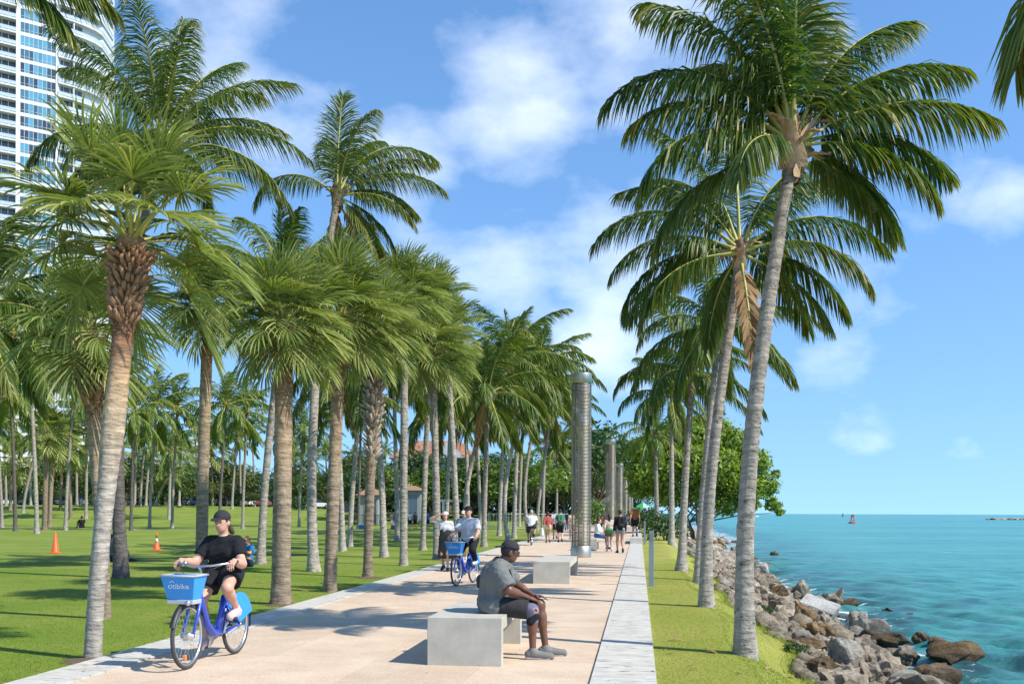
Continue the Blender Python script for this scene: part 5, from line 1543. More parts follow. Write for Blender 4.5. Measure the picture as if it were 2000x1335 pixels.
def tower():
    def pt(u, d): q = at(u, HY, d); return Vector((q.x, q.y, 0))
    RT = Vector((math.cos(YAW), math.sin(YAW), 0))
    P = []
    p = RT * -131.1 + FWD * 236; P.append(p)
    for (dx, dy, L) in [(.83, .56, 11.8), (.83, .56, .9), (.83, .56, 8.0), (.83, .56, .5), (.707, .707, 6.9), (.42, .906, 4.6), (-.1, .99, 10)]:
        p = p + (RT * dx + FWD * dy) * L; P.append(p)
    root = empty('apartment_tower', P[1], 0, 'white high-rise apartment tower with curved balconies at the left', 'building')
    O = P[1]
    P = [q - O for q in P]
    FH, NF = 3.28, 43
    back = FWD * 30
    def nrm_out(a, b_):
        d_ = (b_ - a).normalized(); n_ = Vector((d_.y, -d_.x, 0))
        return n_ if n_.dot(-FWD) > 0 or n_.dot(RT) > .5 else -n_
    # core behind the balconies
    inset = [q + back * .055 for q in P]
    mb = MB()
    ring = [inset[0], inset[1], inset[2], inset[3], inset[4], inset[5], inset[6], inset[7], inset[7] - RT * 40, inset[0] + back]
    n_ = len(ring)
    mb.add([(q.x, q.y, -1) for q in ring] + [(q.x, q.y, NF * FH) for q in ring], [(i, (i + 1) % n_, n_ + (i + 1) % n_, n_ + i) for i in range(n_)] + [tuple(range(n_, 2 * n_))])
    mb.build('wall', M['white_wall'], root)
    # piers
    for a, b_ in ((1, 2), (3, 4)):
        q0, q1 = P[a], P[b_]; no = nrm_out(q0, q1) * .25
        c = [q0 + no, q1 + no, q1 + back * .06, q0 + back * .06]
        mb = MB(); mb.add([(q.x, q.y, -1) for q in c] + [(q.x, q.y, NF * FH) for q in c], [(i, (i + 1) % 4, 4 + (i + 1) % 4, 4 + i) for i in range(4)] + [(4, 5, 6, 7)])
        mb.build('pier', M['white_wall'], root)
    # repeated storey pieces, meshes shared
    def seg_piece(pts, z0, z1, out0, depth_, name, mat):
        outs = []
        for i, q in enumerate(pts):
            a = pts[max(i - 1, 0)]; c = pts[min(i + 1, len(pts) - 1)]
            outs.append(nrm_out(a, c))
        f = [q + o_ * out0 for q, o_ in zip(pts, outs)]; r_ = [q + o_ * (out0 - depth_) for q, o_ in zip(pts, outs)]
        n = len(pts); mb = MB()
        vs = [(q.x, q.y, z0) for q in f] + [(q.x, q.y, z1) for q in f] + [(q.x, q.y, z0) for q in r_] + [(q.x, q.y, z1) for q in r_]
        fs = []
        for i in range(n - 1):
            fs += [(i, i + 1, n + i + 1, n + i), (n + i, n + i + 1, 3 * n + i + 1, 3 * n + i), (2 * n + i, 3 * n + i, 3 * n + i + 1, 2 * n + i + 1), (i, 2 * n + i, 2 * n + i + 1, i + 1)]
        fs += [(0, n, 3 * n, 2 * n), (n - 1, 3 * n - 1, 4 * n - 1, 2 * n - 1)]
        mb.add(vs, fs); return mb
    left = [P[0], P[0].lerp(P[1], .5), P[1]]
    mid = [P[2], P[3]]
    right = [P[4], P[4].lerp(P[5], .5) + nrm_out(P[4], P[5]) * .25, P[5], P[5].lerp(P[6], .5) + nrm_out(P[5], P[6]) * .3, P[6], P[7]]
    protos = []
    def proto(mb, name, mat):
        o = mb.build(name, mat, root); protos.append(o); return o
    sl = [proto(seg_piece(left, -.28, .12, .5, 2.1, '', 0), 'floor_slab', M['white_wall']), proto(seg_piece(right, -.28, .12, .5, 2.1, '', 0), 'floor_slab', M['white_wall'])]
    sp = [proto(seg_piece(mid, -.35, .55, .12, 1.6, '', 0), 'spandrel', M['white_wall'])]
    def railing(pts):
        mb = seg_piece(pts, .28, 1.02, .44, .03, '', 0); o = mb.build('railing', M['rail_glass'], root)
        mbb = seg_piece(pts, 1.03, 1.12, .47, .09, '', 0)
        mbb.build('handrail', M['white_wall'], o)
        pm = MB()
        for i in range(len(pts) - 1):
            L_ = (pts[i + 1] - pts[i]).length; k = max(1, int(L_ / 1.3)); no = nrm_out(pts[i], pts[i + 1]) * .46
            for j in range(k):
                q = pts[i].lerp(pts[i + 1], j / k) + no; pm.box((q.x, q.y, .56), (.08, .08, .9))
        tag(pm.build('baluster_row', M['white_wall'], o), kind='stuff')
        protos.append(o); return o
    rl = [railing(left), railing(right)]
    def glazing(pts, nseg):
        pm = seg_piece(pts, .14, 2.95, -1.2, .05, '', 0); o = pm.build('balcony_window', M['glass_dim'], root)
        fm = MB()
        for i in range(len(pts) - 1):
            L_ = (pts[i + 1] - pts[i]).length; k = max(1, int(L_ / 1.4)); no = nrm_out(pts[i], pts[i + 1]) * -1.17
            for j in range(k):
                q = pts[i].lerp(pts[i + 1], j / k) + no; fm.box((q.x, q.y, 1.5), (.12, .12, 2.75))
        tag(fm.build('window_frame', M['white_wall'], o), kind='stuff'); protos.append(o); return o
    gz = [glazing(left, 6), glazing(right, 8)]
    # divider wall on right balconies
    q = right[1]; dv = MB(); dv.box((q.x + back.x * .02, q.y + back.y * .02, 1.5), (.25, 1.4, 2.75), rz=R(45)); dv = proto(dv, 'divider_wall', M['white_wall'])
    d_ = (P[3] - P[2]) / 8
    no = nrm_out(P[2], P[3])
    pane = MB()
    a0 = -d_ * .46; a1 = d_ * .46
    pane.add([(a0.x, a0.y, .6), (a1.x, a1.y, .6), (a1.x, a1.y, 2.9), (a0.x, a0.y, 2.9)], [(0, 1, 2, 3)])
    pane = pane.build('window', M['glass'], root)
    mull = MB(); mull.box((0, 0, 1.1), (.1, .05, .07)); 
    fr = MB()
    for s_ in (-.5,):
        q = d_ * s_; fr.box((q.x, q.y, 1.75), (.09, .09, 2.4))
    qa, qb = -d_ * .5 + no * .03, d_ * .5 + no * .03
    fr.tube([(qa.x, qa.y, 1.15), (qb.x, qb.y, 1.15)], .05, 4)
    fr = fr.build('window_frame', M['white_wall'], pane)
    first = True
    panes = 0
    for f in range(7, NF):
        z = f * FH
        for o in protos:
            c = copy_tree(o, root) if f > 7 else o
            c.location = (0, 0, z)
        if f >= 8:
            for k in range(8):
                q = P[2] + d_ * (k + .5) + no * .06
                if first: c = pane; first = False
                else: c = copy_tree(pane, root)
                c.location = (q.x, q.y, z); panes += 1
    # parapet
    for pts in (left, mid, right):
        seg_piece(pts, NF * FH - .3, NF * FH + 1.2, .5, 1.5, '', 0).build('parapet', M['white_wall'], root)
tower()
# long white building behind the trees
def flat_block(u0, u1, v_top, d, label, step=0):
    a, b_ = at(u0, HY, d), at(u1, HY, d)
    zt = at(u0, v_top, d).z
    L = (b_ - a).length
    root = empty('white_building', (a + b_) / 2, YAW, label, 'building'); root.location.z = 0
    MB().box((0, 6, zt / 2), (L, 12, zt)).build('wall', M['white_wall'], root, bevel=.05)
    MB().box((0, 6, zt + .25), (L + .6, 12.6, .5)).build('parapet', M['white_wall'], root, bevel=.03)
    if step: MB().box((L * .28, 7, zt + 1.7), (L * .25, 6, 2.4)).build('roof_box', M['white_wall'], root, bevel=.04)
    n = max(2, int(L / 3.2)); w = None
    for r_ in range(2):
        for k in range(n):
            if w is None:
                w = MB().box((0, 0, 0), (1.6, .1, 1.3)).build('window', M['glass_dim'], root); MB().box((0, -.05, -.7), (1.8, .25, .1)).build('sill', M['white_wall'], w); c = w
            else: c = copy_tree(w, root)
            c.location = (-L / 2 + (k + .5) * L / n, -.03, zt - 2.2 - r_ * 3.4)
    return root
flat_block(205, 300, 884, 240, 'long white flat roofed building behind the far trees, left half')
flat_block(303, 385, 876, 246, 'taller white flat roofed building behind the far trees', 1)
flat_block(1158, 1192, 962, 170, 'white low building seen between the steel columns')
# house with a terracotta roof
M['roof'] = None
def roof_mat():
    m, nt, b = new_mat('terracotta_tiles')
    t = node(nt, 'ShaderNodeTexCoord'); w = node(nt, 'ShaderNodeTexWave', wave_type='BANDS', bands_direction='Z'); w.inputs['Scale'].default_value = 1.6; w.inputs['Distortion'].default_value = .6
    nt.links.new(t.outputs['Object'], w.inputs['Vector'])
    n = node(nt, 'ShaderNodeTexNoise'); n.inputs['Scale'].default_value = 2.5; n.inputs['Detail'].default_value = 6; nt.links.new(t.outputs['Object'], n.inputs['Vector'])
    cr = node(nt, 'ShaderNodeValToRGB'); e = cr.color_ramp.elements; e[0].position = .3; e[0].color = rgba((.27, .115, .065)); e[1].position = .7; e[1].color = rgba((.46, .22, .13)); nt.links.new(n.outputs['Fac'], cr.inputs[0])
    nt.links.new(cr.outputs[0], b.inputs['Base Color']); b.inputs['Roughness'].default_value = .85
    bp = node(nt, 'ShaderNodeBump'); bp.inputs['Distance'].default_value = .08; nt.links.new(w.outputs['Fac'], bp.inputs['Height']); nt.links.new(bp.outputs[0], b.inputs['Normal'])
    return m
M['roof'] = roof_mat()
def house():
    d = 165
    a, b_ = at(768, HY, d), at(925, HY, d)
    L = (b_ - a).length; zt = at(800, 893, d).z; zr = at(800, 856, d).z
    root = empty('white_house', (a + b_) / 2, YAW, 'white house with a terracotta hipped roof behind the grove', 'building'); root.location.z = 0
    MB().box((0, 5, zt / 2), (L, 10, zt)).build('wall', M['white_wall'], root, bevel=.03)
    mb = MB(); e = .7
    x0, x1 = -L / 2 - e, L / 2 + e
    mb.add([(x0, -e, zt), (x1, -e, zt), (x1, 10 + e, zt), (x0, 10 + e, zt), (x0 + 3.2, 5, zr), (x1 - 3.2, 5, zr), (x0, -e, zt - .2), (x1, -e, zt - .2), (x1, 10 + e, zt - .2), (x0, 10 + e, zt - .2)],
           [(0, 1, 5, 4), (1, 2, 5), (2, 3, 4, 5), (3, 0, 4), (6, 7, 1, 0), (7, 8, 2, 1), (8, 9, 3, 2), (9, 6, 0, 3), (6, 9, 8, 7)])
    rf = mb.build('roof', M['roof'], root)
    gx = L * .20
    g = MB(); g.add([(gx - 2.4, -1.2, zt - .05), (gx + 2.4, -1.2, zt - .05), (gx, -1.2, zr - .2), (gx - 2.4, 4, zt - .05), (gx + 2.4, 4, zt - .05), (gx, 4.2, zr - .2)], [(0, 1, 2), (0, 2, 5, 3), (1, 4, 5, 2)], 1)
    g.mi = [0, 1, 1]
    g.build('gable', [M['white_wall'], M['roof']], rf)
    w = None
    for r_ in range(3):
        for k in range(5):
            if w is None:
                w = MB().box((0, 0, 0), (1.3, .1, 1.5)).build('window', M['glass_dim'], root); MB().box((0, -.06, -.8), (1.6, .25, .12)).build('sill', M['white_wall'], w)
                MB().box((0, -.06, 0), (.08, .06, 1.5)).build('window_frame', M['white_wall'], w); c = w
            else: c = copy_tree(w, root)
            c.location = (-L / 2 + (k + .5) * L / 5, -.03, zt - 1.4 - r_ * 3.2)
house()
M['grey_wall'] = simple('grey_board_shaded', (.30, .31, .30), .7, var=.06)  # grey boards, base colour darkened for the shade they stand in
M['brown_roof'] = simple('brown_shingle', (.30, .17, .10), .85, var=.2)
def kiosk(u0, u1, v_eave, v_top, d, label, mat, roofm):
    a, b_ = at(u0, HY, d), at(u1, HY, d); L = (b_ - a).length
    c = (a + b_) / 2; g0 = float(hgt(c.x, c.y))
    ze, zt = at(u0, v_eave, d).z, at(u0, v_top, d).z
    root = empty('pavilion', (c.x, c.y, g0), YAW, label, 'building')
    ze -= g0; zt -= g0
    MB().box((0, 2, ze / 2), (L, 4, ze)).build('wall', mat, root, bevel=.02)
    mb = MB(); x = L / 2 + .45
    mb.add([(-x, -.5, ze), (x, -.5, ze), (x, 4.5, ze), (-x, 4.5, ze), (-x * .35, 2, zt), (x * .35, 2, zt)], [(0, 1, 5, 4), (1, 2, 5), (2, 3, 4, 5), (3, 0, 4), (3, 2, 1, 0)])
    mb.build('roof', roofm, root)
    n = int(L / .9)
    for k in range(n):
        MB().box((-L / 2 + (k + .5) * L / n, -.02, ze * .5), (.06, .05, ze * .96)).build('batten', mat, root)
    MB().box((L * .2, -.03, ze * .45), (.9, .05, ze * .8)).build('door', M['glass_dim'], root)
kiosk(702, 738, 966, 953, 118, 'small pale kiosk with a brown roof beyond the criss-cross palm', M['grey_wall'], M['brown_roof'])
kiosk(775, 822, 957, 947, 125, 'grey boarded pavilion behind the lawn picnic', M['grey_wall'], M['brown_roof'])
# pergola
a, b_ = at(862, HY, 112), at(896, HY, 112); c = (a + b_) / 2; g0 = float(hgt(c.x, c.y))
root = empty('pergola', (c.x, c.y, g0), YAW, 'pale pergola frame among the trunks left of the white shirted cyclist', 'pergola')
L = (b_ - a).length
for sx in (-1, 1):
    for sy in (0, 2): MB().box((sx * L * .42, sy, 1.4), (.14, .14, 2.8)).build('post', M['white_wall'], root)
for sy in (0, 2): MB().box((0, sy, 2.88), (L * 1.15, .12, .16)).build('beam', M['white_wall'], root)
for k in range(7): MB().box((-L * .5 + k * L / 6, 1, 3.02), (.07, 2.8, .1)).build('slat', M['white_wall'], root)
# railings
M['fence_black'] = simple('black_rail', (.03, .03, .032), .5)
def fence(u0, u1, d, h, mat, label, step=.16):
    a, b_ = at(u0, HY, d), at(u1, HY, d); L = (b_ - a).length; c = (a + b_) / 2; g0 = float(hgt(c.x, c.y))
    root = empty('railing_fence', (c.x, c.y, g0), YAW, label, 'fence')
    for z in (.12, h): MB().box((0, 0, z), (L, .05, .06)).build('rail', mat, root)
    mb = MB()
    for k in range(int(L / step)): mb.box((-L / 2 + (k + .5) * step, 0, h / 2 + .05), (.03, .03, h - .1))
    tag(mb.build('baluster_row', mat, root), kind='stuff')
    for k in range(int(L / 2.4) + 1): MB().box((-L / 2 + k * 2.4, .0, h / 2 + .03), (.08, .08, h + .16)).build('post', mat, root)
fence(652, 745, 114, 1.25, M['fence_black'], 'black metal railing in front of the small kiosk')
fence(955, 1110, 98, 1.5, M['white_wall'], 'white picket railing behind the grove right of the cyclist', .3)
# ================================================================== parked cars
def car_proto():
    root = empty('parked_car', (0, 0, 0))
    prof = [(-2.2, .35), (-2.25, .75), (-2.1, .95), (-1.75, 1.0), (1.0, 1.0), (1.95, .88), (2.2, .68), (2.22, .35)]
    mb = MB(); n = len(prof)
    vs = [(x, -.86, z) for x, z in prof] + [(x, .86, z) for x, z in prof]
    mb.add(vs, [tuple(range(n)), tuple(range(2 * n - 1, n - 1, -1))] + [(i, (i + 1) % n, n + (i + 1) % n, n + i) for i in range(n)])
    body = mb.build('body', M['car_paint'], root, bevel=.06)
    cab = [(-1.75, 1.0), (-1.35, 1.5), (-.2, 1.56), (.35, 1.48), (1.0, 1.0)]
    n = len(cab); mb = MB()
    vs = [(x, -.8 + (z - 1) * .25, z) for x, z in cab] + [(x, .8 - (z - 1) * .25, z) for x, z in cab]
    mb.add(vs, [tuple(range(n)), tuple(range(2 * n - 1, n - 1, -1))] + [(i, i + 1, n + i + 1, n + i) for i in range(n - 1)])
    mb.build('window', M['car_glass'], root, bevel=.03)
    mb = MB(); mb.add([(x, y * (.8 - (z - 1) * .25 + .01), z + .012) for y in (-1, 1) for x, z in cab[1:4]], [(0, 1, 4, 3), (1, 2, 5, 4)]); mb.build('roof', M['car_paint'], root)
    for x in (-1.38, 1.38):
        for y in (-.8, .8):
            w = MB().lathe([(.18, -.1), (.3, -.1), (.33, -.06), (.33, .06), (.3, .1), (.18, .1), (.18, -.1)], 16, (0, 0, 0), 0, 'Y').build('wheel', M['black'], root, (x, y, .33))
            MB().lathe([(.005, .08), (.19, .06), (.19, -.06), (.005, -.08)], 12, (0, 0, 0), 0, 'Y').build('rim', M['steel_dull'], w)
    for y in (-.6, .6):
        MB().box((2.16, y, .72), (.1, .34, .14)).build('headlight', M['cone_white'], root, bevel=.02)
        MB().box((-2.2, y, .8), (.1, .3, .16)).build('tail_light', M['buoy_red'], root, bevel=.02)
    return root
def car_paint():
    m, nt, b = new_mat('car_paint')
    oi = node(nt, 'ShaderNodeObjectInfo'); nt.links.new(oi.outputs['Color'], b.inputs['Base Color']); b.inputs['Roughness'].default_value = .25; b.inputs['Coat Weight'].default_value = .5
    return m
M['car_paint'] = car_paint()
M['car_glass'] = simple('car_glass', (.03, .04, .05), .08)
proto = car_proto()
cars = [(590, 176, .4, (.30, .34, .38), 'silver blue car with its nose to the left beside the low shrub', 1), (680, 138, .1, (.025, .03, .04), 'black sport utility car beside the small kiosk', 1.15), (620, 168, .3, (.7, .7, .7), 'white car behind the smooth palm trunks', 1), (488, 178, 1.4, (.72, .72, .7), 'white car parked behind the grey palm', 1),
        (390, 180, 1.5, (.25, .28, .32), 'grey car parked behind the thick brown palm', 1), (440, 181, 1.5, (.12, .13, .15), 'dark car in the far row between two slender palms', 1), (515, 180, 1.5, (.3, .1, .08), 'dull red car in the far row', 1), (10, 182, 1.5, (.6, .6, .6), 'pale car in the far row at the left edge', 1), (58, 182, 1.45, (.10, .13, .22), 'dark blue car in the far row at the left', 1),
        (78, 182, 1.5, (.08, .10, .16), 'navy car in the far row, second from the left palm pair', 1), (112, 182, 1.5, (.12, .14, .18), 'slate car in the far row at the left', 1), (130, 181, 1.5, (.6, .62, .62), 'light grey car in the far row at the left', 1), (152, 182, 1.5, (.5, .52, .55), 'silver car in the far row behind the slim palms', 1), (265, 182, 1.5, (.6, .6, .58), 'pale car in the far row right of the dark palm', 1), (290, 183, 1.5, (.3, .32, .35), 'grey car in the far row right of the dark palm', 1), (365, 182, 1.5, (.5, .5, .5), 'silver car in the far row left of the thick brown palm', 1)]
for i, (u, d, rz, c, lab, s) in enumerate(cars):
    o = proto if i == 0 else copy_tree(proto)
    p = at(u, HY, d); p.z = float(hgt(p.x, p.y))
    o.location = p; o.rotation_euler = (0, 0, rz + YAW); o.scale = (s, s, s)
    tag(o, lab, 'car', 'cars parked beyond the lawn')
    for ch in o.children:
        if ch.name.split('.')[0] in ('body', 'roof'): ch.color = rgba(c)
# green parasol far along the path
p = at(1256, HY, 105); p.z = 0
root = empty('parasol', p, 0, 'green parasol far along the promenade under the trees', 'parasol')
M['green_cloth'] = simple('green_canvas', (.04, .34, .07), .7); M['blue_cloth'] = simple('pale_blue_canvas', (.35, .5, .6), .7)
mb = MB(); ng = 8
vs = [(0, 0, 2.75)] + [(math.cos(a) * 1.5, math.sin(a) * 1.5, 2.05) for a in np.arange(ng) * 2 * PI / ng]
mb.add(vs, [(0, 1 + k, 1 + (k + 1) % ng) for k in range(ng)]); mb.mi = [k % 4 == 2 and 1 or 0 for k in range(ng)]
mb.build('canopy', [M['green_cloth'], M['blue_cloth']], root)
MB().tube([(0, 0, -.02), (0, 0, 2.75)], .025, 6).build('pole', M['steel_dull'], root)
# ================================================================== figures: distance fields turned into one continuous skin
def cone_d(X, a, b, ra, rb, flat=False):
    a = np.asarray(a, np.float32); b = np.asarray(b, np.float32)
    ab = b - a; L2 = max(float(ab @ ab), 1e-9)
    pa = X - a
    t = (pa @ ab) / L2
    tc_ = np.clip(t, 0, 1)
    q = pa - tc_[..., None] * ab
    d = np.sqrt(np.einsum('...i,...i', q, q)) - (ra + (rb - ra) * tc_)
    if flat:
        d = np.maximum(d, (t - 1) * math.sqrt(L2))
    return d
def ell_d(X, c, r, Rm=None):
    q = X - np.asarray(c, np.float32)
    if Rm is not None: q = q @ np.asarray(Rm, np.float32)     # columns: local axes
    r = np.asarray(r, np.float32)
    k0 = np.sqrt(((q / r) ** 2).sum(-1)); k1 = np.sqrt(((q / r ** 2) ** 2).sum(-1))
    return k0 * (k0 - 1) / np.maximum(k1, 1e-6)
def prim_d(X, p):
    if p[0] == 'c': return cone_d(X, *p[1:5])
    if p[0] == 'f': return cone_d(X, *p[1:5], flat=True)
    return ell_d(X, *p[1:])
def prim_box(p):
    if p[0] in 'cf':
        a, b, r = np.array(p[1]), np.array(p[2]), max(p[3], p[4])
        return np.minimum(a, b) - r, np.maximum(a, b) + r
    r = max(p[2]); return np.array(p[1]) - r, np.array(p[1]) + r
def surf(prims, h, k=.04, infl=0.0, clips=(), wrinkle=0.0, seed=0):
    """prims smoothly joined -> (verts, quads)"""
    lo = np.min([prim_box(p)[0] for p in prims], 0) - infl - 2.5 * h
    hi = np.max([prim_box(p)[1] for p in prims], 0) + infl + 2.5 * h
    n = np.ceil((hi - lo) / h).astype(int) + 1
    ax = [(lo[i] + h * np.arange(n[i])).astype(np.float32) for i in range(3)]
    D = np.full(n, 9.0, np.float32)
    for p in prims:
        bl_, bh = prim_box(p)
        m = infl + k * 1.2 + 2 * h
        s = [slice(max(0, int((bl_[i] - m - lo[i]) / h)), min(n[i], int((bh[i] + m - lo[i]) / h) + 2)) for i in range(3)]
        X = np.stack(np.meshgrid(ax[0][s[0]], ax[1][s[1]], ax[2][s[2]], indexing='ij'), -1)
        d = prim_d(X, p)
        cur = D[s[0], s[1], s[2]]
        hh = np.maximum(k - np.abs(cur - d), 0) / k
        D[s[0], s[1], s[2]] = np.minimum(cur, d) - hh * hh * k * .25
    if infl or wrinkle or clips:
        X = np.stack(np.meshgrid(*ax, indexing='ij'), -1)
        if wrinkle:
            r = np.random.default_rng(seed)
            w = 0
            for q in range(5):
                f = r.normal(0, 1, 3) * np.array([1, 1, 1.8]) * (9 + 6 * q); sn = np.sin(X @ f.astype(np.float32) + r.uniform(0, 6) + 1.2 * np.sin(X @ (f[[1, 2, 0]] * .5).astype(np.float32))); w = w + (1 - np.abs(sn)) * 1.6 / (1 + .5 * q)
            D = D + wrinkle * w * .5
        D = D - infl
        for (pt, nr) in clips:                 # keep the side opposite to the normal
            D = np.maximum(D, (X - np.asarray(pt, np.float32)) @ np.asarray(nr, np.float32))
    S = D < 0
    c = [slice(0, -1), slice(1, None)]
    cnt = sum(S[c[i], c[j], c[l]].astype(np.int8) for i in (0, 1) for j in (0, 1) for l in (0, 1))
    act = (cnt > 0) & (cnt < 8)
    I = np.argwhere(act)
    idx = -np.ones(act.shape, np.int64); idx[act] = np.arange(len(I))
    V = np.zeros((len(I), 3)); W = np.zeros(len(I))
    cor = [(i, j, l) for i in (0, 1) for j in (0, 1) for l in (0, 1)]
    for a in range(8):
        for b in range(a + 1, 8):
            ca, cb = np.array(cor[a]), np.array(cor[b])
            if np.abs(ca - cb).sum() != 1: continue
            va = D[tuple((I + ca).T)]; vb = D[tuple((I + cb).T)]
            m = (va < 0) != (vb < 0)
            t = va[m] / (va[m] - vb[m])
            V[m] += ca + (cb - ca) * t[:, None]; W[m] += 1
    V = (V / W[:, None] + I) * h + lo
    Q = []
    for ax_ in range(3):
        o1, o2 = [(1, 2), (2, 0), (0, 1)][ax_]
        sl0 = [slice(None)] * 3; sl1 = [slice(None)] * 3
        sl0[ax_] = slice(0, -1); sl1[ax_] = slice(1, None)
        A = S[tuple(sl0)]; B = S[tuple(sl1)]
        E = np.argwhere(A != B)
        ok = (E[:, o1] > 0) & (E[:, o2] > 0) & (E[:, o1] < act.shape[o1]) & (E[:, o2] < act.shape[o2])
        E = E[ok]
        def g(d1, d2):
            q = E.copy(); q[:, o1] -= d1; q[:, o2] -= d2; return idx[tuple(q.T)]
        q = np.stack([g(1, 1), g(0, 1), g(0, 0), g(1, 0)], 1)
        fl = ~A[tuple(E.T)]
        q[fl] = q[fl][:, ::-1]
        Q.append(q[(q >= 0).all(1)])
    return V, np.concatenate(Q)
def merge(parts):
    vs, fs, b = [], [], 0
    for v, f in parts:
        vs.append(v); fs.append(f + b); b += len(v)
    return np.concatenate(vs), np.concatenate(fs)
def smooth_mesh(name, vf, mat):
    return mesh_np(name, vf[0], vf[1], mat, True)
def v3(*a): return np.array(a, float)
def ik(a, b, l1, l2, pole):
    a, b, pole = map(np.asarray, (a, b, pole))
    d = b - a; L = min(np.linalg.norm(d), (l1 + l2) * .999); dn = d / np.linalg.norm(d)
    x = (l1 * l1 - l2 * l2 + L * L) / (2 * L); hgt_ = math.sqrt(max(l1 * l1 - x * x, 0))
    p = pole - dn * (pole @ dn); p = p / (np.linalg.norm(p) + 1e-9)
    return a + dn * x + p * hgt_
def hand_prims(w, fwd, palm, side, s=1.0, curl=.5, thumb=1.0):
    """palm block, four fingers of unequal length bent towards the palm, thumb leaving the side near the wrist"""
    w, fwd, palm, side = [np.asarray(q, float) for q in (w, fwd, palm, side)]
    fwd = fwd / np.linalg.norm(fwd); palm = palm - fwd * (palm @ fwd); palm /= np.linalg.norm(palm)
    side = np.cross(fwd, palm) * (1 if (np.cross(fwd, palm) @ side) > 0 else -1)     # towards the thumb
    P = []
    for o in (-.028, -.01, .01, .028):
        P.append(('c', w + side * o * .6 * s + fwd * .015 * s, w + (fwd * .085 + side * o) * s, .017 * s, .014 * s))
    for o, L in ((.030, .074), (.010, .084), (-.011, .078), (-.031, .060)):
        b = w + (fwd * .088 + side * o) * s
        a1, a2 = curl * .9, curl * 1.9
        m = b + (fwd * math.cos(a1) + palm * math.sin(a1)) * L * .52 * s
        e = m + (fwd * math.cos(a2) + palm * math.sin(a2)) * L * .48 * s
        P += [('c', b, m, .0098 * s, .009 * s), ('c', m, e, .009 * s, .007 * s)]
    b = w + (fwd * .025 + side * .028) * s
    m = b + (fwd * .6 + side * .6 * thumb + palm * .35) * .042 * s
    e = m + (fwd * .85 + side * .1 + palm * .5) * .036 * s
    P += [('c', b, m, .013 * s, .0105 * s), ('c', m, e, .0105 * s, .008 * s)]
    return P
def unit(a): a = np.asarray(a, float); return a / (np.linalg.norm(a) + 1e-9)
def torso_prims(J, b):
    X = unit(J['hr'] - J['hl']); pe = (J['hr'] + J['hl']) / 2; ch = J['ch']; wa = pe * .48 + ch * .52
    Xs = unit(J['sr'] - J['sl'])
    F = np.cross(v3(0, 0, 1), X) * -1
    return [('c', J['hl'] * .85 + pe * .15, J['hr'] * .85 + pe * .15, .108 * b, .108 * b), ('c', pe + v3(0, 0, .02), ch, .112 * b, .118 * b),
            ('c', wa - X * .05 * b, wa + X * .05 * b, .098 * b, .098 * b), ('c', ch - Xs * .085, ch + Xs * .085, .108 * b, .108 * b),
            ('c', ch * .4 + (J['sl'] + J['sr']) * .3 - Xs * .08, ch * .4 + (J['sl'] + J['sr']) * .3 + Xs * .08, .082 * b, .082 * b), ('c', J['nk'] - v3(0, 0, .055), J['sl'], .062, .054), ('c', J['nk'] - v3(0, 0, .055), J['sr'], .062, .054), ('c', (J['sl'] + J['sr']) / 2, J['nk'], .07, .052)]
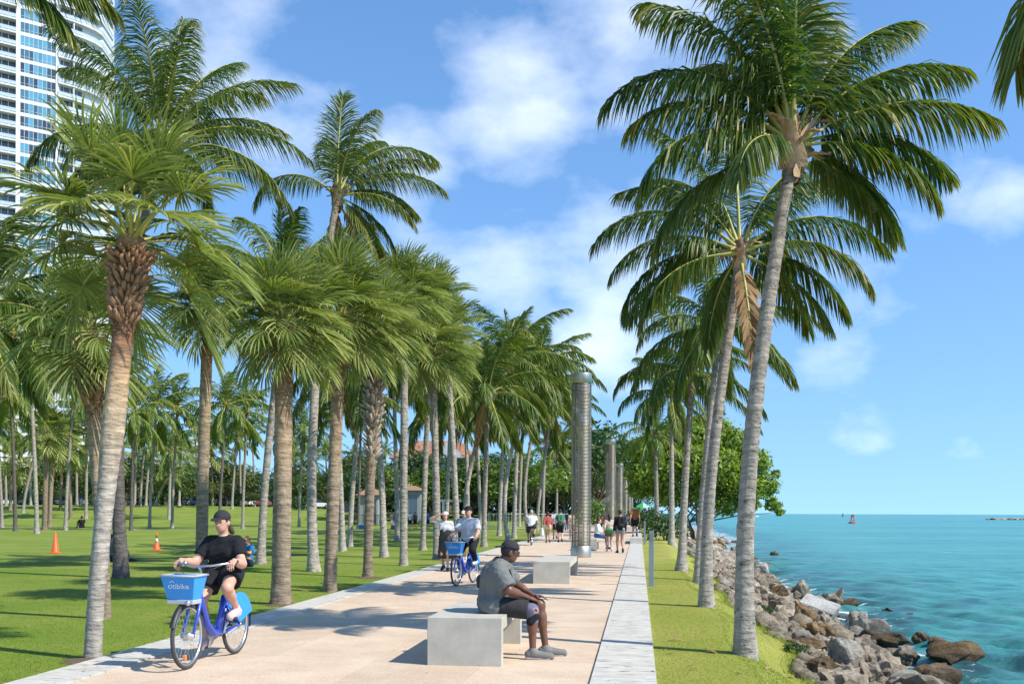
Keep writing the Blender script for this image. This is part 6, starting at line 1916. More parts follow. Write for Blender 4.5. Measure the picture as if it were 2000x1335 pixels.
def person(name_loc, rz, J, s=1.0, b=1.0, h=.02, skin=None, label='', face=None, look=None, up=(0, 0, 1), top=None, bottom=None, shoe=None, hair=None, hat=None, hands=True, curl=.45, hnd=None, female=False, scale=1.0, group=None, extra_clothes=None, arm=1.0):
    """J: joints in metres in the figure's own frame (x to its right, y forward, z up)"""
    J = {k: np.asarray(v, float) for k, v in J.items()}
    T = torso_prims(J, b)
    if female:
        Xs_ = unit(J['sr'] - J['sl']); Fw = unit(np.cross(v3(0, 0, 1), Xs_)); Fw = Fw if Fw[1] > 0 else -Fw
        T[6:6] = [('e', J['ch'] + Xs_ * q_ * .075 + Fw * .075 - v3(0, 0, .03), (.07, .065, .07)) for q_ in (-1, 1)]
    legs, arms = [], []
    for q in 'lr':
        H_, K, A, Tt = J['h' + q], J['k' + q], J['a' + q], J['t' + q]
        legs += [('c', H_, K, .088 * b, .058 * (b ** .5)), ('c', K, A, .053 * (b ** .5), .035), ('c', K * .72 + A * .28, K * .55 + A * .45, .056 * (b ** .5), .05)]
        f = unit(Tt - A)
        legs += [('c', A + v3(0, 0, -.03), Tt - f * .02, .034, .022), ('c', A + v3(0, 0, -.04) - f * v3(1, 1, 0) * .02, Tt - f * .02, .028, .022)]
        S_, E, W = J['s' + q], J['e' + q], J['w' + q]
        arms += [('c', S_, E, .053 * arm, .042 * arm), ('c', E, W, .042 * arm, .027), ('c', E * .75 + W * .25, E * .6 + W * .4, .043 * arm, .038 * arm)]
    hc = J['hd']; fd = unit(look if look is not None else (0, 1, 0)); ud = unit(np.asarray(up, float) - fd * (np.asarray(up, float) @ fd)); xd = np.cross(fd, ud)
    RM = np.stack([xd, fd, ud], 1)
    head = [('e', hc + ud * .015, (.074, .092, .108), RM), ('e', hc + fd * .022 - ud * .055, (.055, .062, .062), RM), ('c', hc + fd * .086 - ud * .0, hc + fd * .104 - ud * .026, .010, .014),
            ('e', hc + xd * .076 - ud * .01 - fd * .005, (.012, .02, .032), RM), ('e', hc - xd * .076 - ud * .01 - fd * .005, (.012, .02, .032), RM),
            ('c', J['nk'], hc - ud * .06 - fd * .015, .054 * b ** .4, .05)]
    parts = [surf(T + legs + arms, h, .035)]
    parts.append(surf(head, min(h, .009) if h < .015 else h * .8, .018))
    for q, sg in (('l', -1), ('r', 1)):
        W = J['w' + q]; f = unit(W - J['e' + q])
        spec = (hnd or {}).get(q)
        if spec: fw, pl, sd, cu = spec
        else: fw, pl, sd, cu = f, unit(v3(-sg, .1, 0)), v3(0, 1, 0), curl
        if hands:
            parts.append(surf(hand_prims(W, fw, pl, sd, .97, cu), .0045 if h < .015 else (.007 if h < .022 else .011), .006))
    body = link('person', smooth_mesh('person', merge(parts), skin), None, name_loc)
    body.rotation_euler = (0, 0, rz); body.scale = (scale,) * 3
    tag(body, label, 'person', group)
    def child(nm, prims, mat, infl, k=.03, clips=(), wr=0.0, hh=None, seed=1):
        return link(nm, smooth_mesh(nm, surf(prims, hh or h, k, infl, clips, wr, seed), mat), body)
    Z = v3(0, 0, 1)
    pe = (J['hr'] + J['hl']) / 2
    if top:
        mat, sleeve, hem, infl = top['mat'], top.get('sleeve', .6), top.get('hem', -.06), top.get('infl', .016)
        pr = list(T[:9 if female else 7])
        for q in 'lr':
            S_, E, W = J['s' + q], J['e' + q], J['w' + q]
            sw = top.get('sw', .012)
            if sleeve <= 1: pr.append(('f', S_, S_ + (E - S_) * sleeve, .056 * arm, .050 * arm + sw))
            else: pr += [('c', S_, E, .055 * arm, .045 * arm), ('f', E, E + (W - E) * (sleeve - 1), .045 * arm, .033 + sw * .4)]
        ax_ = unit(J['ch'] - pe)
        cl = [(pe + ax_ * hem, -ax_), (J['nk'] + v3(0, 0, .012), unit(J['nk'] - J['ch'] + v3(0, .02, 0)))]
        if top.get('skirted'):
            pr.append(('c', pe, pe + ax_ * -.1, .125 * b, .13 * b))
        child(top.get('name', 'shirt'), pr, mat, infl, .03, cl, top.get('wr', .006), seed=3)
    if bottom:
        mat, ln, infl = bottom['mat'], bottom.get('len', .7), bottom.get('infl', .014)
        pr = [T[0], ('c', pe, pe * .7 + J['ch'] * .3, .108 * b, .10 * b)]
        for q in 'lr':
            H_, K, A = J['h' + q], J['k' + q], J['a' + q]
            fl = bottom.get('flare', .012)
            if ln <= 1: pr.append(('f', H_, H_ + (K - H_) * ln, .09 * b, .09 * b + (.058 - .09 * b) * ln + fl))
            else: pr += [('c', H_, K, .09 * b, .062), ('f', K, K + (A - K) * (ln - 1), .062, .045 + fl)]
        child(bottom.get('name', 'shorts'), pr, mat, infl, .03, [(pe * .66 + J['ch'] * .34, unit(J['ch'] - pe))], .004, seed=5)
    if shoe:
        for q in 'lr':
            A, Tt = J['a' + q], J['t' + q]
            f = unit((Tt - A) * v3(1, 1, .0001)) if abs((Tt - A)[2]) < .12 else unit(Tt - A)
            fl_dir = unit(Tt - A + v3(0, 0, .055))
            hl = A + v3(0, 0, -.045) - fl_dir * .045; sd_ = np.cross(fl_dir, Z)
            pr = [('c', hl, Tt + fl_dir * .012, .036, .033), ('c', A + v3(0, 0, -.005), A + v3(0, 0, -.045) + fl_dir * .02, .040, .040), ('c', A + v3(0, 0, -.03), Tt - fl_dir * .05, .036, .03), ('c', hl + v3(0, 0, -.014), Tt + fl_dir * .014 + v3(0, 0, -.010), .034, .031)]
            o = child('shoe', pr, shoe, .006, .02, (), 0, min(h, .014))
            if h < .015:
                lc = MB()
                for t_ in (.30, .42, .54, .66):
                    c_ = (A + v3(0, 0, -.03)) * (1 - t_) + (Tt - fl_dir * .05) * t_ + v3(0, 0, 1) * (.041 - .004 * t_)
                    lc.tube([c_ - sd_ * .024 - v3(0, 0, .008), c_ + fl_dir * .006, c_ + sd_ * .024 - v3(0, 0, .008)], .0045, 5)
                tag(lc.build('laces', M['shoe_white'] if shoe != M['shoe_grey'] else M['cl_dkgrey'], o), kind='stuff')
                sl_ = [('c', hl + v3(0, 0, -.024), Tt + v3(0, 0, -.016), .034, .032)]
                x = link('sole', smooth_mesh('sole', surf(sl_, .01, .01, .008, [((hl + Tt) / 2 + v3(0, 0, -.022), unit(np.cross(np.cross(fl_dir, v3(0, 0, 1)), fl_dir)))]), M['sole']), o)
    if hair:
        mat, kind = hair
        pr = [('e', hc + ud * .024 - fd * .014, (.081, .094, .110), RM)]
        cl = [(hc + fd * .045 - ud * .0, unit(fd * 1 - ud * .45))]
        if kind == 'long': pr += [('c', hc - fd * .05, hc - fd * .075 - ud * .2, .07, .05)]
        if kind == 'bun': pr += [('e', hc - fd * .10 + ud * .05, (.045, .045, .045), RM)]
        if kind == 'tail': pr += [('c', hc - fd * .085, hc - fd * .13 - ud * .12 + xd * -.05, .036, .026)]
        if kind == 'bob': pr += [('c', hc - fd * .03 - xd * .05, hc - fd * .03 - ud * .1 - xd * .06, .05, .04), ('c', hc - fd * .03 + xd * .05, hc - fd * .03 - ud * .1 + xd * .06, .05, .04)]
        if kind == 'short': cl.append((hc - ud * .055, -ud))
        child('hair', pr, mat, .004, .03, cl, .004, min(h, .014) if h < .03 else h)
    if hat:
        mat, kind = hat[0], hat[1]
        cr = [('e', hc + ud * .045 - fd * .006, (.086, .102, .088), RM)]
        o = child('cap', cr, mat, .004, .02, [(hc + ud * .038, -ud)], 0, min(h, .012) if h < .03 else h * .8)
        bd = fd if kind != 'back' else -fd
        br = [('e', hc + ud * .043 + bd * .115, (.068, .075, .010), np.stack([xd, unit(bd - ud * .22), np.cross(xd, unit(bd - ud * .22))], 1))]
        link('brim', smooth_mesh('brim', surf(br, .008 if h < .03 else .012, .01), hat[2] if len(hat) > 2 else mat), o)
    if face:                                     # eyes, brows and mouth for the figures near enough to show them
        for sg in (-1, 1):
            e = hc + fd * .0845 + xd * sg * .031 + ud * .008
            link('eye', smooth_mesh('eye', surf([('e', e, (.011, .008, .0065), RM)], .0035, .004), M['eye']), body)
        link('mouth', smooth_mesh('mouth', surf([('e', hc + fd * .084 - ud * .058, (.024, .008, .006), RM)], .0035, .004), M['lips'] if face == 1 else M['lips_dark']), body)
    return body, J, RM
def fabric(name, c, rough=.85): return simple(name, c, rough, spec=.25, var=.10, nscale=14, bump=.25, bscale=90)
M['skin_light'] = simple('skin_light', (.58, .33, .235), .5, var=.06, nscale=20); M['skin_tan'] = simple('skin_tan', (.44, .235, .145), .5, var=.06, nscale=20); M['skin_dark'] = simple('skin_dark', (.16, .072, .043), .45, var=.1, nscale=20)
for q, c in {'cl_black': (.014, .014, .017), 'cl_charcoal': (.035, .033, .036), 'cl_grey': (.16, .165, .155), 'cl_dkgrey': (.05, .052, .05), 'cl_white': (.62, .62, .63), 'cl_lavender': (.60, .60, .64), 'cl_red': (.42, .10, .09), 'cl_cream': (.55, .46, .36), 'cl_teal': (.03, .20, .27), 'cl_blue': (.04, .20, .40),
            'cl_navy': (.02, .035, .08), 'cl_brown': (.30, .12, .035), 'cl_pink': (.62, .30, .28), 'cl_olive': (.13, .11, .05), 'cl_jeans': (.05, .12, .27), 'cl_denim': (.22, .24, .24), 'cl_green': (.06, .20, .08), 'cl_purple': (.10, .05, .09), 'cl_tan': (.5, .36, .22), 'cl_brace': (.15, .15, .20)}.items():
    M[q] = fabric(q[3:] + '_cloth', c)
M['hair_brown'] = simple('brown_hair', (.06, .028, .014), .5, var=.3, nscale=30, bump=.5, bscale=120); M['hair_black'] = simple('black_hair', (.012, .010, .009), .45, bump=.5, bscale=120); M['hair_blond'] = simple('fair_hair', (.35, .22, .10), .5, bump=.5, bscale=120); M['hair_grey'] = simple('grey_hair', (.4, .38, .36), .6)
M['eye'] = simple('eye_dark', (.03, .02, .018), .2); M['lips'] = simple('lips', (.42, .12, .10), .5); M['lips_dark'] = simple('lips_dark', (.12, .035, .03), .5)
M['shoe_pink'] = simple('pink_shoe', (.68, .46, .45), .6, var=.05); M['shoe_grey'] = simple('grey_shoe', (.17, .165, .155), .75, var=.12, nscale=25); M['shoe_white'] = simple('white_shoe', (.6, .58, .57), .6); M['shoe_black'] = simple('black_shoe', (.03, .03, .03), .6); M['sole'] = simple('shoe_sole', (.6, .59, .56), .7)
M['lens'] = simple('dark_lens', (.01, .01, .012), .1)

# ================================================================== hire bicycle (own frame: y forward, x right)
M['bike_blue'] = simple('bike_blue', (.028, .075, .46), .32, coat=.4); M['bike_sky'] = simple('bike_sky_blue', (.03, .30, .72), .4); M['tyre'] = simple('tyre', (.055, .055, .058), .8); M['alu'] = simple('aluminium', (.62, .62, .62), .3, metal=.9)
M['bike_grey'] = simple('bike_grey_plastic', (.42, .44, .45), .5); M['bike_black'] = simple('bike_black_plastic', (.025, .025, .028), .5); M['reflector'] = simple('orange_reflector', (.85, .22, .03), .3); M['letter_white'] = simple('letter_white', (.85, .88, .9), .6)
WR, WB = .335, 1.13
BB = v3(0, -.12, .29)
def bike(loc, rz, label, crank=0.0, hero=True, blue=True, basket=True, mats=None, steer=0.0):
    fm = M['bike_blue'] if blue else M['bike_black']
    root = empty('bicycle', loc, rz, label, 'bicycle')
    seg = 40 if hero else 20
    for yy in (-WB / 2, WB / 2):
        w = MB().lathe([(WR - .045 + .022 * (1 - math.cos(a)), .021 * math.sin(a)) for a in np.linspace(0, 2 * PI, 11)], seg, (0, 0, 0), 0, 'X').build('wheel', M['tyre'], root, (0, yy, WR))
        MB().lathe([(WR - .046, -.013), (WR - .04, -.015), (WR - .036, 0), (WR - .04, .015), (WR - .046, .013), (WR - .056, .008), (WR - .056, -.008), (WR - .046, -.013)], seg, (0, 0, 0), 0, 'X').build('rim', M['alu'], w)
        mb = MB(); ns = 28 if hero else 16
        for k in range(ns):
            a = k * 2 * PI / ns; a2 = a + (.5 if k % 2 else -.5); sx = .03 if k % 4 < 2 else -.03
            mb.tube([(sx, math.cos(a2) * .04, math.sin(a2) * .04), (0, math.cos(a) * (WR - .05), math.sin(a) * (WR - .05))], .0016, 4, cap=False)
        tag(mb.build('spokes', M['alu'], w), kind='stuff')
        hr = .045 if yy > 0 else .05
        MB().lathe([(.008, -.075), (.02, -.07), (.03, -.045), (hr, -.04), (hr, .04), (.03, .045), (.02, .07), (.008, .075)], 16, (0, 0, 0), 0, 'X').build('hub', M['alu'], w)
        if yy > 0:
            MB().box((.0, .06, -WR * .62), (.03, .035, .05)).build('reflector', M['reflector'], w, bevel=.004)
    f = MB()
    head_t, head_b = v3(0, .30, .86), v3(0, .36, .66)
    # thick swooping step-through tube
    f.tube([head_t * .6 + head_b * .4, v3(0, .27, .62), v3(0, .15, .42), v3(0, .02, .31), BB + v3(0, -.02, 0)], [.036, .042, .045, .052, .06], 10, flat=.8)
    f.tube([head_t, head_b], .028, 10)
    f.tube([BB, v3(0, -.22, .55), v3(0, -.265, .68)], [.045, .034, .03], 10)
    for sx in (-.055, .055):
        f.tube([BB + v3(sx * .6, -.04, 0), v3(sx, -.30, .30), v3(sx, -WB / 2, WR)], [.024, .018, .016], 7)
        f.tube([v3(sx * .5, -.24, .60), v3(sx, -.42, .46), v3(sx, -WB / 2, WR)], [.016, .014, .014], 7)
    f.build('frame', fm, root)
    fk = MB()
    fk.tube([head_b + v3(0, .0, .02), v3(0, .40, .70)], .03, 8)
    for sx in (-.058, .058):
        fk.tube([v3(0, .385, .715), v3(sx, .40, .69), v3(sx, .47, .52), v3(sx, WB / 2, WR)], [.026, .024, .018, .014], 8)
    fk.build('fork', fm, root)
    for nm, y0, a0, a1 in (('mudguard', WB / 2, R(20), R(150)), ('mudguard', -WB / 2, R(10), R(190))):
        mb = MB(); na = 18; vs = []
        for a in np.linspace(a0, a1, na):
            for sx, rr_ in ((-.032, -.016), (-.02, .008), (.02, .008), (.032, -.016)):
                r_ = WR + .018 + rr_; vs.append((sx, y0 + math.cos(a) * r_, WR + math.sin(a) * r_))
        mb.add(vs, [(4 * i + j, 4 * i + j + 1, 4 * i + j + 5, 4 * i + j + 4) for i in range(na - 1) for j in range(3)], 0, True)
        mb.build(nm, fm if y0 < 0 else M['bike_black'], root)
    if blue:                                      # sky blue skirt panels over the rear wheel
        for sx in (-.052, .052):
            mb = MB(); vs = [(sx, -WB / 2, WR + .02)]
            for a in np.linspace(R(35), R(160), 12): vs.append((sx * .9, -WB / 2 + math.cos(a) * (WR + .03), WR + math.sin(a) * (WR + .03)))
            vs2 = [(x_ * .9, y_, z_) for x_, y_, z_ in vs]
            n = len(vs)
            mb.add(vs + vs2, [(0, i, i + 1) for i in range(1, n - 1)] + [(n, n + i + 1, n + i) for i in range(1, n - 1)] + [(i, i + 1, n + i + 1, n + i) for i in range(1, n - 1)] + [(0, n, n + 1, 1), (0, n - 1, 2 * n - 1, n)])
            mb.build('skirt_guard', M['bike_sky'], root)
    MB().tube([v3(0, -.255, .66), v3(0, -.31, .86)], .0155, 10).build('seat_post', M['alu'], root)
    st = surf([('c', v3(0, -.40, .895), v3(0, -.16, .895), .07, .03), ('c', v3(-.05, -.42, .9), v3(.05, -.42, .9), .055, .055)], .012, .04, 0, [((0, 0, .915), (0, -.12, .99))])
    link('saddle', smooth_mesh('saddle', st, M['bike_black']), root)
    hb = MB()
    hb.tube([head_t, v3(0, .285, .98), v3(0, .32, 1.03)], [.018, .016, .016], 8)
    hb.tube([v3(-.31, .14, 1.05), v3(-.27, .22, 1.06), v3(-.14, .31, 1.04), v3(0, .325, 1.03), v3(.14, .31, 1.04), v3(.27, .22, 1.06), v3(.31, .14, 1.05)], .012, 8)
    hb.build('handlebar', M['alu'], root)
    for sx in (-1, 1):
        MB().tube([v3(sx * .315, .125, 1.05), v3(sx * .275, .21, 1.06)], .0175, 10).build('grip', M['bike_black'], root)
        MB().tube([v3(sx * .255, .24, 1.055), v3(sx * .27, .26, 1.03), v3(sx * .31, .19, 1.015)], .006, 6).build('brake_lever', M['bike_black'], root)
    for sx in (-1, 1):
        MB().tube([v3(sx * .25, .25, 1.05), v3(sx * .16, .40, 1.0), v3(sx * .05, .40, .88), v3(0, .33, .72), v3(.02, .2, .5)], .0045, 5).build('cable', M['bike_black'], root)
    MB().lathe([(.001, .03), (.018, .024), (.026, .008), (.027, 0), (.001, 0)], 14, (.16, .31, 1.06)).build('bell', M['alu'], root)
    ca = crank
    cr = MB()
    pd = []
    for sx, aa in ((.085, ca), (-.085, ca + PI)):
        e = BB + v3(sx, math.cos(aa) * .165, math.sin(aa) * .165)
        cr.tube([BB + v3(sx * .8, 0, 0), e], [.014, .011], 7)
        pd.append(e + v3(.055 if sx > 0 else -.055, 0, 0))
    cr.build('crank', M['alu'], root)
    for e in pd: MB().box(tuple(e), (.09, .085, .025)).build('pedal', M['bike_black'], root, bevel=.004)
    cg = MB(); cg.lathe([(.02, .06), (.085, .062), (.09, .07), (.085, .076), (.02, .078)], 20, (0, BB[1], BB[2]), 0, 'X'); cg.tube([BB + v3(.068, 0, .085), v3(.068, -WB / 2, WR + .04)], .012, 6); cg.tube([BB + v3(.068, 0, -.085), v3(.068, -WB / 2, WR - .04)], .012, 6)
    cg.build('chain_guard', M['bike_grey'], root)
    if basket:
        y0, zb, zt = .60, .715, .955
        def rect(w, d0, d1, z): return [(-w / 2, y0 + d0, z), (w / 2, y0 + d0, z), (w / 2, y0 + d1, z), (-w / 2, y0 + d1, z)]
        ob = rect(.27, -.06, .12, zb); ot = rect(.365, -.10, .18, zt); it = rect(.345, -.085, .165, zt); ib = rect(.25, -.045, .105, zb + .02)
        mb = MB(); mb.add(ob + ot + it + ib, [(3, 2, 1, 0)] + [(i, (i + 1) % 4, 4 + (i + 1) % 4, 4 + i) for i in range(4)] + [(4 + i, 4 + (i + 1) % 4, 8 + (i + 1) % 4, 8 + i) for i in range(4)] + [(8 + i, 8 + (i + 1) % 4, 12 + (i + 1) % 4, 12 + i) for i in range(4)] + [(12, 13, 14, 15)])
        bk = mb.build('basket', M['bike_sky'], root, bevel=.006)
        rm = MB(); q = [Vector(p_) for p_ in rect(.375, -.105, .185, zt + .004)]
        for i in range(4): rm.tube([q[i], q[(i + 1) % 4]], .011, 6)
        rm.build('rim_trim', M['bike_grey'], bk)
        MB().box((0, y0 + .035, zb - .02), (.28, .19, .045)).build('rack', M['bike_grey'], root, bevel=.008)
        MB().tube([(0, .40, .70), (0, .55, .675)], .02, 6).build('rack_stay', fm, root)
        hl = MB().lathe([(.001, .16), (.024, .158), (.026, .14), (.022, .1)], 14, (-.09, y0 + .0, zb - .028), 0, 'Y').build('headlight', M['alu'], root)
        if hero:
            cu = bpy.data.curves.new('lettering', 'FONT'); cu.body = 'citibike'; cu.size = .078; cu.align_x = 'CENTER'; cu.align_y = 'CENTER'; cu.extrude = .0006
            tmp = bpy.data.objects.new('lettering', cu); COL.objects.link(tmp)
            dg = bpy.context.evaluated_depsgraph_get(); me = bpy.data.meshes.new_from_object(tmp.evaluated_get(dg)); bpy.data.objects.remove(tmp)
            me.materials.clear(); me.materials.append(M['letter_white'])
            lt = link('lettering', me, bk)
            # front face of the basket leans out towards its rim
            tilt = math.atan2(.06, zt - zb)
            lt.rotation_euler = (R(90) + tilt, 0, PI); lt.location = (0, y0 + .15 + .012, (zt + zb) / 2 + .02)
            # small arc over the letters
            ar = MB(); ar.tube([(-.085 + .05 * t, .038 + .018 * math.sin(PI * t), .001) for t in np.linspace(0, 1, 8)], .004, 5)
            ar.build('emblem', M['letter_white'], lt)
    kb = MB(); kb.tube([BB + v3(-.06, -.1, -.02), BB + v3(-.08, -.30, .03)], .009, 6); kb.build('kickstand', M['bike_grey'], root)
    return root, pd
def rider_joints(pd, lean=.10, sh=1.40, hx=.10, shw=.19, up=.47, fore=.44, hdz=.145, toe=.13):
    J = {}
    pe = v3(0, -.31, .975)
    J['hl'], J['hr'] = pe + v3(-hx, 0, 0), pe + v3(hx, 0, 0)
    J['ch'] = v3(0, -.31 + lean * .65, .975 + (sh - .975) * .68)
    J['sl'], J['sr'] = v3(-shw, -.31 + lean, sh), v3(shw, -.31 + lean, sh)
    J['nk'] = v3(0, -.31 + lean + .01, sh + .075); J['hd'] = v3(0, -.31 + lean + .045, sh + .075 + hdz)
    for q, sx, p_ in (('r', 1, pd[0]), ('l', -1, pd[1])):
        A = p_ + v3(0, -.10, .105); J['a' + q] = A; J['t' + q] = A + v3(0, toe, -.075)
        J['k' + q] = ik(J['h' + q], A, .43, .42, v3(sx * .18, 1, .35))
        W = v3(sx * .30, .135, 1.085); J['w' + q] = W
        J['e' + q] = ik(J['s' + q], W, .29, .26, v3(sx * .25, -.4, -.8))
    return J
def heading(hx_, hy_):                            # camera right / away components -> rotation about z for a figure facing +y
    d = Vector((math.cos(YAW), math.sin(YAW), 0)) * hx_ + FWD * hy_
    return math.atan2(-d.x, d.y)
CAMDIR = lambda p, rz: (Matrix.Rotation(-rz, 3, 'Z') @ (Vector((0, 0, EYE)) - Vector(p)).normalized())
# ---- woman riding towards the camera
fc, rc = ground(366, 1306), ground(456, 1277)
hd_ = (fc - rc).normalized(); rzb = math.atan2(-hd_.x, hd_.y)
pos = fc - hd_ * WB / 2
_, pd = bike(pos, rzb, 'blue hire bicycle with a sky blue basket, ridden by the woman in black', crank=R(-72))
J = rider_joints(pd, lean=.05, sh=1.265, hx=.10, shw=.158)
hn = {'l': (v3(.0, .75, -.35), v3(.1, -.2, -1), v3(1, .3, 0), 1.0), 'r': (v3(-.0, .75, -.35), v3(-.1, -.2, -1), v3(-1, .3, 0), 1.0)}
body, J, RM = person(pos, rzb, J, b=1.04, h=.0115, skin=M['skin_light'], label='woman in a black shirt, black shorts and dark cap riding a blue hire bicycle', face=1, female=True, look=(.05, 1, -.08), top=dict(mat=M['cl_black'], sleeve=.62, hem=-.14, infl=.018, sw=.006, wr=.007), bottom=dict(mat=M['cl_black'], len=.60, infl=.022, flare=.035), shoe=M['shoe_pink'], hair=(M['hair_brown'], 'tail'), hat=(M['cl_charcoal'], 'front'), hnd=hn, arm=1.12)
# loose black skirt blown back behind the saddle
link('skirt', smooth_mesh('skirt', surf([('c', v3(-.10, -.36, .93), v3(-.05, -.55, .84), .10, .045), ('c', v3(.10, -.36, .93), v3(.05, -.55, .84), .10, .045), ('c', v3(0, -.35, .99), v3(0, -.5, .88), .12, .06)], .014, .06, 0, (), .008), M['cl_black']), body)
w_ = J['wl']; MB().lathe([(.031, -.012), (.036, -.012), (.036, .012), (.031, .012), (.031, -.012)], 14).build('wristband', M['bike_black'], body, tuple(w_ + unit(J['el'] - w_) * .04))
# ---- man in white riding behind
p = ground(891, 1144); rzb = heading(-.29, -.957); hd_ = Vector((-math.sin(rzb), math.cos(rzb), 0)); pos = p - hd_ * WB / 2
_, pd = bike(pos, rzb, 'blue hire bicycle farther back, ridden by the man in white', crank=R(-60))
J = rider_joints(pd, lean=.06, sh=1.40, hx=.10, shw=.185)
person(pos, rzb, J, b=1.15, h=.017, skin=M['skin_light'], label='man in a white v-neck shirt and black cap riding the second blue bicycle', look=(-.1, 1, 0), top=dict(mat=M['cl_lavender'], sleeve=.72, hem=-.12, infl=.02), bottom=dict(mat=M['cl_black'], len=1.9, infl=.014, name='trousers'), shoe=M['shoe_white'], hat=(M['cl_black'], 'front'), hair=(M['hair_brown'], 'short'), hnd=hn)
# ---- cyclist seen from behind
p = ground(1038, 1064); rzb = heading(.06, 1)
_, pd = bike(p, rzb, 'dark bicycle ridden away from the camera', crank=R(60), hero=False, blue=False, basket=False)
J = rider_joints(pd, lean=.14, sh=1.40, shw=.2)
person(p, rzb, J, b=1.22, h=.022, skin=M['skin_tan'], label='cyclist in a white shirt seen from behind riding away', top=dict(mat=M['cl_white'], sleeve=.6, hem=-.08, infl=.02), bottom=dict(mat=M['cl_charcoal'], len=.9, infl=.018), shoe=M['shoe_black'], hair=(M['hair_grey'], 'short'))

# ---- man sitting on the near bench
hipw = Vector((0, 0, 0)) + at(962, HY, 11.0); hipw.z = 0
rzs = heading(1, .05)
J = dict(hl=(-.10, 0, .60), hr=(.10, 0, .60), ch=(0, .045, .90), sl=(-.18, .10, 1.00), sr=(.18, .055, .985), nk=(0, .125, 1.075), hd=(0, .195, 1.165),
         kr=(.15, .43, .535), ar=(.15, .44, .105), tr=(.17, .62, .04), kl=(-.09, .53, .575), al=(-.10, .60, .105), tl=(-.10, .79, .04),
         er=(.27, .17, .765), wr=(.06, .405, .665), el=(-.24, .26, .80), wl=(-.10, .47, .675))
hs = {'r': (v3(-.5, .8, -.25), v3(-.3, -.2, -.9), v3(-.6, .6, .4), .55), 'l': (v3(.25, .95, -.05), v3(.2, .1, -1), v3(.9, -.2, .2), .35)}
body, J, RM = person(hipw, rzs, J, b=1.22, h=.0115, skin=M['skin_dark'], label='man in a grey shirt, black cap and knee brace sitting on the near bench', face=2, look=(-.12, 1, -.18), top=dict(mat=M['cl_grey'], sleeve=.78, hem=-.10, infl=.036, wr=.008, sw=.022), bottom=dict(mat=M['cl_charcoal'], len=.86, infl=.018, flare=.026), shoe=M['shoe_grey'], hat=(M['cl_charcoal'], 'back'), hair=(M['hair_black'], 'short'), hnd=hs, arm=1.08)
K_, A_, H_ = J['kr'], J['ar'], J['hr']
br = link('knee_brace', smooth_mesh('knee_brace', surf([('c', K_ + (H_ - K_) * .30, K_, .076, .07), ('c', K_, K_ + (A_ - K_) * .30, .07, .062)], .011, .03, .006, [(K_ + (H_ - K_) * .34, unit(H_ - K_)), (K_ + (A_ - K_) * .33, unit(A_ - K_))], .003), M['cl_brace']), body)
MB().lathe([(.018, 0), (.032, 0), (.034, .006), (.03, .01), (.018, .008), (.018, 0)], 16, (0, 0, 0), 0, 'X').build('brace_ring', M['cl_pink'], br, tuple(K_ + v3(.068, .03, .005)))
link('brace_strap', smooth_mesh('brace_strap', surf([('c', K_ + v3(.03, .03, -.06), K_ + v3(.05, -.02, -.12), .045, .04)], .011, .02, .004), M['cl_black']), br)
# dark hood hanging down the back, strap across the chest, glasses
link('hood', smooth_mesh('hood', surf([('c', J['nk'] + v3(-.10, -.06, -.02), J['nk'] + v3(-.16, -.24, -.22), .07, .05), ('c', J['nk'] + v3(.06, -.08, -.02), J['nk'] + v3(-.10, -.22, -.20), .055, .05), ('c', J['nk'] + v3(-.16, -.24, -.22), J['nk'] + v3(-.14, -.27, -.30), .05, .03)], .012, .06, 0, (), .008), M['cl_dkgrey']), body)
mb = MB(); mb.tube([J['sr'] + v3(-.07, -.06, .085), J['sr'] + v3(-.05, .03, .095), J['sr'] + v3(-.05, .14, -.02), J['sr'] + v3(-.06, .17, -.16), v3(.0, .22, .78), v3(-.05, .2, .68)], .016, 6, flat=.35); mb.build('strap', M['cl_black'], body)
hc = J['hd']; fdv, udv, xdv = RM[:, 1], RM[:, 2], RM[:, 0]
gl = MB()
for sg in (-1, 1):
    c = hc + fdv * .098 + xdv * sg * .034 + udv * .006
    gl.tube([c + xdv * .026 * math.cos(a) + udv * .019 * math.sin(a) for a in np.linspace(0, 2 * PI, 13)], .003, 5, cap=False)
    gl.tube([hc + fdv * .095 + xdv * sg * .06 + udv * .008, hc - fdv * .0 + xdv * sg * .083 + udv * .008], .003, 5)
gl.build('glasses', M['bike_black'], body)

# ---- sitting on the lawn
def sitter(u, v, rz, label, shirt, short, skin, hair, shoe, sun_=False, d=None, scale=1.0, hat=None):
    p = ground(u, v); p.z = float(hgt(p.x, p.y))
    J = dict(hl=(-.10, 0, .10), hr=(.10, 0, .10), ch=(0, -.04, .44), sl=(-.17, -.01, .565), sr=(.17, -.01, .565), nk=(0, .0, .635), hd=(0, .04, .755), kl=(-.16, .36, .46), kr=(.18, .38, .44), al=(-.14, .56, .09), ar=(.20, .60, .09), tl=(-.14, .70, .03), tr=(.22, .74, .03), el=(-.26, .18, .40), er=(.27, .2, .40), wl=(-.05, .38, .48), wr=(.07, .40, .47))
    body, J, RM = person(p, rz, J, b=1.0, h=.017, skin=skin, label=label, look=(0, 1, -.05), top=dict(mat=shirt, sleeve=.65, hem=-.04), bottom=dict(mat=short, len=.7, flare=.02), shoe=shoe, hair=hair, hat=hat, scale=scale)
    if sun_:
        hc = J['hd']; g = MB()
        for sg in (-1, 1): g.box(tuple(hc + v3(sg * .034, .096, .008)), (.052, .012, .034))
        g.build('sunglasses', M['lens'], body)
sitter(484, 1107, heading(-.5, -.85), 'man in a blue shirt and sunglasses sitting on the grass against a palm', M['cl_blue'], M['cl_navy'], M['skin_tan'], (M['hair_brown'], 'short'), M['shoe_white'], True)
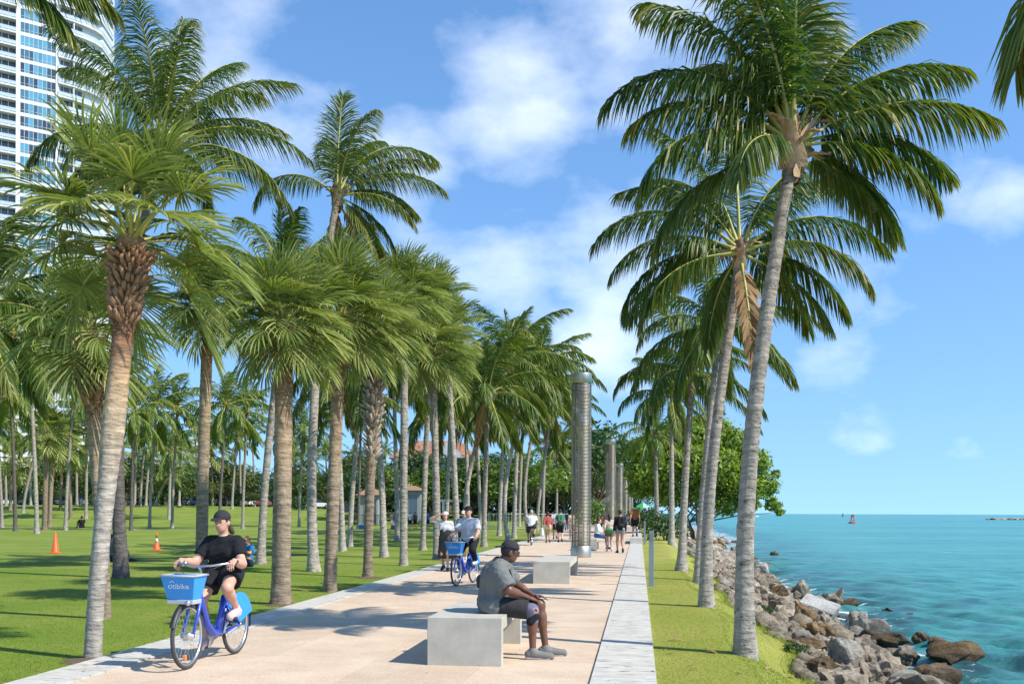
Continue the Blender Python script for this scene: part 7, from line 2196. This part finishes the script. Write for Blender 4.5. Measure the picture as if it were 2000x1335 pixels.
sitter(215, 1096, heading(.7, .7), 'person in grey sitting on the grass half hidden behind the pale palm trunk', M['cl_grey'], M['cl_navy'], M['skin_light'], (M['hair_brown'], 'short'), M['shoe_black'])
sitter(160, 1030, heading(-.6, .6), 'person in dark clothes sitting far across the lawn left of the leaning palm', M['cl_black'], M['cl_black'], M['skin_tan'], (M['hair_black'], 'short'), M['shoe_black'], scale=1.3)

# ---- walkers
def walker(p, rz, H, label, phase=.3, shirt=None, sleeve=.6, bottom=None, blen=.7, shoe=None, skin=None, hair=None, hat=None, b=1.0, h=.024, raise_r=False, hold=None, group=None, flare=.015, look=None, bname='shorts', hem=-.06, stand=False):
    s = H / 1.72
    st = .30 * phase
    J = {}
    pz = .92
    J['hl'], J['hr'] = v3(-.09, 0, pz), v3(.09, 0, pz)
    J['ch'] = v3(0, .02, 1.24); J['sl'], J['sr'] = v3(-.165, .015, 1.38), v3(.165, .015, 1.38); J['nk'] = v3(0, .02, 1.455); J['hd'] = v3(0, .045, 1.60)
    for q, sx, yy in (('l', -1, st), ('r', 1, -st)):
        lift = .07 if yy < 0 and not stand else 0.0
        A = v3(sx * .09, yy - .03, .085 + lift); J['a' + q] = A; J['t' + q] = A + v3(sx * .02, .15, -.06 - (lift * .6))
        J['k' + q] = ik(J['h' + q], A, .44, .42, v3(0, 1, .05))
        W = v3(sx * .25, .06 - yy * .8, .86); J['w' + q] = W
        J['e' + q] = ik(J['s' + q], W, .29, .26, v3(sx * .3, -1, 0))
    if raise_r:
        J['wr'] = v3(.19, .10, 1.62); J['er'] = ik(J['sr'], J['wr'], .29, .26, v3(1, -.1, -.3))
    if hold:
        for q, w in hold.items():
            J['w' + q] = v3(*w); J['e' + q] = ik(J['s' + q], J['w' + q], .29, .26, v3(-.4 if q == 'l' else .4, -1, -.2))
    return person(p, rz, J, b=b, h=h, skin=skin or M['skin_tan'], label=label, top=dict(mat=shirt, sleeve=sleeve, hem=hem) if shirt else None, bottom=dict(mat=bottom, len=blen, flare=flare, name=bname) if bottom else None, shoe=shoe, hair=hair, hat=hat, scale=s, group=group, look=look, hands=h < .03 or True)
p = ground(870, 1114)
body, J, RM = walker(p, heading(-.12, -1), 1.62, 'woman in a long grey dress and white cap walking with her hand to the brim', .45, M['cl_white'], 1.8, None, shoe=M['shoe_black'], skin=M['skin_light'], hair=(M['hair_brown'], 'bob'), hat=(M['cl_white'], 'front', M['cl_tan']), h=.017, raise_r=True)
link('dress', smooth_mesh('dress', surf([('c', v3(0, .02, 1.24), v3(0, 0, .9), .13, .155), ('c', v3(-.07, .02, 1.25), v3(-.07, 0, .9), .10, .12), ('c', v3(.07, .02, 1.25), v3(.07, 0, .9), .10, .12), ('f', v3(-.05, 0, .92), v3(-.08, .03, .33), .15, .17), ('f', v3(.05, 0, .92), v3(.08, -.03, .33), .15, .17), ('c', v3(-.11, .02, 1.40), v3(-.08, .02, 1.2), .055, .09), ('c', v3(.11, .02, 1.40), v3(.08, .02, 1.2), .055, .09)], .016, .05, .006, [(v3(0, 0, .36), v3(0, 0, -1))], .014, 8), M['cl_dkgrey']), body)
p = ground(905, 1092)
walker(p, heading(0, -1), 1.66, 'person in a white cap mostly hidden behind the man on the bicycle', .2, M['cl_dkgrey'], .6, M['cl_navy'], shoe=M['shoe_white'], hat=(M['cl_white'], 'front'), hair=(M['hair_brown'], 'short'), h=.022)
def far_walker(u, v, H, hx_, hy_, label, z=0.0, **kw):
    p = ground(u, v, z)
    return walker(p, heading(hx_, hy_), H, label, **kw)
far_walker(1070, 1059, 1.66, .05, 1, 'woman in a red shirt and white shorts walking away with a carrier bag', phase=.5, shirt=M['cl_red'], sleeve=1.3, bottom=M['cl_cream'], blen=.35, shoe=M['shoe_black'], skin=M['skin_tan'], hair=(M['hair_brown'], 'bob'))
bp_, J, RM = far_walker(1094, 1058, 1.80, .05, 1, 'man in a teal shirt and black shorts with a backpack walking away', phase=.3, shirt=M['cl_teal'], bottom=M['cl_black'], blen=.95, shoe=M['shoe_black'], skin=M['skin_light'], hair=(M['hair_brown'], 'short'), hat=(M['cl_navy'], 'front'), b=1.08)
def backpack(body, mat, mat2):
    o = link('backpack', smooth_mesh('backpack', surf([('c', v3(-.08, -.16, 1.10), v3(-.07, -.15, 1.36), .09, .08), ('c', v3(.08, -.16, 1.10), v3(.07, -.15, 1.36), .09, .08)], .02, .05), mat), body)
    link('pocket', smooth_mesh('pocket', surf([('c', v3(-.04, -.25, 1.10), v3(.04, -.25, 1.10), .07, .07)], .02, .03), mat2), o)
backpack(bp_, M['cl_green'], M['cl_olive'])
far_walker(1084, 1052, 1.78, .1, 1, 'man in a white shirt half hidden behind the walker with the backpack', phase=.4, shirt=M['cl_white'], bottom=M['cl_black'], blen=.8, shoe=M['shoe_black'], hair=(M['hair_brown'], 'short'))
far_walker(1107, 1036, 1.75, 0, 1, 'person in black walking away left of the steel column', phase=.3, shirt=M['cl_black'], bottom=M['cl_jeans'], blen=1.9, shoe=M['shoe_black'], hair=(M['hair_black'], 'short'), h=.03)
far_walker(1117, 1052, 1.74, -.1, 1, 'bare armed person half hidden by the left side of the steel column', phase=.5, shirt=M['cl_cream'], sleeve=.3, bottom=M['cl_cream'], blen=.7, shoe=M['shoe_white'], hair=(M['hair_brown'], 'short'), h=.03)
jb, J, RM = far_walker(1211, 1079, 1.74, -.05, 1, 'person in a black jacket and short grey shorts walking away right of the column', phase=.45, shirt=M['cl_black'], sleeve=1.9, bottom=M['cl_denim'], blen=.32, shoe=M['shoe_black'], skin=M['skin_tan'], hair=(M['hair_brown'], 'bun'), hem=-.14)
backpack(jb, M['cl_black'], M['cl_charcoal'])
gb, J, RM = far_walker(1190, 1076, 1.56, 0, 1, 'dark haired woman in a cream top with a green shoulder bag walking away', phase=.4, shirt=M['cl_cream'], sleeve=1.5, bottom=M['cl_olive'], blen=.45, shoe=M['shoe_white'], skin=M['skin_tan'], hair=(M['hair_black'], 'long'), flare=.03, bname='skirt')
link('shoulder_bag', smooth_mesh('shoulder_bag', surf([('c', v3(-.12, -.17, .98), v3(.10, -.18, .96), .085, .09), ('c', v3(-.1, -.16, .9), v3(.09, -.17, .9), .08, .08)], .018, .03, 0, (), .006), M['cl_green']), gb)
far_walker(1240, 1047, 1.78, .1, 1, 'man in a brown shirt and black shorts walking on the raised stone block', z=.32, phase=.6, shirt=M['cl_brown'], sleeve=.8, bottom=M['cl_black'], blen=.85, shoe=M['shoe_black'], skin=M['skin_light'], hair=(M['hair_black'], 'short'), b=1.1)
far_walker(1252, 1031, 1.68, 0, 1, 'person in a pink and white top far along the kerb', phase=.3, shirt=M['cl_pink'], bottom=M['cl_red'], blen=.7, shoe=M['shoe_black'], hair=(M['hair_brown'], 'short'), h=.032)
for i, (u, v, sh, bt, hr, lab) in enumerate([(1223, 1026, 'cl_grey', 'cl_jeans', 'hair_grey', 'grey haired person in grey far behind the black jacket'), (1181, 1030, 'cl_purple', 'cl_red', 'hair_black', 'person in dark purple far right of the column'), (1158, 1024, 'cl_navy', 'cl_navy', 'hair_black', 'person in navy far right of the column edge'), (1192, 1025, 'cl_white', 'cl_tan', 'hair_blond', 'fair haired person in white between the second column and the walkers'),
                                            (1232, 1022, 'cl_tan', 'cl_navy', 'hair_brown', 'person in tan far beyond the brown shirted man'), (1168, 1021, 'cl_green', 'cl_tan', 'hair_brown', 'person in green far beyond the sitting figure')]):
    far_walker(u, v, 1.7, 0, 1 if i % 2 else -1, lab, phase=.35, shirt=M[sh], bottom=M[bt], blen=1.0 if i % 2 else 1.8, shoe=M['shoe_black'], hair=(M[hr], 'short'), h=.036)
# on the far bench, in jeans
p = at(1166, HY, 44.5); p.z = 0
J = dict(hl=(-.10, 0, .60), hr=(.10, 0, .60), ch=(0, .03, .92), sl=(-.16, .06, 1.04), sr=(.16, .06, 1.04), nk=(0, .07, 1.115), hd=(0, .10, 1.24), kr=(.12, .44, .53), ar=(.12, .5, .105), tr=(.13, .66, .04), kl=(-.12, .44, .53), al=(-.12, .46, .105), tl=(-.12, .62, .04), er=(.25, .12, .82), wr=(.1, .36, .66), el=(-.25, .12, .82), wl=(-.1, .36, .66))
person(p, heading(1, -.3), J, b=1.0, h=.022, skin=M['skin_light'], label='person in a white top and blue jeans sitting on the far bench by the column', top=dict(mat=M['cl_white'], sleeve=1.4, hem=-.05), bottom=dict(mat=M['cl_jeans'], len=1.9, name='jeans'), shoe=M['shoe_black'], hair=(M['hair_brown'], 'long'))
# picnic party beyond the lawn
for i, (u, sh, bt, lab) in enumerate([(766, 'cl_pink', 'cl_white', 'standing person in pink at the far picnic'), (775, 'cl_navy', 'cl_navy', 'standing person in navy at the far picnic'), (801, 'cl_white', 'cl_black', 'standing person in white at the far picnic right of the spotted trunk'), (811, 'cl_dkgrey', 'cl_black', 'standing person in grey at the far picnic'), (836, 'cl_blue', 'cl_navy', 'standing person in blue at the far picnic near the brown palm')]):
    p = at(u, HY, 100); p.z = float(hgt(p.x, p.y))
    walker(p, heading(.5 - .3 * i, -.6 + .4 * i), 1.72, lab, .15, M[sh], .7, M[bt], .9, M['shoe_black'], M['skin_tan'], (M['hair_brown'], 'short'), h=.036, stand=True)
M['cooler'] = simple('cooler_white', (.7, .7, .7), .4); M['bag_white'] = simple('bag_white', (.7, .72, .75), .5)
for u, d, c, lab in [(708, 98, 'cooler', 'white and blue cool box on the far lawn'), (772, 97, 'cl_red', 'red cool box at the far picnic')]:
    p = at(u, HY, d); p.z = float(hgt(p.x, p.y))
    root = empty('cool_box', p, .4, lab, 'cool box')
    MB().box((0, 0, .19), (.7, .42, .38)).build('tub', M['cl_blue'] if c == 'cooler' else M[c], root, bevel=.03)
    MB().box((0, 0, .44), (.74, .46, .12)).build('lid', M['cooler'], root, bevel=.03)
    MB().tube([(-.36, 0, .35), (-.4, 0, .55), (.4, 0, .55), (.36, 0, .35)], .015, 6).build('handle', M['cooler'], root)
# carrier bag of the woman in red
p = ground(1059, 1058); p = p + Vector((0, 0, .42))
o = link('carrier_bag', smooth_mesh('carrier_bag', surf([('c', v3(0, 0, 0), v3(0, 0, .28), .13, .07), ('c', v3(0, 0, .3), v3(.06, 0, .42), .025, .015)], .02, .04, 0, (), .01), M['bag_white']), None, p)
tag(o, 'white carrier bag hanging from the hand of the woman in red', 'bag')
